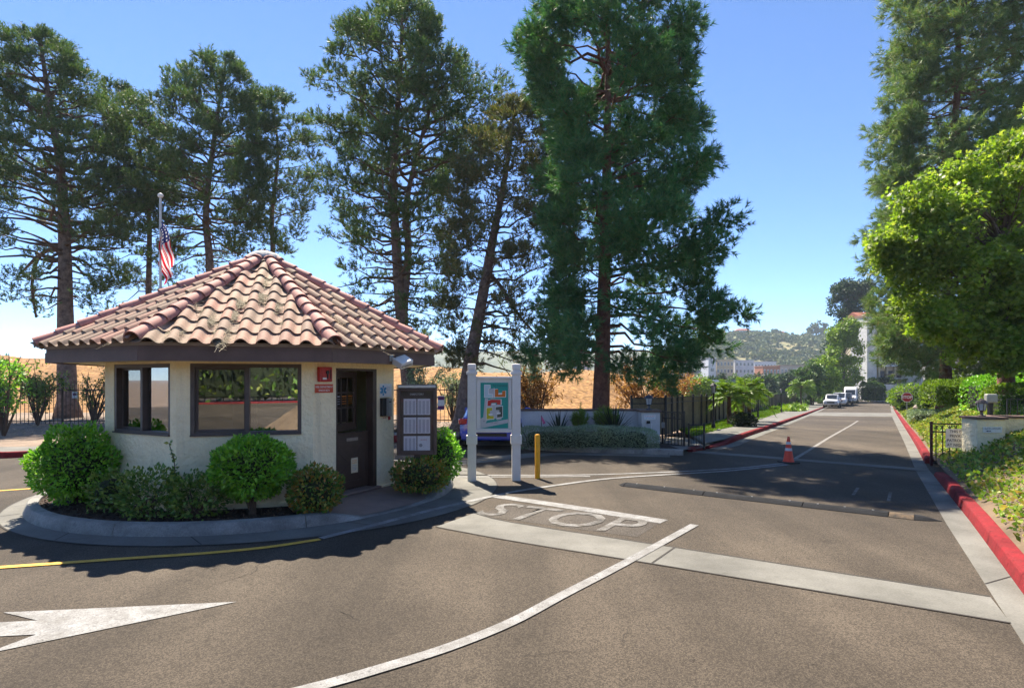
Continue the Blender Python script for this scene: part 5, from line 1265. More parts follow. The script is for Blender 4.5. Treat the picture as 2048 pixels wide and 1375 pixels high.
# ================================================================== VEGETATION
def unit(a): return a / np.maximum(1e-9, np.linalg.norm(a, axis=-1, keepdims=True))
def leaf_geo(p, d, size, rng, aspect=0.5, fold=0.18):
    """diamond leaves: base p, direction d, length size (arrays)"""
    n = len(p); d = unit(d); r = unit(rng.normal(size=(n, 3))); s = unit(np.cross(d, r)); u = np.cross(s, d)
    L = np.asarray(size).reshape(-1, 1) * np.ones((n, 1))
    m = p + d * L * 0.45
    V = np.stack([p, m + s * L * aspect / 2 + u * L * fold, p + d * L, m - s * L * aspect / 2 + u * L * fold], 1).reshape(-1, 3)
    return V, np.arange(4 * n).reshape(n, 4)
def star_geo(p, d, size, rng):
    """five-lobed leaves as ten-sided faces"""
    n = len(p); d = unit(d); r = unit(rng.normal(size=(n, 3)) + np.array([0, 0, 0.8])); s = unit(np.cross(d, r)); u = np.cross(s, d)
    L = np.asarray(size).reshape(-1, 1)
    pts = [(0, 0, 0), (-0.18, 0.16, 0), (-0.52, 0.22, 0.08), (-0.24, 0.42, 0), (-0.42, 0.80, 0.06), (0, 0.62, 0), (0.0, 1.05, -0.05), (0.10, 0.60, 0), (0.42, 0.80, 0.06), (0.24, 0.42, 0), (0.52, 0.22, 0.08), (0.18, 0.16, 0)]
    V = np.stack([p + s * L * a + d * L * b + u * L * c for a, b, c in pts], 1).reshape(-1, 3)
    k = len(pts)
    return V, np.arange(k * n).reshape(n, k)
def needle_geo(p, d, blen, nlen, nn, rng, width=0.012, droop=0.0, spread=0.75):
    """needle brushes: nn triangles each round a twig from p along d (length blen)"""
    n = len(p); d = unit(d)
    t = rng.uniform(0.05, 1.0, size=(n, nn, 1)); b = p[:, None, :] + d[:, None, :] * (np.asarray(blen).reshape(-1, 1, 1) * t)
    r = rng.normal(size=(n, nn, 3)); r = unit(r - (r * d[:, None, :]).sum(-1, keepdims=True) * d[:, None, :])
    nd = unit(d[:, None, :] * 0.8 + r * spread + np.array([0, 0, -droop]))
    L = np.asarray(nlen).reshape(-1, 1, 1) * rng.uniform(0.7, 1.15, size=(n, nn, 1))
    s = unit(np.cross(nd, rng.normal(size=(n, nn, 3)))) * width / 2
    V = np.stack([b - s, b + s, b + nd * L], 2).reshape(-1, 3)
    return V, np.arange(3 * n * nn).reshape(-1, 3)
class Acc:
    def __init__(s): s.V = []; s.F = []; s.n = 0
    def add(s, VF):
        V, F = VF; s.V.append(V); s.F.append(F + s.n); s.n += len(V)
    def build(s, name, m, parent=None, loc=None, kind=None):
        o = fast_mesh(name, np.concatenate(s.V), np.concatenate(s.F), m, parent, loc)
        if kind: o['kind'] = kind
        return o
# foliage colours
LM = {}
LM['pine'] = leafmat('pine_needles', [(0.0377, 0.0849, 0.0377), (0.066, 0.1413, 0.0452), (0.1093, 0.179, 0.0565), (0.1602, 0.179, 0.0641)], 0.55, 0.28)
LM['pine_blue'] = leafmat('pine_needles_deep', [(0.0343, 0.1174, 0.055), (0.0557, 0.1834, 0.0687), (0.09, 0.2445, 0.0778), (0.1498, 0.2078, 0.0687)], 0.55, 0.25)
LM['pine_dry'] = leafmat('pine_needles_dry', [(0.055, 0.09, 0.038), (0.09, 0.125, 0.05), (0.15, 0.15, 0.065), (0.19, 0.14, 0.06)], 0.6, 0.3)
LM['canary'] = leafmat('long_needles', [(0.0587, 0.1214, 0.047), (0.1077, 0.2055, 0.0666), (0.1762, 0.2741, 0.0979), (0.2545, 0.2545, 0.1174)], 0.5, 0.3)
LM['gum'] = leafmat('bright_leaves', [(0.085, 0.1615, 0.0187), (0.1445, 0.2465, 0.0238), (0.2125, 0.323, 0.034), (0.272, 0.3655, 0.051), (0.323, 0.374, 0.085)], 0.45, 0.55, 0.4)
LM['far'] = leafmat('far_leaves', [(0.045, 0.0975, 0.03), (0.075, 0.15, 0.0375), (0.12, 0.195, 0.045)], 0.6, 0.25)
LM['fardark'] = leafmat('far_dark_leaves', [(0.0225, 0.0525, 0.027), (0.0375, 0.0825, 0.0375), (0.06, 0.105, 0.045)], 0.6, 0.2)
LM['bush'] = leafmat('glossy_bush_leaves', [(0.0918, 0.26, 0.0306), (0.1682, 0.4284, 0.0367), (0.26, 0.5814, 0.0458), (0.4284, 0.7038, 0.0612)], 0.35, 0.3, 0.5)
LM['bush_red'] = leafmat('mixed_bush_leaves', [(0.0665, 0.1544, 0.0285), (0.1069, 0.2376, 0.0332), (0.1782, 0.3089, 0.0428), (0.3802, 0.3089, 0.0475), (0.4752, 0.1663, 0.0285)], 0.38, 0.28, 0.5)
LM['shrub'] = leafmat('olive_shrub_leaves', [(0.0687, 0.1584, 0.0316), (0.1188, 0.2376, 0.0422), (0.1979, 0.3167, 0.0581), (0.3432, 0.3695, 0.0791)], 0.38, 0.25, 0.5)
LM['grey'] = leafmat('grey_green_leaves', [(0.1656, 0.2318, 0.149), (0.2484, 0.3312, 0.2153), (0.3643, 0.4471, 0.3146)], 0.6, 0.2)
LM['ivy'] = leafmat('ivy_leaves', [(0.0803, 0.1696, 0.0214), (0.1517, 0.2677, 0.032), (0.2499, 0.357, 0.0536), (0.3749, 0.4106, 0.0892), (0.3928, 0.2499, 0.0715)], 0.45, 0.3, 0.4)
LM['grass'] = leafmat('grass_blades', [(0.08, 0.17, 0.012), (0.12, 0.22, 0.018), (0.17, 0.25, 0.03)], 0.5, 0.35)
LM['palm'] = leafmat('palm_leaflets', [(0.084, 0.168, 0.0168), (0.14, 0.252, 0.0252), (0.224, 0.308, 0.042)], 0.4, 0.35, 0.4)
LM['brown'] = leafmat('dead_brown_leaves', [(0.264, 0.12, 0.042), (0.384, 0.192, 0.072), (0.456, 0.264, 0.108)], 0.7, 0.3)
LM['flax'] = leafmat('flax_leaves', [(0.018, 0.030, 0.018), (0.03, 0.05, 0.025), (0.05, 0.07, 0.03)], 0.45, 0.15, 0.4)
LM['lime'] = leafmat('lime_hedge_leaves', [(0.0972, 0.1823, 0.0183), (0.158, 0.2673, 0.0243), (0.243, 0.3402, 0.0365)], 0.45, 0.35)
M['bark'] = mat('pine_bark', (0.26, 0.18, 0.14), 0.95, scale=5, col2=(0.11, 0.075, 0.06), bump=1.0, bscale=11, bdist=0.06, speck=0.25, sscale=30)
M['bark_red'] = mat('red_pine_bark', (0.23, 0.105, 0.07), 0.95, scale=5, col2=(0.10, 0.046, 0.034), bump=1.0, bscale=11, bdist=0.06, speck=0.25, sscale=30)
M['bark_grey'] = mat('grey_bark', (0.20, 0.17, 0.14), 0.95, scale=6, col2=(0.09, 0.075, 0.06), bump=0.9, bscale=14, bdist=0.04, speck=0.2)
M['twig'] = mat('twig_bark', (0.13, 0.085, 0.06), 0.95, scale=9)

def path_at(pts, z):
    for a, b in zip(pts[:-1], pts[1:]):
        if a[2] <= z <= b[2]:
            t = (z - a[2]) / (b[2] - a[2]); return Vector(a).lerp(Vector(b), t)
    return Vector(pts[-1] if z > pts[-1][2] else pts[0])
def smooth_path(pts, sub=4):
    Q = [Vector(p) for p in pts]; E_ = [Q[0] * 2 - Q[1]] + Q + [Q[-1] * 2 - Q[-2]]; S = []
    for i in range(1, len(E_) - 2):
        for k in range(sub):
            t = k / sub; a, b, c, d = E_[i - 1:i + 3]
            S.append(0.5 * ((2 * b) + (c - a) * t + (2 * a - 5 * b + 4 * c - d) * t * t + (3 * b - a - 3 * c + d) * t ** 3))
    return S + [Q[-1]]
def pine(name, base, trunks, r0, prof, nlimb, seed, label, m='pine', bark='bark', nneed=20, nlen=0.17, blen=0.34, width=0.030, dens=None, rise=0.3, extra_limbs=(), group=None, droop=0.0, clump=26, spread=0.75, zpow=1.0, ncl_k=0.95, cl_r=0.58, cl_flat=0.62, upb=0.8, smin=0.40):
    """conifer: trunk path(s), limbs filling the measured crown outline, needle brushes on twigs.
    prof: (z, radius to the left, radius to the right); trunks: list of paths relative to base"""
    rng = np.random.default_rng(seed); rr = random.Random(seed)
    root = empty(name, base, 0, label, 'tree', group)
    tm_ = MB(); paths = []
    for ti, tp_ in enumerate(trunks):
        S = smooth_path(tp_, 5); H = S[-1].z - S[0].z; paths.append([tuple(q) for q in S])
        rad = []
        for q in S:
            f = (q.z - S[0].z) / max(H, 0.1); r_ = r0[ti] * (1 - 0.86 * f ** 0.9)
            if q.z < 0.8 and ti == 0: r_ *= 1 + 0.45 * (1 - q.z / 0.8) ** 2
            rad.append(max(0.03, r_))
        tm_.tube(S, rad, 12)
    tm_.build('trunk', M[bark], root, smooth=True)
    br_ = MB(); acc = Acc(); tw_p, tw_d, tw_l = [], [], []
    zs = [p[0] for p in prof]; z0, z1 = zs[0], zs[-1]
    def rad_at(z, az):
        l = np.interp(z, zs, [p[1] for p in prof]); r_ = np.interp(z, zs, [p[2] for p in prof]); c = math.cos(az); s = math.sin(az)
        side = r_ if c > 0 else l
        return math.sqrt((side * c) ** 2 + ((l + r_) / 2 * s) ** 2)
    for i in range(nlimb):
        f = ((i + rr.random()) / nlimb) ** zpow
        z = z0 + (z1 - z0) * f; az = i * 2.399963 + rr.uniform(-0.5, 0.5)
        tp_ = paths[i % len(paths)]
        if z > tp_[-1][2] and len(paths) > 1: tp_ = paths[0]
        Rm = rad_at(z, az); L = Rm * rr.uniform(0.72, 1.08)
        if L < 0.25: L = 0.25
        up = rise * L * (0.4 + 0.9 * f) * rr.uniform(0.4, 1.4) - (0.32 * L if f < 0.2 else 0)
        st_ = path_at(tp_, max(tp_[0][2], z - max(0, up) * 0.8)); dh = Vector((math.cos(az), math.sin(az), 0))
        pts = []
        for k in range(6):
            s = k / 5; wob = Vector((rr.uniform(-1, 1), rr.uniform(-1, 1), rr.uniform(-1, 1))) * 0.06 * L * (1 if 0 < k else 0)
            pts.append(st_ + dh * L * s + Vector((0, 0, up * s ** 1.4)) + wob)
        if L > 0.6: br_.tube(pts, [max(0.012, r0[0] * 0.20 * (1 - s / 5.6) * min(1, L / 3)) for s in range(6)], 5, cap=False)
        kd_ = 1.0 if dens is None else float(np.interp(z, [q[0] for q in dens], [q[1] for q in dens]))
        # rounded foliage clumps along the outer half of the limb
        ncl = max(2, int(round(1.3 + L * ncl_k)))
        for q in range(ncl):
            s = 1.0 if q == 0 else rr.uniform(smin, 0.98); k = min(4, int(s * 5)); p = pts[k].lerp(pts[k + 1], s * 5 - k)
            if q and rr.random() > kd_: continue
            a2 = az + rr.choice((-1, 1)) * rr.uniform(0.5, 1.4); sl = (0.0 if q == 0 else min(1.0, 0.18 * L + 0.2) * rr.uniform(0.5, 1.2))
            c = p + Vector((math.cos(a2) * sl, math.sin(a2) * sl, rr.uniform(-0.05, 0.35) * sl)); cr_ = cl_r * rr.uniform(0.7, 1.25) * min(1.0, 0.5 + L * 0.3)
            if sl > 0.1: br_.bar(p, c, 0.02)
            for _ in range(int(clump * (0.5 + 0.5 * kd_))):
                v = Vector((rr.gauss(0, 1), rr.gauss(0, 1), rr.gauss(0, 1))).normalized(); rd = rr.random() ** 0.5
                pp_ = c + Vector((v.x * cr_, v.y * cr_, v.z * cr_ * cl_flat)) * rd * 0.75
                dd = v * 0.75 + dh * 0.25 + Vector((rr.gauss(0, 0.3), rr.gauss(0, 0.3), rr.gauss(upb, 0.35) - droop))
                tw_p.append(tuple(pp_)); tw_d.append(tuple(dd)); tw_l.append(blen * rr.uniform(0.65, 1.2))
    # leader tuft
    for tp_ in paths:
        top = Vector(tp_[-1])
        for _ in range(10):
            tw_p.append(tuple(top + Vector((rr.gauss(0, 0.1), rr.gauss(0, 0.1), rr.uniform(-0.5, 0.05))))); tw_d.append((rr.gauss(0, 0.35), rr.gauss(0, 0.35), 1.0)); tw_l.append(blen)
    for pts, rad in extra_limbs: br_.tube(smooth_path(pts, 4), [rad[0] + (rad[1] - rad[0]) * i / (4 * (len(pts) - 1)) for i in range(4 * (len(pts) - 1) + 1)], 7)
    br_.build('branches', M['twig'] if bark != 'bark_red' else M['bark_red'], root, smooth=True)['kind'] = 'stuff'
    acc.add(needle_geo(np.array(tw_p), np.array(tw_d), np.array(tw_l), nlen, nneed, rng, width, droop * 0.8, spread))
    acc.build('crown', LM[m], root)
    return root
pg_ = 'pines along the boundary fence'
def TP(Y, pts): return [((x - pts[0][0]) / FPX * Y, 0.0 if len(q_) == 0 else q_[0], (EYE - (y - HY) / FPX * Y)) for x, y, *q_ in pts]
def prof_px(Y, xc, rows, extra_top=None):
    """crown outline measured row by row: (y, xleft, xright) -> (z, rl, rr), from the bottom up"""
    out = [(EYE - (y - HY) / FPX * Y, max(0.05, (xc(y) - xl) / FPX * Y), max(0.05, (xr - xc(y)) / FPX * Y)) for y, xl, xr in rows]
    return sorted(out)
def mk_pine(Y, tr, rows, nl, seed, label, r0, **kw):
    """tr: list of trunk pixel paths, first point is the base"""
    base_px = tr[0][0][0]; paths = []
    for t in tr:
        pth = [((x - base_px) / FPX * Y, (q[0] if q else 0.0), EYE - (y - HY) / FPX * Y) for x, y, *q in t]
        paths.append(pth)
    paths[0][0] = (paths[0][0][0], paths[0][0][1], 0.0)
    def xc(y):
        z = EYE - (y - HY) / FPX * Y; return base_px + path_at(paths[0], z).x / Y * FPX
    return pine('pine_tree', ((base_px - 1024) / FPX * Y, Y, GZ((base_px - 1024) / FPX * Y, Y)), paths, r0, prof_px(Y, xc, rows), nl, seed, label, group=pg_, **kw)
# the seven pines, left to right
mk_pine(29.0, [[(136, 845), (131, 640), (129, 480), (120, 330), (95, 180), (80, 75)]],
        [(610, 40, 170), (520, -30, 215), (430, -45, 255), (330, -60, 250), (230, -60, 215), (150, -40, 170), (95, 20, 120), (68, 66, 92)], 125, 1,
        'broad dark pine at the far left behind the railings', (0.46,), dens=[(5, 0.15), (8, 0.45), (11, 1.0)],
        extra_limbs=[([(-0.1, 0, 8.0), (-0.9, 0.2, 8.3), (-1.6, 0.2, 7.9), (-1.9, 0.2, 6.6), (-1.7, 0.2, 5.0)], (0.12, 0.05)), ([(-1.6, 0.2, 8.0), (-2.8, 0.4, 7.0)], (0.09, 0.03))])
mk_pine(33.0, [[(298, 845), (297, 600), (298, 430), (280, 300), (235, 175)]],
        [(590, 200, 330), (500, 180, 350), (420, 200, 360), (330, 185, 350), (250, 190, 310), (190, 200, 260), (170, 222, 240)], 64, 2,
        'slender pine whose trunk stands beside the flagpole', (0.24,), dens=[(5, 0.15), (8, 0.4), (12, 1.0)])
mk_pine(32.0, [[(425, 845), (420, 540), (412, 430), (425, 300), (452, 118)]],
        [(520, 300, 520), (440, 280, 540), (370, 265, 545), (300, 270, 530), (220, 310, 520), (160, 350, 490), (120, 440, 465)], 100, 3,
        'dense pine directly behind the gatehouse roof peak, left side', (0.33,), dens=[(7, 0.15), (10, 0.6), (12, 1.0)])
mk_pine(34.0, [[(547, 845), (546, 520), (544, 420), (556, 300), (540, 180)]],
        [(500, 500, 585), (430, 480, 640), (360, 480, 640), (290, 485, 630), (230, 490, 600), (180, 520, 560)], 60, 4,
        'tall bare stemmed pine just right of the roof peak', (0.26,), dens=[(8, 0.2), (11, 0.6), (13, 0.9)])
mk_pine(27.5, [[(825, 850), (812, 720), (800, 600), (792, 480), (786, 350), (800, 150), (805, 5)], [(804, 640, 0.1), (815, 500, 0.15), (812, 400, 0.2), (840, 270, 0.3), (880, 130, 0.3)]],
        [(690, 800, 890), (610, 660, 890), (540, 645, 900), (470, 650, 920), (390, 640, 930), (310, 645, 980), (220, 645, 975), (140, 660, 955), (80, 700, 900), (30, 750, 860), (5, 780, 840)], 160, 5,
        'tall twin stemmed pine rising right of the gatehouse roof', (0.36, 0.22), dens=[(4, 0.2), (8, 0.4), (11, 0.85), (13, 1.0)])
mk_pine(23.0, [[(922, 862), (938, 740), (960, 620), (985, 480), (1012, 340), (1030, 215)]],
        [(730, 950, 1090), (640, 910, 1120), (560, 900, 1120), (480, 900, 1120), (400, 905, 1110), (320, 930, 1105), (260, 970, 1090), (205, 1015, 1045)], 95, 6,
        'leaning pine with sparse brownish foliage behind the map sign', (0.34,), m='pine_dry', dens=[(2, 0.35), (7, 0.55), (9, 0.8)], clump=24,
        extra_limbs=[([(0.9, 0, 6.2), (1.5, 0.1, 5.6), (2.2, 0.1, 4.5), (2.9, 0.1, 3.7)], (0.10, 0.03))])
mk_pine(21.0, [[(1200, 800), (1207, 640), (1210, 480), (1214, 300), (1216, 100), (1212, 10), (1208, -48)]],
        [(730, 1110, 1330), (690, 1090, 1420), (620, 1110, 1450), (540, 1120, 1440), (460, 1125, 1440), (400, 1100, 1440), (330, 1120, 1405), (250, 1110, 1420), (160, 1050, 1395), (80, 1040, 1360), (30, 1065, 1345), (0, 1100, 1310), (-25, 1150, 1265), (-48, 1195, 1220)], 104, 7,
        'huge dense red barked pine in the middle by the white wall', (0.33,), m='pine_blue', bark='bark_red', clump=62, nneed=24, nlen=0.21, blen=0.26, width=0.026, dens=[(2.5, 0.6), (5, 1.0)], rise=0.25, cl_r=0.80, cl_flat=0.80, ncl_k=0.62, upb=0.35, smin=0.55)
# pine on the right bank with long hanging needles
cY = 31.0
def cx_(px): return (px - 1024) / FPX * cY
pine('pine_tree', (cx_(1888), cY, BZ(cx_(1888), cY) - 0.2), [[(0, 0, 0), (0.15, 0, 4), (0.2, 0, 9), (0.6, 0, 15), (0.8, 0, 22), (0.8, 0, 29)]], (0.30,),
     [(2.5, 1.8, 3.0), (3.4, 2.5, 3.4), (4.6, 3.1, 3.8), (7, 3.6, 4.2), (9, 3.7, 4.6), (12, 3.6, 4.6), (15, 3.2, 4.5), (18, 2.9, 4.5), (21, 2.4, 4.0), (25, 1.8, 2.6), (29, 0.3, 0.3)], 190, 8,
     'towering long needled pine behind the bright green tree on the right bank', 'canary', 'bark_red', nneed=26, nlen=0.34, blen=0.34, width=0.028, rise=0.1, droop=0.1, clump=24, spread=0.7, cl_r=0.8, cl_flat=0.85, ncl_k=0.85, upb=0.3)

# ---- broad-leaved trees
def broadleaf(name, base, H, trunk_r, ell, nclump, nleaf, lsize, seed, label, m, star=False, lean=(0, 0), group=None, bark='bark_grey', cl_r=0.55, cat='tree', ztrunk=None):
    """ell: list of (cx,cy,cz,rx,ry,rz) crown lobes relative to base"""
    rng = np.random.default_rng(seed); rr = random.Random(seed); root = empty(name, base, rr.uniform(0, 6) * 0, label, cat, group)
    zt = ztrunk or H * 0.75
    tp_ = [(0, 0, 0), (lean[0] * 0.2, lean[1] * 0.2, zt * 0.35), (lean[0] * 0.6, lean[1] * 0.6, zt * 0.7), (lean[0], lean[1], zt)]
    S = smooth_path(tp_, 4); b = MB(); b.tube(S, [trunk_r * (1.25 if i == 0 else 1) * (1 - 0.8 * i / len(S)) for i in range(len(S))], 10); b.build('trunk', M[bark], root, smooth=True)
    br_ = MB(); cc = []
    for i in range(nclump):
        e = ell[i % len(ell)]; v = rng.normal(size=3); v /= np.linalg.norm(v); rad = rng.uniform(0.45, 1.0) ** 0.5
        c = np.array(e[:3]) + v * rad * np.array(e[3:]); cc.append(c)
        st_ = path_at([tuple(q) for q in S], min(zt, max(H * 0.18, c[2] - rr.uniform(0.15, 0.4) * H * 0.5)))
        mid = st_.lerp(Vector(c), 0.5) + Vector((rr.gauss(0, 0.1), rr.gauss(0, 0.1), 0.05 * H * rr.random()))
        br_.tube([st_, mid, Vector(c)], [trunk_r * 0.16, trunk_r * 0.09, 0.008], 4, cap=False)
    br_.build('branches', M['twig'], root)['kind'] = 'stuff'
    cc = np.array(cc); k = rng.integers(0, nclump, nleaf)
    off = rng.normal(size=(nleaf, 3)); off = unit(off) * (rng.uniform(0, 1, (nleaf, 1)) ** 0.45)
    p = cc[k] + off * cl_r * rng.uniform(0.7, 1.3, (nclump, 1))[k] * np.array([1.1, 1.1, 0.8])
    d = off * 0.7 + rng.normal(size=(nleaf, 3)) * 0.5 + np.array([0, 0, -0.25])
    acc = Acc(); sz = lsize * rng.uniform(0.6, 1.25, nleaf)
    acc.add(star_geo(p, d, sz, rng) if star else leaf_geo(p, d, sz, rng, 0.6))
    acc.build('crown', LM[m], root)
    return root
gY = 17.5; gX = (2012 - 1024) / FPX * gY
broadleaf('leafy_tree', (gX, gY, BZ(gX, gY) - 0.1), 9.5, 0.24, [(dx * 0.9, dy, dz, r_ * 0.88, r_ * 0.95, r_ * 0.72) for dx, dy, dz, r_ in ((-3.0, 0, 6.1, 0.95), (-2.4, -0.4, 4.9, 1.05), (-3.5, 0.2, 5.0, 0.6), (-1.6, -0.8, 3.9, 1.05), (-0.9, 0.3, 5.3, 1.1), (0.4, 0, 7.6, 0.95), (0.4, 0.6, 5.6, 1.1), (-0.5, -1.0, 2.7, 0.9), (-1.6, -0.5, 2.2, 0.7), (0.5, -0.9, 3.3, 1.05), (-2.4, 0.3, 3.4, 0.85), (1.5, 0, 6.0, 1.4), (1.5, -0.3, 4.0, 1.3), (-1.9, 0.2, 6.0, 0.8), (-0.4, -0.6, 6.5, 0.75), (1.2, 0.4, 8.4, 1.0), (-1.1, -0.9, 3.1, 0.9), (-2.9, -0.2, 4.1, 0.75), (-0.2, -0.8, 4.4, 1.0), (0.9, -0.5, 7.2, 1.0), (-2.6, -0.3, 2.7, 0.6), (-3.3, 0.1, 4.6, 0.5), (0.0, -1.2, 2.0, 0.75), (-0.9, -1.1, 1.8, 0.6), (0.9, -1.0, 2.1, 0.8), (1.9, -0.4, 2.8, 0.9), (-3.0, -0.2, 5.6, 0.6), (-1.2, 0.2, 7.0, 0.6), (-2.2, -0.3, 5.6, 0.9))], 330, 52000, 0.135, 21,
          'bright green broad leaved tree over the right bank', 'gum', star=True, cl_r=0.40, bark='bark_red', ztrunk=6.0)
# stems and far trees down the street
def at(px, py, Y): return A(px, py, Y)
tY = 109.0; p = A(1688, 790, tY)
broadleaf('street_tree', (p.x, tY, -1.9), 15, 0.3, [(0, 0, 5, 3.0, 3, 3.2), (0.2, 0, 9, 2.8, 2.8, 3.2), (-0.3, 0, 12, 2.0, 2, 2.0), (0.8, 0, 13, 1.4, 1.4, 1.8)], 150, 15000, 0.42, 22, 'tall bright green tree beside the parked white van', 'lime', cl_r=0.9)
tY = 128.0; p = A(1702, 790, tY)
broadleaf('dark_conifer', (p.x, tY, -1.9), 26, 0.5, [(-2.0, 0, 18, 2.8, 3, 4.2), (2.2, 0, 19, 2.8, 3, 4.0), (-1.5, 0, 23, 1.7, 2, 2), (2.4, 0, 23.5, 1.7, 2, 2.0), (-0.5, 0, 14, 3.2, 3, 3.5), (-3.5, 0, 9, 2.2, 2, 4.5)], 170, 20000, 0.5, 23, 'very tall dark evergreen standing behind the far apartment block', 'fardark', cl_r=1.15)
for i, (px, py, Y, H, W2, m_, lb) in enumerate(((1622, 702, 92, 6.5, 3.2, 'far', 'bushy tree left of the tall bright street tree'), (1650, 690, 96, 8.0, 3.0, 'lime', 'yellow green bush tree just behind the pickup'), (1580, 737, 130, 9.0, 4.5, 'fardark', 'dark round tree beyond the end of the fence'), (1520, 744, 120, 7.0, 6.0, 'fardark', 'wide dark tree clump beyond the dirt lot'), (1480, 743, 150, 9.0, 6.0, 'far', 'olive green tree beyond the blue shed'), (1440, 744, 110, 6.8, 4.0, 'fardark', 'small dark tree behind the blue shed'), (1395, 744, 75, 4.2, 3.2, 'lime', 'bright light green tree on the dirt lot'), (1600, 730, 150, 10.0, 5.0, 'far', 'mid green tree below the far hillside'), (1545, 746, 140, 8.5, 6.0, 'far', 'pale olive tree in the middle of the far tree belt'), (1330, 750, 130, 6.5, 7.0, 'far', 'green tree seen under the big pine boughs'), (1640, 700, 160, 13.0, 6.0, 'far', 'tree belt edge against the far hillside'))):
    X = (px - 1024) / FPX * Y; H = EYE + (HY - py) / FPX * Y - GZ(X, Y)
    broadleaf('far_tree', (X, Y, GZ(X, Y) - 0.1), H, 0.2, [(0, 0, H * 0.55, W2 / 2, W2 / 2, H * 0.36), (W2 * 0.25, 0, H * 0.5, W2 / 3, W2 / 3, H * 0.34), (-W2 * 0.28, 0, H * 0.45, W2 / 3, W2 / 3, H * 0.34)], 45, 3800, 0.05 * Y / 12, 40 + i, lb, m_, cl_r=0.12 * W2 + 0.3, group='trees beyond the dirt lot')

# ---- clipped and loose shrubs
M['shadecore'] = mat('inner_shade_core', (0.035, 0.05, 0.018), 0.95, scale=20, col2=(0.012, 0.018, 0.008), bump=1.0, bscale=40)  # solid core in shrubs and hedges, painted dark as the shade between leaves
def shrub(name, base, rx, ry, zc, rz, n, size, seed, label, m, stem=0.0, rough=0.12, shape='ball', group=None, cat='shrub', core=True):
    rng = np.random.default_rng(seed); root = empty(name, base, 0, label, cat, group)
    v = unit(rng.normal(size=(n, 3)))
    if shape == 'box': v = v / np.maximum(np.abs(v).max(1, keepdims=True), 1e-6) * 0.5 + v * 0.5
    lump = 1 + rough * (np.sin(v[:, :1] * 7 + seed) * np.cos(v[:, 1:2] * 6 + seed * 2) + 0.6 * np.sin(v[:, 2:3] * 9 + seed))
    rad = rng.uniform(0.0, 1.0, (n, 1)) ** 0.16 * lump
    p = v * rad * np.array([rx, ry, rz]) + np.array([0, 0, zc])
    keep = p[:, 2] > 0.02; p, v = p[keep], v[keep]
    d = v * 0.9 + rng.normal(size=v.shape) * 0.55 + np.array([0, 0, 0.25])
    acc = Acc(); acc.add(leaf_geo(p, d, size * rng.uniform(0.6, 1.25, len(p)), rng, 0.55)); acc.build('foliage', LM[m], root)
    b = MB(); rr = random.Random(seed)
    for k in range(7):
        a = 2 * PI * k / 7 + rr.uniform(-0.3, 0.3); e = Vector((math.cos(a) * rx * 0.55, math.sin(a) * ry * 0.55, zc + rz * rr.uniform(-0.1, 0.5)))
        s = Vector((rr.gauss(0, 0.02), rr.gauss(0, 0.02), 0)); mid = s.lerp(e, 0.45) + Vector((0, 0, stem * 0.4))
        b.tube([s, mid, e], [max(0.010, 0.03 * min(1, rx)), 0.014, 0.005], 5)
    if core:
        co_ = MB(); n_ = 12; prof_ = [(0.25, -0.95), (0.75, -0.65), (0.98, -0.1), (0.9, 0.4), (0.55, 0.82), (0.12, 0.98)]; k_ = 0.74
        co_.add([(rx * k_ * r * math.cos(2 * PI * i / n_), ry * k_ * r * math.sin(2 * PI * i / n_), max(0.03, zc + rz * k_ * z)) for r, z in prof_ for i in range(n_)], [(j * n_ + i, j * n_ + (i + 1) % n_, (j + 1) * n_ + (i + 1) % n_, (j + 1) * n_ + i) for j in range(5) for i in range(n_)] + [tuple(range(n_)), tuple(60 + i for i in range(n_))]); co_.build('inner_shade', M['shadecore'], root, smooth=True)
    if stem: b.tube([(0, 0, -0.05), (0.01, 0, stem * 0.6), (0.03, 0, stem + 0.1)], [0.055, 0.04, 0.03], 8)
    b.build('stems', M['twig'], root)
    return root
def bed(px, py): p = P(px, py, 0.10); return (p.x, p.y, 0.10)
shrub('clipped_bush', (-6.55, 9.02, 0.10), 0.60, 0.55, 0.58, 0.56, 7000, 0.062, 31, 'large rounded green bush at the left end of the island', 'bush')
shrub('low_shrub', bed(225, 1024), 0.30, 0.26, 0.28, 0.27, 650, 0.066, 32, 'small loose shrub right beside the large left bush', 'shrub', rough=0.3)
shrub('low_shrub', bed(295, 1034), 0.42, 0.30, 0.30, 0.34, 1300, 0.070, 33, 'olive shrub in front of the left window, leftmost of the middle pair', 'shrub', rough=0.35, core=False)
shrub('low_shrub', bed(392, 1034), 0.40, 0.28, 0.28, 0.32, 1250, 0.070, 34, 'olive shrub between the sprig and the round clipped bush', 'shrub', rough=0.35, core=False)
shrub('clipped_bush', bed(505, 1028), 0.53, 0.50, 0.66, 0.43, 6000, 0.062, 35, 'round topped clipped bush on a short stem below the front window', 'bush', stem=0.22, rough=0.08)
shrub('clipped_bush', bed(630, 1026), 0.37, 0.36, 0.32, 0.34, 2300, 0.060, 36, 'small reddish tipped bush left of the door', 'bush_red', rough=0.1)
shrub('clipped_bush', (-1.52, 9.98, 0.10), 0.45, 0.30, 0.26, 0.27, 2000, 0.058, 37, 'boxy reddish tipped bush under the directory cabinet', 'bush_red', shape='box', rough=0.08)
shrub('clipped_bush', (-1.28, 10.75, 0.10), 0.36, 0.36, 0.48, 0.47, 2400, 0.064, 38, 'bright green bush behind the directory cabinet', 'bush')
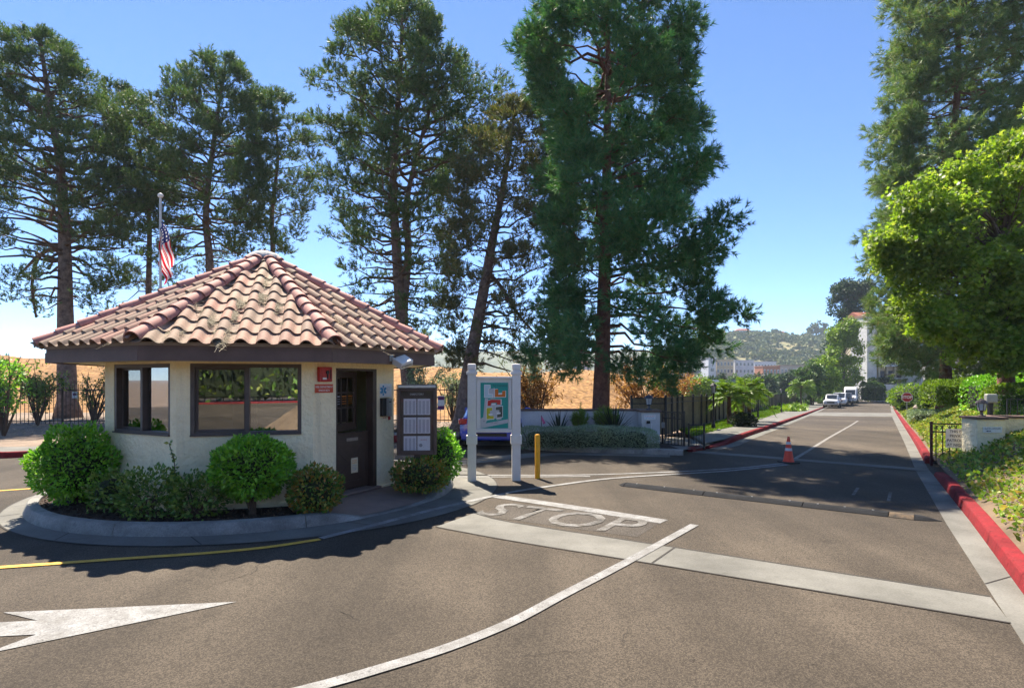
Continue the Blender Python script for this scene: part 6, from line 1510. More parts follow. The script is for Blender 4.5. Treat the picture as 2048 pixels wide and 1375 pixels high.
# tall sprig
sp0 = bed(343, 1030); sr_ = empty('leafy_sprig', sp0, 0, 'thin upright sprig rising above the shrubs against the wall', 'shrub')
b = MB(); pts = [(0, 0.05, 0), (-0.01, 0.05, 0.35), (0.02, 0.05, 0.65), (-0.06, 0.05, 0.98)]; b.tube(smooth_path(pts, 4), 0.006, 5); b.build('stem', M['twig'], sr_)
rng = np.random.default_rng(39); S = smooth_path(pts, 10); pp = np.array([tuple(S[i]) for i in rng.integers(8, len(S), 60)]); acc = Acc()
acc.add(leaf_geo(pp, rng.normal(size=(60, 3)) + np.array([0, 0, 0.5]), 0.07 * rng.uniform(0.6, 1.1, 60), rng, 0.6)); acc.build('leaves', LM['shrub'], sr_)
# mulch chips on the bed
rng = np.random.default_rng(60); n = 5200; a = np.radians(rng.uniform(80, 388, n)); r = np.sqrt(rng.uniform(2.45 ** 2, 3.2 ** 2, n))
p = np.stack([KC.x + r * np.sin(a), KC.y - r * np.cos(a), np.full(n, 0.105) + rng.uniform(0, 0.02, n)], 1)
acc = Acc(); acc.add(leaf_geo(p, rng.normal(size=(n, 3)) * np.array([1, 1, 0.25]), rng.uniform(0.02, 0.06, n), rng, 0.4)); acc.build('mulch', leafmat('mulch_chips', [(0.03, 0.016, 0.010), (0.075, 0.042, 0.026), (0.14, 0.09, 0.06)], 0.9, 0.0), kind='stuff')

# ---- hedge and accent plants by the white wall
def hedge(name, base, lx, ly, h, n, size, seed, label, m, rz=0.0, cat='hedge', wave=0.05, aspect=0.5, group=None, zb=0.0):
    rng = np.random.default_rng(seed); root = empty(name, base, rz, label, cat, group)
    u = rng.uniform(-1, 1, n); v = rng.uniform(-1, 1, n); w = rng.uniform(0, 1, n); f = rng.uniform(0, 1, n)
    top = f < 0.42; fr = (f >= 0.42) & (f < 0.84)
    x = u * lx / 2; y = np.where(fr, -ly / 2 + rng.exponential(0.05, n), v * ly / 2); ends = f >= 0.93
    x = np.where(ends, np.sign(u) * lx / 2 - np.sign(u) * rng.exponential(0.05, n), x)
    bk = (f >= 0.84) & (f < 0.93); y = np.where(bk, ly / 2 - rng.exponential(0.05, n), y)
    hh = h * (1 + wave * np.sin(x * 3 + seed) + wave * 0.7 * np.sin(x * 7.3 + y * 4)) * (1 - 0.20 * np.abs(2 * y / ly) ** 4 - 0.22 * np.abs(2 * x / lx) ** 10)
    z = np.where(top, hh - rng.exponential(0.03, n), hh * w)
    y = y * (1 + 0.05 * np.sin(x * 5 + z * 6)); p = np.stack([x, y, np.maximum(z, 0.02) + zb], 1)
    d = np.stack([np.where(ends, np.sign(u), 0), np.where(fr, -1.0, np.where(bk, 1.0, 0)), np.where(top, 1.0, 0.35)], 1) + rng.normal(size=(n, 3)) * 0.55
    acc = Acc(); acc.add(leaf_geo(p, d, size * rng.uniform(0.6, 1.25, n), rng, aspect)); acc.build('foliage', LM[m], root)
    b = MB(); rr = random.Random(seed)
    for k in range(max(3, int(lx * 2))):
        xx = -lx / 2 + lx * (k + 0.5) / max(3, int(lx * 2)); b.tube([(xx, 0, 0), (xx + rr.uniform(-.1, .1), rr.uniform(-.1, .1), h * 0.5 + zb), (xx + rr.uniform(-.25, .25), rr.uniform(-.2, .2), h * 0.85 + zb)], [0.03, 0.02, 0.008], 5)
    b.build('stems', M['twig'], root)
    b = MB(); b.box((0, 0, zb + h * 0.40), (lx * 0.86, ly * 0.70, h * 0.70)); b.build('inner_shade', M['shadecore'], root, bevel=0.15 * min(1, ly), seg=2)
    return root
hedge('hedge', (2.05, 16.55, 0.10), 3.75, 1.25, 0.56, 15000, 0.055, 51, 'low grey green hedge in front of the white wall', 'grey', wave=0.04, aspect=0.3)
def flax(base, n, L, seed, label):
    rng = np.random.default_rng(seed); root = empty('flax_plant', base, 0, label, 'plant', 'spiky plants by the white wall'); b = MB(); rr = random.Random(seed)
    for k in range(n):
        a = rr.uniform(0, 2 * PI); el = rr.uniform(0.45, 1.35); l = L * rr.uniform(0.7, 1.15); w = 0.028; vs_ = []
        for i in range(6):
            s = i / 5; h = l * (math.cos(el) * s); z = l * (math.sin(el) * s - 0.35 * math.cos(el) * s * s); ww = w * (1 - s ** 2.2)
            c = Vector((math.cos(a) * h, math.sin(a) * h, z)); t = Vector((-math.sin(a), math.cos(a), 0)) * ww; vs_ += [c - t, c + t]
        b.add(vs_, [(2 * i, 2 * i + 1, 2 * i + 3, 2 * i + 2) for i in range(5)])
    b.build('leaves', LM['flax'], root)
    b = MB(); b.lathe([(0.06, 0), (0.05, 0.08), (0.02, 0.12)], 8); b.build('crown_base', M['twig'], root)
q = A(1118, 868, 17.4); flax((q.x, 17.4, 0.3), 56, 0.95, 52, 'dark spiky plant behind the hedge near the pink marker')
q = A(1228, 868, 17.3); flax((q.x, 17.3, 0.3), 74, 1.2, 53, 'larger dark spiky plant behind the hedge near the pillar')
def feather(base, H, W2, n, seed, label, m='lime'):
    rng = np.random.default_rng(seed); root = empty('feathery_shrub', base, 0, label, 'shrub', 'upright shrubs by the white wall'); rr = random.Random(seed)
    b = MB(); P_, D_ = [], []
    for k in range(n):
        a = rr.uniform(0, 2 * PI); r = W2 * math.sqrt(rr.random()); top = Vector((math.cos(a) * r, math.sin(a) * r, H * rr.uniform(0.6, 1.0) * (1 - 0.3 * r / W2)))
        pts = [Vector((0, 0, 0)), top * 0.5 + Vector((0, 0, 0.05)), top]; b.tube(pts, [0.012, 0.008, 0.003], 4, cap=False)
        for _ in range(9):
            s = rr.uniform(0.25, 1.0); P_.append(tuple(pts[1].lerp(top, s * 2 - 1) if s > 0.5 else pts[0].lerp(pts[1], s * 2))); D_.append(tuple(top.normalized() + Vector((rr.gauss(0, .3), rr.gauss(0, .3), 0.2))))
    b.build('stems', M['twig'], root)
    acc = Acc(); acc.add(needle_geo(np.array(P_), np.array(D_), np.full(len(P_), 0.14), 0.10, 16, rng, 0.012)); acc.build('foliage', LM[m], root)
q = A(1158, 860, 17.75); feather((q.x, 17.75, 0.12), 1.12, 0.26, 40, 54, 'narrow yellow green feathery shrub against the white wall')
q = A(1212, 860, 17.6); feather((q.x, 17.6, 0.12), 1.22, 0.36, 60, 55, 'wider feathery shrub beside the spiky plant', 'palm')
mk = empty('pink_marker', tuple(A(1083, 850, 17.3).xy) + (0.1,), 0, 'small pink flag on a thin dark stake behind the hedge', 'marker')
b = MB(); b.box((0, 0, 0.42), (0.02, 0.02, 0.84)); b.build('stake', M['bronze_metal'], mk)
b = MB(); b.add([(0.0, -0.012, 0.84), (0.12, -0.03, 0.62), (0.05, -0.02, 0.58), (0.0, -0.012, 0.72)], [(0, 1, 2, 3)]); b.build('ribbon', mat('pink_ribbon', (0.7, 0.15, 0.3), 0.8), mk)

# ---- ivy bank on the right
RB = resample([q_.xy for q_ in R2[1:]] + [q_.xy for q_ in R2b], 0.9)
def bank_mesh():
    xs_ = np.arange(0, 1); V, F = [], []; offs = [0.165, 0.35, 0.6, 0.9, 1.3, 1.8, 2.4, 3.2, 4.5, 7, 11, 17]
    rows = [Vector((q.x, q.y)) for q in resample(R2 + R2b, 1.0)]; nr_ = [offset(rows, -o_) for o_ in offs]
    for i in range(len(rows)):
        for k in range(len(offs)):
            q = nr_[k][i]; V.append((q.x, q.y, BZ(q.x, q.y)))
    n = len(offs); F = [(i * n + k, i * n + k + 1, (i + 1) * n + k + 1, (i + 1) * n + k) for i in range(len(rows) - 1) for k in range(n - 1)]
    o = fast_mesh('bank', V, F, M['banksoil'], smooth=True); o['kind'] = 'structure'
    if o.data.polygons[0].normal.z < 0: o.data.flip_normals()
M['banksoil'] = mat('bank_soil', (0.17, 0.12, 0.075), 0.95, scale=1.5, col2=(0.10, 0.07, 0.045), bump=0.5, bscale=20, world=True)
bank_mesh()
def cover(name, label, n, dfun, trange, size, m, seed, lift=0.10):
    """ground-cover leaves over the bank: t along the kerb, d away from it"""
    rng = np.random.default_rng(seed); ks = [Vector((q.x, q.y)) for q in resample(R2 + R2b, 0.5)]
    t = rng.uniform(trange[0], trange[1], n) * (len(ks) - 2); P_ = []; i0 = t.astype(int)
    tv = [(ks[i + 1] - ks[i]).normalized() for i in range(len(ks) - 1)]
    d = dfun(rng, n)
    for a, dd, ff in zip(i0, d, t - i0):
        q = ks[a].lerp(ks[a + 1], ff); nv = Vector((tv[a].y, -tv[a].x)); q = q + nv * dd; P_.append((q.x, q.y))
    P_ = np.array(P_)
    # bare soil gaps
    gap = np.sin(P_[:, 0] * 1.7 + 0.6) * np.cos(P_[:, 1] * 1.3 + 1.0) + 0.5 * np.sin(P_[:, 0] * 4.1 - P_[:, 1] * 3.3)
    keep = ((P_[:, 1] > 8.6) & (gap > -1.4)) | ((P_[:, 1] <= 8.6) & (gap > -0.35)); P_ = P_[keep]
    z = np.array([BZ(x, y) for x, y in P_]); hgt = lift * (0.6 + 0.4 * np.sin(P_[:, 0] * 2.3) * np.sin(P_[:, 1] * 2.9))
    p = np.stack([P_[:, 0], P_[:, 1], z + rng.uniform(0, 1, len(P_)) * hgt], 1)
    acc = Acc(); acc.add(leaf_geo(p, rng.normal(size=p.shape) * np.array([1, 1, 0.5]) + np.array([-0.3, -0.3, 0.55]), size * rng.uniform(0.5, 1.2, len(p)), rng, 0.75, 0.1))
    o = acc.build(name, LM[m]); tag(o, label, 'ground cover', kind='stuff'); return o
cover('ivy', 'dense green ivy covering the near bank right of the red kerb', 78000, lambda r, n: 0.22 + r.uniform(0, 1, n) ** 0.9 * 4.6, (0.10, 0.40), 0.085, 'ivy', 61, 0.15)
cover('ground_cover', 'yellow green ground cover on the bank beyond the gate', 34000, lambda r, n: 0.25 + r.uniform(0, 1, n) * 4.0, (0.40, 1.0), 0.13, 'ivy', 62, 0.2)
def on_bank(px, Y): x = (px - 1024) / FPX * Y; return (x, Y, BZ(x, Y))
def hb(px, Y, ztop, h): x = (px - 1024) / FPX * Y; return (x, Y, EYE - (ztop - HY) / FPX * Y - h)
hedge('hedge', hb(1925, 24, 760, 1.0), 2.5, 1.6, 1.0, 7000, 0.10, 63, 'rounded lime green hedge on the bank below the leafy tree', 'lime', math.radians(-15))
hedge('hedge', hb(2000, 20, 752, 1.2), 1.8, 1.5, 1.2, 4500, 0.09, 64, 'shaded hedge around the foot of the leafy tree', 'bush', math.radians(-15))
hedge('hedge', hb(2050, 17, 772, 0.95), 1.7, 1.4, 0.95, 5200, 0.08, 65, 'clipped hedge at the right edge behind the railing', 'lime', math.radians(-15))
hedge('hedge', hb(1955, 34, 742, 1.2), 4.6, 1.6, 1.2, 5200, 0.13, 66, 'long hedge on the upper terrace behind the pine stem', 'lime', math.radians(-12))
shrub('rounded_shrub', hb(1862, 36, 772, 1.4), 0.8, 0.9, 0.7, 0.8, 1500, 0.14, 67, 'round shrub above the stone steps', 'far')
shrub('rounded_shrub', hb(1822, 52, 770, 2.0), 1.9, 1.6, 1.0, 1.05, 2400, 0.2, 68, 'bright feathery shrub behind the stop sign', 'lime')
shrub('rounded_shrub', on_bank(1812, 53), 1.0, 0.9, 0.5, 0.6, 1500, 0.15, 69, 'leafy shrub on the verge below the stop sign', 'far')
hedge('hedge', on_bank(1850, 29), 3.6, 1.3, 0.42, 5200, 0.10, 70, 'low grey green border plants below the steps', 'grey', math.radians(58))

# ---- lawn grass
rng = np.random.default_rng(71); n = 26000; k = np.minimum(57, (rng.uniform(0, 1, n) ** 1.6 * 45)).astype(int); f = rng.uniform(0, 1, n); w_ = rng.uniform(0, 1, n)
A_ = np.array([tuple(q) for q in Lsw60]); B_ = np.array([tuple(q) for q in Lf60])
p0 = A_[k] * (1 - f[:, None]) + A_[k + 1] * f[:, None]; p1 = B_[k] * (1 - f[:, None]) + B_[k + 1] * f[:, None]; q2 = p0 * (1 - w_[:, None]) + p1 * w_[:, None]
p = np.stack([q2[:, 0], q2[:, 1], np.array([GZ(x, y) + 0.13 for x, y in q2])], 1); dist = np.linalg.norm(q2, axis=1)
acc = Acc(); acc.add(leaf_geo(p, rng.normal(size=(n, 3)) * np.array([0.5, 0.5, 0.2]) + np.array([0, 0, 1]), 0.05 + 0.0028 * dist, rng, 0.35)); tag(acc.build('grass', LM['grass']), 'bright green lawn grass between pavement and screened fence', 'grass', kind='stuff')

# ---- palms on the lawn strip
def palm(base, H, nf, fl_, seed, label, stems=1, lw=0.03):
    rng = np.random.default_rng(seed); rr = random.Random(seed); root = empty('palm', base, 0, label, 'palm tree', 'palms on the lawn strip')
    for s in range(stems):
        a0 = 2 * PI * s / stems + seed; lean = 0.35 if stems > 1 else 0.05
        b = MB(); tp_ = [Vector((0.12 * math.cos(a0), 0.12 * math.sin(a0), 0)), Vector((lean * 0.5 * math.cos(a0), lean * 0.5 * math.sin(a0), H * 0.5)), Vector((lean * math.cos(a0), lean * math.sin(a0), H * rr.uniform(0.85, 1.0)))]
        S = smooth_path(tp_, 8); b.tube(S, [0.10 * (1 - 0.25 * i / len(S)) * (1 + 0.12 * (i % 2)) for i in range(len(S))], 9); b.build('trunk', M['bark_red'], root, smooth=True)
        top = S[-1]; rach = MB(); acc = Acc(); P_, D_, Z_ = [], [], []
        for k in range(nf):
            a = k * 2.4 + rr.uniform(-.3, .3); el = rr.uniform(-0.25, 1.15); L = fl_ * rr.uniform(0.8, 1.1); pts = []
            for i in range(8):
                s_ = i / 7; h = L * s_ * math.cos(el) * (1 - 0.12 * s_); z = L * (math.sin(el) * s_ - 0.55 * s_ * s_ * (0.5 + 0.5 * math.cos(el)))
                pts.append(top + Vector((math.cos(a) * h, math.sin(a) * h, z)))
            rach.tube(pts, [0.014 * (1 - i / 9) for i in range(8)], 4, cap=False)
            side = Vector((-math.sin(a), math.cos(a), 0))
            for i in range(26):
                s_ = 0.15 + 0.85 * i / 26; j_ = min(6, int(s_ * 7)); q = pts[j_].lerp(pts[j_ + 1], s_ * 7 - j_); fw = (pts[j_ + 1] - pts[j_]).normalized()
                for sg_ in (-1, 1):
                    P_.append(tuple(q)); D_.append(tuple(side * sg_ * 0.8 + fw * 0.65 + Vector((0, 0, -0.15 + rr.gauss(0, 0.12))))); Z_.append(L * 0.30 * math.sin(PI * min(0.97, 0.12 + s_ * 0.85)) + 0.05)
        rach.build('frond_stalks', M['twig'], root)
        acc.add(leaf_geo(np.array(P_), np.array(D_), np.array(Z_), rng, 0.11, 0.02)); acc.build('crown', LM['palm'], root)
for i, (px, py, H, fl_, stems, lb) in enumerate(((1458, 850, 1.45, 1.35, 1, 'multi stemmed palm clump nearest the first lamp post'), (1478, 846, 1.75, 1.5, 2, 'palm with arching fronds in the middle of the clump'), (1497, 842, 1.7, 1.5, 1, 'palm at the right of the clump before the second lamp post'), (1602, 813, 3.0, 2.6, 2, 'palm beyond the fence end near the round sign'), (1625, 809, 3.2, 2.8, 2, 'pale palm behind the parked pickup'))):
    p = P(px, py, 0.13); palm((p.x, p.y, GZ(p.x, p.y) + 0.1), H, 20, fl_, 80 + i, lb, stems)
q = P(1487, 853, 0.13); shrub('low_shrub', (q.x, q.y, GZ(q.x, q.y) + 0.12), 0.55, 0.4, 0.28, 0.3, 700, 0.12, 88, 'small dark shrub at the foot of the palm clump', 'flax')
q = P(1450, 850, 0.13)

# ---- boundary vegetation behind the forecourt
def airy(base, H, W2, n, size, seed, label, m, nst=12, group=None, cat='shrub'):
    rng = np.random.default_rng(seed); rr = random.Random(seed); root = empty('airy_shrub', base, 0, label, cat, group); b = MB(); P_ = []
    for k in range(nst):
        a = rr.uniform(0, 2 * PI); r = W2 * rr.uniform(0.3, 1); top = Vector((math.cos(a) * r, math.sin(a) * r * 0.7, H * rr.uniform(0.55, 1))); mid = top * 0.5 + Vector((rr.gauss(0, .1), rr.gauss(0, .1), 0.12 * H))
        S = smooth_path([(0, 0, 0), tuple(mid), tuple(top)], 5); b.tube(S, [0.035 * (1 - i / (len(S) + 1)) + 0.004 for i in range(len(S))], 5, cap=False)
        for _ in range(4):
            i = rr.randint(3, len(S) - 2); e = S[i] + Vector((rr.gauss(0, .35), rr.gauss(0, .3), rr.uniform(-0.1, 0.4))) * W2 * 0.6; b.tube([S[i], e], [0.012, 0.004], 4, cap=False)
            for _ in range(max(1, n // (nst * 4))): P_.append(tuple(S[i].lerp(e, rr.random()) + Vector((rr.gauss(0, .09), rr.gauss(0, .09), rr.gauss(0, .09)))))
    b.build('stems', M['twig'], root); P_ = np.array(P_); acc = Acc()
    acc.add(leaf_geo(P_, rng.normal(size=P_.shape) + np.array([0, 0, -0.3]), size * rng.uniform(0.6, 1.2, len(P_)), rng, 0.4)); acc.build('foliage', LM[m], root)
    return root
def gpos(px, Y): x = (px - 1024) / FPX * Y; return (x, Y, GZ(x, Y) + 0.1)
airy(gpos(75, 24), 2.4, 1.5, 1500, 0.16, 90, 'dark leafy shrub in front of the far left railings', 'shrub')
airy(gpos(188, 24.5), 2.6, 0.9, 700, 0.13, 91, 'thin leafy shrub beside the left end of the gatehouse', 'shrub')
airy(gpos(855, 27), 2.9, 1.4, 2600, 0.13, 92, 'pale green willowy shrub behind the directory cabinet', 'grey')
airy(gpos(905, 28), 2.6, 1.1, 1800, 0.13, 93, 'pale green willowy shrub left of the leaning pine', 'grey')
airy(gpos(1075, 24), 2.7, 1.9, 2400, 0.15, 94, 'half dry bush with drooping twigs right of the map sign', 'brown', 16)
airy(gpos(1055, 26), 3.0, 1.4, 1600, 0.14, 95, 'green bush top showing behind the half dry bush', 'grey', 12)
airy(gpos(1290, 25), 2.9, 2.2, 3200, 0.15, 96, 'rust brown dead tree right of the big pine stem', 'brown', 18)
airy(gpos(1345, 42), 3.6, 2.0, 1500, 0.2, 97, 'red brown leafed bush on the dirt lot edge', 'brown', 12)
airy(gpos(8, 19.5), 2.8, 1.3, 1300, 0.14, 98, 'bright green shrub at the left picture edge', 'bush', 12)
# dry twigs and pine needles on the verge
rng = np.random.default_rng(99); n = 9000; x = rng.uniform(-24, 4, n); y = rng.uniform(19.5, 29, n); keep = y > 17.5 + np.maximum(0, (x + 12) * 0.2); x, y = x[keep], y[keep]
p = np.stack([x, y, np.array([GZ(a, c) for a, c in zip(x, y)]) + 0.15], 1); acc = Acc(); acc.add(leaf_geo(p, rng.normal(size=p.shape) * np.array([1, 1, 0.3]), rng.uniform(0.05, 0.2, len(p)), rng, 0.12)); tag(acc.build('pine_needle_litter', M['straw']), 'dry needle litter lying below the boundary pines', 'litter', kind='stuff')
# ================================================================== BACKGROUND
# ---- iron railings behind the verge
fa, fb = Vector((-25.5, 24.2)), Vector((-1.3, 24.9)); fd = (fb - fa).normalized(); fL = (fb - fa).length
ir = empty('iron_railings', (fa.x, fa.y, 0.1), math.atan2(fd.y, fd.x), 'long thin black iron railings along the boundary below the pines', 'fence')
b = MB(); b.box((0, 0, 0.86), (0.018, 0.018, 1.56)); b.add([(-0.014, -0.014, 1.64), (0.014, -0.014, 1.64), (0.014, 0.014, 1.64), (-0.014, 0.014, 1.64), (0, 0, 1.72)], [(0, 1, 4), (1, 2, 4), (2, 3, 4), (3, 0, 4)])
o = b.build('picket', M['iron'], ir); pk_ = o.data; o.location = (0.1, 0, 0)
k = 1
while 0.1 + k * 0.165 < fL: inst('picket', pk_, ir, (0.1 + k * 0.165, 0, 0)); k += 1
b = MB(); b.box((0, 0, 0.86), (0.06, 0.06, 1.72)); o = b.build('post', M['iron'], ir); po_ = o.data
k = 1
while k * 2.4 < fL: inst('post', po_, ir, (k * 2.4 + 0.02, 0.0, 0)); k += 1
for z in (0.2, 1.45):
    b = MB(); b.box((fL / 2, 0.012, z), (fL, 0.03, 0.035)); b.build('rail', M['iron'], ir)
q = A(881, 835, 24.6); vs_ = empty('purple_sign', (q.x, 24.8, 1.02), 0, 'small white and purple sign on the railings right of the directory', 'sign')
b = MB(); b.box((0, 0, 0), (0.28, 0.01, 0.58)); b.build('plate', M['white'], vs_)
for z, h in ((0.19, 0.14), (-0.2, 0.14)):
    b = MB(); b.box((0, -0.0065, z), (0.26, 0.003, h)); b.build('band', mat('purple_ink', (0.16, 0.03, 0.14), 0.6), vs_)
q = A(138, 790, 24.1); v2_ = empty('fence_sign', (q.x, 24.42, 1.35), 0, 'tiny pale sign hung on the railings below the left pine', 'sign')
b = MB(); b.box((0, 0, 0), (0.22, 0.01, 0.26)); b.build('plate', M['white'], v2_); b = MB(); b.box((0, -0.0065, 0.03), (0.14, 0.003, 0.1)); b.build('symbol', mat('purple_ink', (0.16, 0.03, 0.14), 0.6), v2_)

# ---- heaped orange earth behind the railings
def mound():
    xs_ = np.arange(-75, 22.1, 0.8); ys_ = np.arange(31, 84, 0.8); V = []; rng = np.random.default_rng(3); n = len(xs_)
    ph = rng.uniform(0, 6, 12)
    for y in ys_:
        for x in xs_:
            hm = np.interp(x, [-75, -40, -30, -18, -8, 0, 5, 9, 13, 17, 22], [3.4, 3.6, 4.0, 3.6, 3.2, 3.1, 3.3, 3.0, 1.9, 0.7, 0])
            xf = np.interp(y, [20, 26.4, 33.3, 52.6, 90], [3, 7.0, 10.5, 20, 40]); hm *= min(1, max(0, (xf - 1.5 - x) / 7)) ** 1.3
            s = min(1, max(0, (y - 33 - 1.5 * math.sin(x * 0.3)) / 13)); s = s * s * (3 - 2 * s); bk = min(1, max(0, (82 - y) / 12))
            rill = 0.16 * math.sin(x * 2.1 + 0.6 * math.sin(y * 0.5 + ph[0]) * 2) * s * (1 - s) * 4 * 0.55
            bumps = 0.28 * math.sin(x * 0.55 + ph[1]) * math.sin(y * 0.4 + ph[2]) + 0.14 * math.sin(x * 1.3 + ph[3]) * math.sin(y * 1.1 + ph[4]) + 0.05 * rng.normal()
            V.append((x, y, GZ(x, y) - 0.12 + hm * s * bk + (bumps * s + rill) * bk * min(1, hm)))
    F = [(j * n + i, j * n + i + 1, (j + 1) * n + i + 1, (j + 1) * n + i) for j in range(len(ys_) - 1) for i in range(n - 1)]
    o = fast_mesh('earth_mound', V, F, M['mound'], smooth=True); o['kind'] = 'structure'
mound()
LM['drygrass'] = leafmat('dry_grass', [(0.34, 0.21, 0.08), (0.42, 0.28, 0.12), (0.26, 0.17, 0.07)], 0.9, 0.2)

# dry tufts over the earth
me_ = bpy.data.objects['earth_mound'].data; vv = np.empty(len(me_.vertices) * 3, dtype=np.float32); me_.vertices.foreach_get('co', vv); vv = vv.reshape(-1, 3)
rng = np.random.default_rng(17); gz_ = np.array([GZ(x, y) for x, y in vv[:, :2]]); ok = np.where(vv[:, 2] > gz_ + 0.3)[0]; k = rng.choice(ok, 9000)
p = vv[k] + rng.normal(size=(9000, 3)) * np.array([0.4, 0.4, 0.0]); keep = np.sin(p[:, 0] * 0.7) * np.sin(p[:, 1] * 0.9 + 1) + rng.normal(size=9000) * 0.4 > 0.1; p = p[keep]
acc = Acc(); acc.add(leaf_geo(p - np.array([0, 0, 0.05]), rng.normal(size=p.shape) * 0.5 + np.array([0, 0, 1]), rng.uniform(0.12, 0.34, len(p)), rng, 0.35)); tag(acc.build('dry_grass', LM['drygrass']), 'dry grass tufts scattered over the orange earth', 'grass', kind='stuff')

# ---- hills
def hill(name, prof, Y0, depth, m, seed, step=12.0, rough=3.0):
    """ridge profile as (px, py) seen at depth Y0"""
    rng = np.random.default_rng(seed); X = [(a - 1024) / FPX * Y0 for a, _ in prof]; Z = [EYE + (HY - c) / FPX * Y0 for _, c in prof]
    xs_ = np.arange(X[0], X[-1], step); ys_ = np.linspace(Y0 - depth, Y0 + depth * 0.4, 26); V = []; n = len(xs_); ph = rng.uniform(0, 6, 8)
    for y in ys_:
        s = min(1, max(0, (y - (Y0 - depth)) / depth)); s = 1 - (1 - s) ** 1.5; s *= 1 - 0.25 * max(0, (y - Y0) / (depth * 0.4))
        for x in xs_:
            g = rough * (math.sin(x * 0.045 + ph[0] + 0.02 * y) + 0.6 * math.sin(x * 0.11 + ph[1]) * math.sin(y * 0.03 + ph[2]))
            V.append((x, y, -2.2 + (np.interp(x * Y0 / y if y > 0 else x, X, Z) + 2.2) * s + g * s * (1 - s) * 2))
    F = [(j * n + i, j * n + i + 1, (j + 1) * n + i + 1, (j + 1) * n + i) for j in range(len(ys_) - 1) for i in range(n - 1)]
    o = fast_mesh(name, V, F, m, smooth=True); o['kind'] = 'structure'
    return np.array(V), xs_, ys_
M['hill'] = mat('scrub_hillside', (0.26, 0.21, 0.10), 0.95, scale=0.03, col2=(0.11, 0.13, 0.055), speck=0.3, sscale=0.25, world=True)
M['hill_far'] = mat('far_hillside', (0.13, 0.14, 0.08), 0.95, scale=0.02, col2=(0.07, 0.09, 0.05), speck=0.3, sscale=0.1, world=True)
HV, hxs, hys = hill('hill', [(1240, 756), (1330, 730), (1390, 690), (1430, 672), (1500, 667), (1560, 673), (1600, 676), (1650, 671), (1720, 662), (1800, 655), (1900, 650), (2100, 645)], 560, 190, M['hill'], 5)
hill('far_hill', [(-400, 730), (-100, 725), (60, 716), (200, 712), (500, 708), (800, 702), (880, 697), (960, 703), (1060, 700), (1150, 706), (1250, 698), (1400, 705), (1800, 700), (2400, 700)], 950, 250, M['hill_far'], 6, 20, 4)
def hz_at(x, y):
    i = min(len(hxs) - 2, max(0, int((x - hxs[0]) / (hxs[1] - hxs[0])))); j = min(len(hys) - 2, max(0, int(np.searchsorted(hys, y) - 1))); n = len(hxs)
    fx = (x - hxs[i]) / (hxs[1] - hxs[0]); fy = (y - hys[j]) / (hys[j + 1] - hys[j])
    g = lambda a, c: HV[c * n + a][2]
    return (g(i, j) * (1 - fx) + g(i + 1, j) * fx) * (1 - fy) + (g(i, j + 1) * (1 - fx) + g(i + 1, j + 1) * fx) * fy
# scrub on the near hill: rounded bushes made of leaf faces
def scrub(name, spots, seed, label, m, nl=34):
    rng = np.random.default_rng(seed); P_, D_, S_ = [], [], []
    for x, y, z, r in spots:
        v = unit(rng.normal(size=(nl, 3))); v[:, 2] = np.abs(v[:, 2]); P_.append(np.array([x, y, z]) + v * r * np.array([1, 1, 0.75]) * rng.uniform(0.75, 1.05, (nl, 1)))
        D_.append(unit(rng.normal(size=(nl, 3))) + v * 0.2); S_.append(np.full(nl, r * 0.75))
    P_ = np.concatenate(P_); D_ = np.concatenate(D_); S_ = np.concatenate(S_); acc = Acc()
    acc.add(leaf_geo(P_ - unit(D_) * S_[:, None] * 0.5, D_, S_, rng, 0.8, 0.1)); o = acc.build(name, LM[m]); tag(o, label, 'scrub', kind='stuff')
rng = np.random.default_rng(77)
sp1 = []; sp2 = []
for i in range(2600):
    y = rng.uniform(375, 575); x = y * rng.uniform(0.24, 0.68)
    if math.sin(x * 0.06 + 1) * math.sin(y * 0.05) + 0.4 * rng.normal() < -0.45: continue
    r = rng.uniform(1.6, 4.6); (sp1 if rng.random() < 0.55 else sp2).append((x, y, hz_at(x, y) - 0.3, r))
LM['hillscrub'] = leafmat('hill_scrub_leaves', [(0.10, 0.13, 0.055), (0.14, 0.17, 0.07), (0.21, 0.21, 0.09)], 0.8, 0.1)
LM['hillscrub2'] = leafmat('hill_scrub_dark', [(0.055, 0.095, 0.045), (0.08, 0.12, 0.055), (0.12, 0.14, 0.06)], 0.8, 0.1)
scrub('hillside_scrub', sp1, 78, 'olive scrub covering the far hillside', 'hillscrub'); scrub('hillside_scrub', sp2, 79, 'darker scrub patches on the far hillside', 'hillscrub2')
# valley greenery between lot and hill
sp = []
for i in range(900):
    y = rng.uniform(95, 330); x = y * rng.uniform(0.10, 0.60)
    if y < 130 and x > 0.56 * y: continue
    sp.append((x, y, GZ(x, y) - 0.2, rng.uniform(0.8, 2.2) * (0.6 + y / 300)))
scrub('valley_scrub', sp, 80, 'green scrub on the flat ground beyond the dirt lot', 'far', 30)
sp = [(rng.uniform(-0.15, 0.20) * y, y, GZ(0, y) - 0.2, rng.uniform(1.5, 3.5)) for y in rng.uniform(90, 300, 160)]
scrub('valley_scrub', sp, 81, 'scrub seen low between the pine stems beyond the mound', 'far', 30)
sp = [(x_, y_, GZ(x_, y_) + 0.05, rng.uniform(0.35, 0.8)) for x_, y_ in ((rng.uniform(0.30, 0.50) * y, y) for y in rng.uniform(55, 95, 260)) if x_ < 0.53 * y_ - 3]
scrub('lot_weeds', sp, 82, 'yellow green weeds over the flat lot behind the screened fence', 'palm', 26)

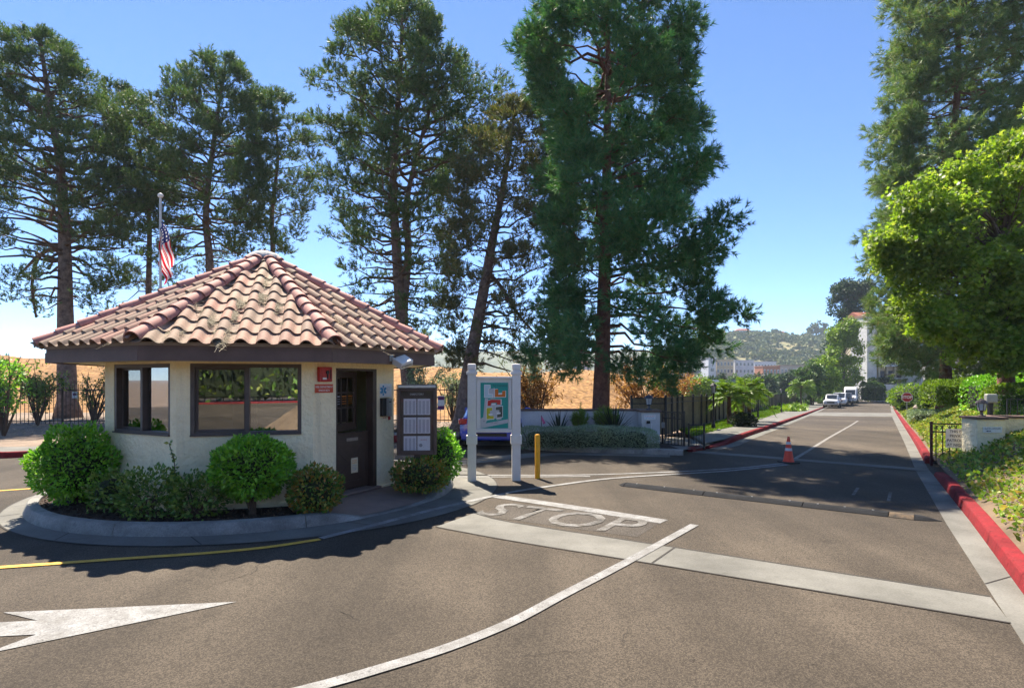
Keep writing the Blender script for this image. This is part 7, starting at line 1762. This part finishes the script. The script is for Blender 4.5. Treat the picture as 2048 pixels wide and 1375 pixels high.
# ---- far buildings
M['pane'] = mat('far_window_glass', (0.05, 0.065, 0.085), 0.15, spec=0.7)
def building(name, px0, px1, top, Y, depth, zb, m, label, floors=3, bays=4, roof='flat', roofm=None, win=True, group=None, rz=0.0):
    x0, x1 = (px0 - 1024) / FPX * Y, (px1 - 1024) / FPX * Y; zt = EYE + (HY - top) / FPX * Y; w = x1 - x0; h = zt - zb
    r = empty(name, ((x0 + x1) / 2, Y, zb), rz, label, 'building', group)
    b = MB(); b.box((0, depth / 2, h / 2), (w, depth, h)); b.build('wall', m, r)
    if roof == 'flat':
        b = MB(); b.box((0, depth / 2, h + 0.18), (w + 0.4, depth + 0.4, 0.36)); b.build('roof', roofm or m, r)
    elif roof == 'hip':
        e = 0.6; b = MB(); vs_ = [(-w / 2 - e, -e, h), (w / 2 + e, -e, h), (w / 2 + e, depth + e, h), (-w / 2 - e, depth + e, h), (-w / 2 + depth * 0.3, depth / 2, h + depth * 0.28), (w / 2 - depth * 0.3, depth / 2, h + depth * 0.28)]
        b.add(vs_, [(0, 1, 5, 4), (1, 2, 5), (2, 3, 4, 5), (3, 0, 4), (3, 2, 1, 0)]); b.build('roof', roofm, r)
    if win:
        fhh = h / floors; bw = w / bays; me = fm = None
        for i in range(floors):
            for k in range(bays):
                x = -w / 2 + bw * (k + 0.5); z = fhh * (i + 0.5)
                if me is None:
                    b = MB(); b.box((0, 0, 0), (bw * 0.55, 0.14, fhh * 0.52)); o = b.build('window', M['white'], r); fm = o.data; o.location = (x, -0.05, z)
                    b = MB(); b.box((0, -0.05, 0), (bw * 0.47, 0.1, fhh * 0.44)); o2 = b.build('pane', M['pane'], o); me = o2.data
                else: o = inst('window', fm, r, (x, -0.05, z)); inst('pane', me, o)
    return r
tanb = mat('tan_facade', (0.55, 0.45, 0.28), 0.9); whb = mat('pale_facade', (0.58, 0.60, 0.64), 0.9); brn = mat('brown_roof', (0.26, 0.17, 0.12), 0.9); redr = mat('red_clay_roof', (0.30, 0.10, 0.06), 0.9); orng = mat('orange_facade', (0.42, 0.17, 0.09), 0.9)
bgp = 'buildings below the hillside'
building('far_building', 1417, 1432, 716, 300, 12, -2.5, whb, 'narrow pale tower at the left of the far buildings', 4, 1, group=bgp)
building('far_building', 1433, 1467, 720, 305, 14, -2.5, tanb, 'tan four storey building beside the pale tower', 4, 5, group=bgp)
building('far_building', 1470, 1508, 721, 310, 14, -2.5, whb, 'bluish white four storey building in the far row', 4, 5, group=bgp)
building('far_building', 1509, 1552, 724, 330, 14, -2.5, whb, 'long lower white building right of the bluish white one', 3, 7, group=bgp)
building('far_building', 1526, 1560, 733, 280, 10, -2.5, orng, 'low orange brown building in front of the white row', 2, 5, group=bgp)
building('far_building', 1560, 1624, 731, 300, 16, -2.5, mat('beige_facade', (0.42, 0.36, 0.30), 0.9), 'wide low building with flat brown roof by the far trees', 2, 8, roofm=brn, group=bgp)
building('far_building', 1130, 1180, 728, 420, 16, -2.5, mat('pinkish_facade', (0.48, 0.36, 0.33), 0.9), 'pinkish roofed building seen left of the big pine stem', 2, 6, 'hip', redr, group=bgp)
building('far_building', 1345, 1412, 742, 320, 16, -2.5, mat('greyblue_facade', (0.22, 0.25, 0.30), 0.9), 'blue grey building half hidden under the pine boughs', 2, 7, group=bgp)
# shed on the lot
building('blue_shed', 1440, 1474, 764, 88, 4, -1.3, mat('blue_shed_paint', (0.13, 0.19, 0.27), 0.7), 'low blue grey shed on the dirt lot', 1, 3, win=False)
# houses on the hilltop
def on_hill(px, Y): x = (px - 1024) / FPX * Y; return x, hz_at(x, Y)
for px, w, lb in ((1487, 26, 'white house with red roof on the hilltop under round trees'), (1446, 10, 'small white house at the left of the hilltop'), (1566, 14, 'small pink roofed house on the hilltop')):
    x, z = on_hill(px, 545); r = building('hill_house', px - w / 2, px + w / 2, HY - (z + 3.4 - EYE) / 545 * FPX, 545, 7, z - 2.0, whb, lb, 1, 4, 'hip', redr, group='houses on the hilltop')
# skyline palms and trees on the hill
def sky_palm(px, top, Y, label):
    x, z = on_hill(px, Y); zt = EYE + (HY - top) / FPX * Y; r = empty('skyline_palm', (x, Y, z), 0, label, 'palm tree', 'palms on the hilltop'); h = zt - z
    b = MB(); b.tube([(0, 0, -0.5), (0.1, 0, h * 0.5), (0, 0, h - 0.5)], [0.35, 0.28, 0.25], 6); b.build('trunk', M['twig'], r)
    rg_ = np.random.default_rng(int(px)); n = 90; v = unit(rg_.normal(size=(n, 3)) + np.array([0, 0, 0.1])); acc = Acc(); acc.add(leaf_geo(np.tile([0, 0, h - 0.6], (n, 1)), v, rg_.uniform(1.2, 2.2, n), rg_, 0.3)); acc.build('crown', LM['fardark'], r)
for px, tp_, lb in ((1444.5, 661, 'lone palm at the left of the hilltop'), (1459, 664, 'palm beside the round hilltop trees'), (1520, 663, 'palm on the middle of the hilltop'), (1529, 661, 'taller palm on the middle of the hilltop'), (1546, 659, 'palm left of the pointed hilltop tree'), (1585, 666, 'palm at the right of the hilltop')): sky_palm(px, tp_, 552, lb)
def sky_tree(px, top, w, Y, lb, m, seed):
    x, z = on_hill(px, Y); zt = EYE + (HY - top) / FPX * Y; H = zt - z; W2 = w / FPX * Y
    broadleaf('skyline_tree', (x, Y, z - 0.5), H + 0.5, 0.4, [(0, 0, H * 0.6, W2 / 2, W2 / 2, H * 0.4), (W2 * 0.25, 0, H * 0.5, W2 / 3, W2 / 3, H * 0.35), (-W2 * 0.25, 0, H * 0.5, W2 / 3, W2 / 3, H * 0.35)], 30, 900, 2.2, seed, lb, m, group='trees on the hilltop', cl_r=1.6)
for i, (px, tp_, w, lb, m_) in enumerate(((1482, 664, 42, 'wide round tree crowning the left hilltop', 'hillscrub2'), (1440, 668, 18, 'small round tree at the left end of the hilltop', 'hillscrub2'), (1553, 659, 15, 'pointed dark conifer on the hilltop', 'fardark'), (1525, 668, 30, 'rounded trees on the middle of the hilltop', 'hillscrub2'), (1567, 667, 14, 'small dome shaped tree on the hilltop', 'far'), (1637, 640, 36, 'tall open crowned tree on the right of the skyline', 'hillscrub2'), (1612, 668, 16, 'low tree below the tall open crowned one', 'hillscrub'))): sky_tree(px, tp_, w, 540, lb, m_, 200 + i)
for i, (px, py, Y) in enumerate(((1579.5, 735, 140), (1598.5, 738, 140))):
    q = A(px, py, Y); r = empty('utility_pole', (q.x, Y, GZ(q.x, Y)), 0, ('left' if i == 0 else 'right') + 'most of two pale poles before the dark trees', 'pole', 'pale poles beyond the fence')
    b = MB(); b.tube([(0, 0, 0), (0, 0, q.z - GZ(q.x, Y))], [0.14, 0.10], 8); b.build('shaft', M['kerb'], r); b = MB(); b.box((0, 0, q.z - GZ(q.x, Y) - 0.4), (1.0, 0.12, 0.14)); b.build('arm', M['kerb'], r)

# ---- apartment block at the end of the street
AY = 113.0
def ax(px): return (px - 1024) / FPX * AY
def az(py): return EYE + (HY - py) / FPX * AY
cream = mat('cream_facade', (0.66, 0.57, 0.40), 0.9, scale=1); wht = mat('white_facade', (0.66, 0.65, 0.63), 0.9, scale=1)
ap = empty('apartment_block', (ax(1770), AY, -1.92), 0, 'cream and white apartment block with balconies at the street end', 'building')
O = Vector((ax(1770), AY, -1.92))
def apb(name, px0, px1, pt, pb, y0, y1, m, parent=ap, bevel=0.0):
    b = MB(); x0, x1, z0, z1 = ax(px0) - O.x, ax(px1) - O.x, az(pb) - O.z, az(pt) - O.z
    b.box(((x0 + x1) / 2, (y0 + y1) / 2, (z0 + z1) / 2), (x1 - x0, y1 - y0, z1 - z0)); return b.build(name, m, parent, bevel=bevel)
apb('stair_tower', 1731, 1750, 634, 800, -0.5, 5, wht); apb('tower_cap', 1730, 1751, 629, 634, -0.7, 5.2, brn)
main = apb('wall', 1750, 1990, 652, 768, 0.3, 14, cream)
b = MB(); x0, x1, zt = ax(1746) - O.x, ax(1994) - O.x, az(652) - O.z; b.add([(x0, -0.6, zt), (x1, -0.6, zt), (x1, 7, zt + 3.4), (x0, 7, zt + 3.4), (x0, 14.6, zt), (x1, 14.6, zt)], [(0, 1, 2, 3), (3, 2, 5, 4), (0, 3, 4), (1, 5, 2), (0, 4, 5, 1)]); b.build('roof', redr, ap)
for px in (1757, 1773, 1789, 1812, 1836, 1860, 1884): apb('pilaster', px - 1.6, px + 1.6, 654, 766, -0.3, 0.3, cream)
for k, (pt, pb) in enumerate(((657, 676), (686, 704), (713, 732), (741, 757))):
    for px0, px1 in ((1759, 1771), (1775, 1787), (1792, 1810), (1815, 1834), (1839, 1858), (1863, 1882)):
        w_ = apb('window', px0 + 1, px1 - 1, pt, pb, 0.1, 0.34, M['frame'], ap); apb('pane', px0 + 2, px1 - 2, pt + 1.2, pb - 1.2, 0.05, 0.2, M['pane'], w_)
        bl = apb('balcony', px0 - 0.5, px1 + 0.5, pb - 2, pb + 1.0, -1.3, 0.25, wht); apb('balcony_rail', px0 - 0.5, px1 + 0.5, pb - 9, pb - 7.5, -1.3, -1.2, M['brown_wood'], bl)
apb('podium', 1716, 1834, 768, 778, -3.4, 0.2, wht)
apb('garage_wall', 1722, 1768, 778, 804, -3.2, 0.1, wht); apb('garage_pier', 1800, 1834, 778, 804, -3.2, 0.1, wht)
apb('garage_back', 1768, 1800, 778, 804, 1.0, 2.0, mat('garage_dark', (0.035, 0.03, 0.035), 0.9)); apb('garage_door', 1772, 1786, 781, 800, -0.4, -0.2, mat('garage_grey', (0.22, 0.21, 0.24), 0.8))
apb('notice_panel', 1773, 1779, 783, 790, -0.6, -0.45, M['white'])
apb('lower_wing', 1796, 1862, 734, 770, -7.5, -1.0, wht)
for px0, px1 in ((1801, 1815), (1844, 1858)): w_ = apb('window', px0, px1, 742, 760, -7.65, -7.45, M['brown_wood']); apb('pane', px0 + 1.2, px1 - 1.2, 744, 759, -7.7, -7.55, M['pane'], w_)
hq = Vector(((1744 - 1024) / FPX * (AY - 5.2), AY - 5.2, -1.92))
hedge('hedge', (hq.x, hq.y, hq.z + 0.2), 4.0, 1.6, 3.1, 3600, 0.32, 120, 'tall clipped hedge at the garage wall behind the person', 'far', zb=0.0)
for i, (px, r_) in enumerate(((1752, 0.9), (1765, 1.3), (1735, 0.8))): shrub('terrace_shrub', (ax(px), AY - 1.8, az(768)), r_, 0.9, 0.55, 0.65, 500, 0.3, 121 + i, ['low shrub on the podium edge, middle one', 'dark rounded shrub on the podium under the balconies', 'leafy shrub on the podium by the white tower'][i], 'fardark', group='shrubs on the podium')
ys_ = empty('yellow_sign', ((1773 - 1024) / FPX * (AY - 4.6), AY - 4.6, -1.92), 0, 'small yellow board standing at the garage entrance', 'sign')
b = MB(); b.box((0, 0, 0.45), (0.62, 0.06, 0.8)); b.build('board', mat('sign_yellow', (0.65, 0.5, 0.02), 0.6), ys_); b = MB(); b.box((0, 0.1, 0.3), (0.5, 0.05, 0.6)); b.build('stand', M['black'], ys_)
# right-hand block behind the trees
RY = 52.0
building('terrace_house', 1960, 2200, 668, RY, 2.6, 1.2, wht, 'white apartment wing behind the trees on the right bank', 3, 7, 'flat', brn)
tw = empty('terrace_wall', ((1990 - 1024) / FPX * 36, 36, 0), math.radians(-8), 'low brown block wall on the upper right terrace', 'wall')
for r in range(3):
    for k in range(12):
        b = MB(); b.box((-2.6 + k * 0.46 + (0.23 if r % 2 else 0), 0, 1.55 + r * 0.21), (0.445, 0.25, 0.195)); b.build('block', mat('brown_block', (0.22, 0.16, 0.12), 0.9, rnd=0.2) if 'bblk' not in M else M['bblk'], tw)
        if 'bblk' not in M: M['bblk'] = bpy.data.materials['brown_block']
um = empty('patio_umbrella', ((2042 - 1024) / FPX * 40, 40, 2.0), 0, 'white patio umbrella at the right picture edge', 'umbrella')
b = MB(); b.tube([(0, 0, 0), (0, 0, 2.2)], 0.03, 8); b.build('pole', M['grey_metal'], um); b = MB(); b.lathe([(1.25, 1.55), (0.7, 1.9), (0.05, 2.2)], 8, cap=False); b.build('canopy', M['cream_white'], um)
gl = empty('globe_lamp', hb(1930, 34, 750, 0.2), 0, 'short lamp with a white globe before the upper hedge', 'lamp')
b = MB(); b.tube([(0, 0, 0), (0, 0, 0.85)], 0.035, 8); b.build('post', M['iron'], gl); b = MB(); b.lathe([(0.05, 0.85), (0.13, 0.92), (0.15, 1.0), (0.12, 1.1), (0.03, 1.15)], 12); b.build('globe', M['lampglass'], gl, smooth=True)
# stone steps up the bank
sx, sy = 29.6, 44.0; s0 = EYE - (818 - HY) / FPX * sy
stp = empty('stone_steps', (sx, sy, 0), math.radians(-38), 'stone steps with boulders climbing the bank behind the stop sign', 'steps')
for k in range(8):
    b = MB(); b.box((0.35 * k + 0.3, 0, s0 + 0.14 * k - 0.3), (0.42, 1.9, 0.75)); b.build('step', mat('step_stone', (0.40, 0.36, 0.30), 0.9, scale=4) if 'stp' not in M else M['stp'], stp, bevel=0.01)
    if 'stp' not in M: M['stp'] = bpy.data.materials['step_stone']
rr = random.Random(9)
for k in range(8):
    for sd_ in (-1, 1):
        b = MB(); b.lathe([(0.05, -0.2), (0.24, -0.12), (0.30, 0.02), (0.22, 0.16), (0.06, 0.22)], 8, (0.35 * k + 0.2, sd_ * 1.15, s0 + 0.14 * k + 0.15)); b.v = [(x + rr.gauss(0, .02), y + rr.gauss(0, .02), z + rr.gauss(0, .02)) for x, y, z in b.v]; b.build('boulder', M['bould'] if 'bould' in M else M.setdefault('bould', mat('boulder', (0.36, 0.30, 0.25), 0.95, scale=6, rnd=0.15)), stp)
for sd_ in (-0.85, 0.85):
    b = MB(); b.tube([(0.1, sd_, s0 + 0.2), (0.1, sd_, s0 + 1.05), (2.9, sd_, s0 + 2.2), (2.9, sd_, s0 + 1.2)], 0.025, 6); b.build('handrail', M['grey_metal'], stp)
q = P(1817, 829); wp = empty('white_post', (q.x * 1.0, q.y, GZ(q.x, q.y) + 0.1), 0, 'stubby white post at the foot of the stone steps', 'post')
b = MB(); b.tube([(0, 0, 0), (0, 0, 1.15)], 0.17, 14); b.build('shaft', wht, wp); b = MB(); b.lathe([(0.19, 1.15), (0.19, 1.2), (0.1, 1.24)], 14); b.build('cap', wht, wp)

# ---- planted bank and apartment front behind the viewer (seen in the window glass)
kerb('red_kerb', [Vector((x, -36.0 - 0.02 * x)) for x in range(44, -47, -3)], 0.17, 0.15, M['redkerb'])['kind'] = 'structure'
hedge('hedge', (-6, -40, 0.1), 100, 4.0, 6.5, 22000, 0.7, 130, 'long hedge across the road behind the viewer', 'shrub')

# ================================================================== HAZE
hz = MB(); hz.box((0, 520, 31), (2700, 1140, 70)); ho = hz.build('haze', [])
ho['kind'] = 'stuff'; ho['label'] = 'thin pale air haze over the whole valley'
hm = bpy.data.materials.new('haze'); hm.use_nodes = True; hm.node_tree.nodes.remove(hm.node_tree.nodes['Principled BSDF'])
pv = hm.node_tree.nodes.new('ShaderNodeVolumePrincipled'); pv.inputs['Color'].default_value = (0.72, 0.85, 1.0, 1); pv.inputs['Density'].default_value = 0.0003; pv.inputs['Anisotropy'].default_value = 0.2
hm.node_tree.links.new(pv.outputs[0], hm.node_tree.nodes['Material Output'].inputs['Volume'])
ho.data.materials.append(hm)
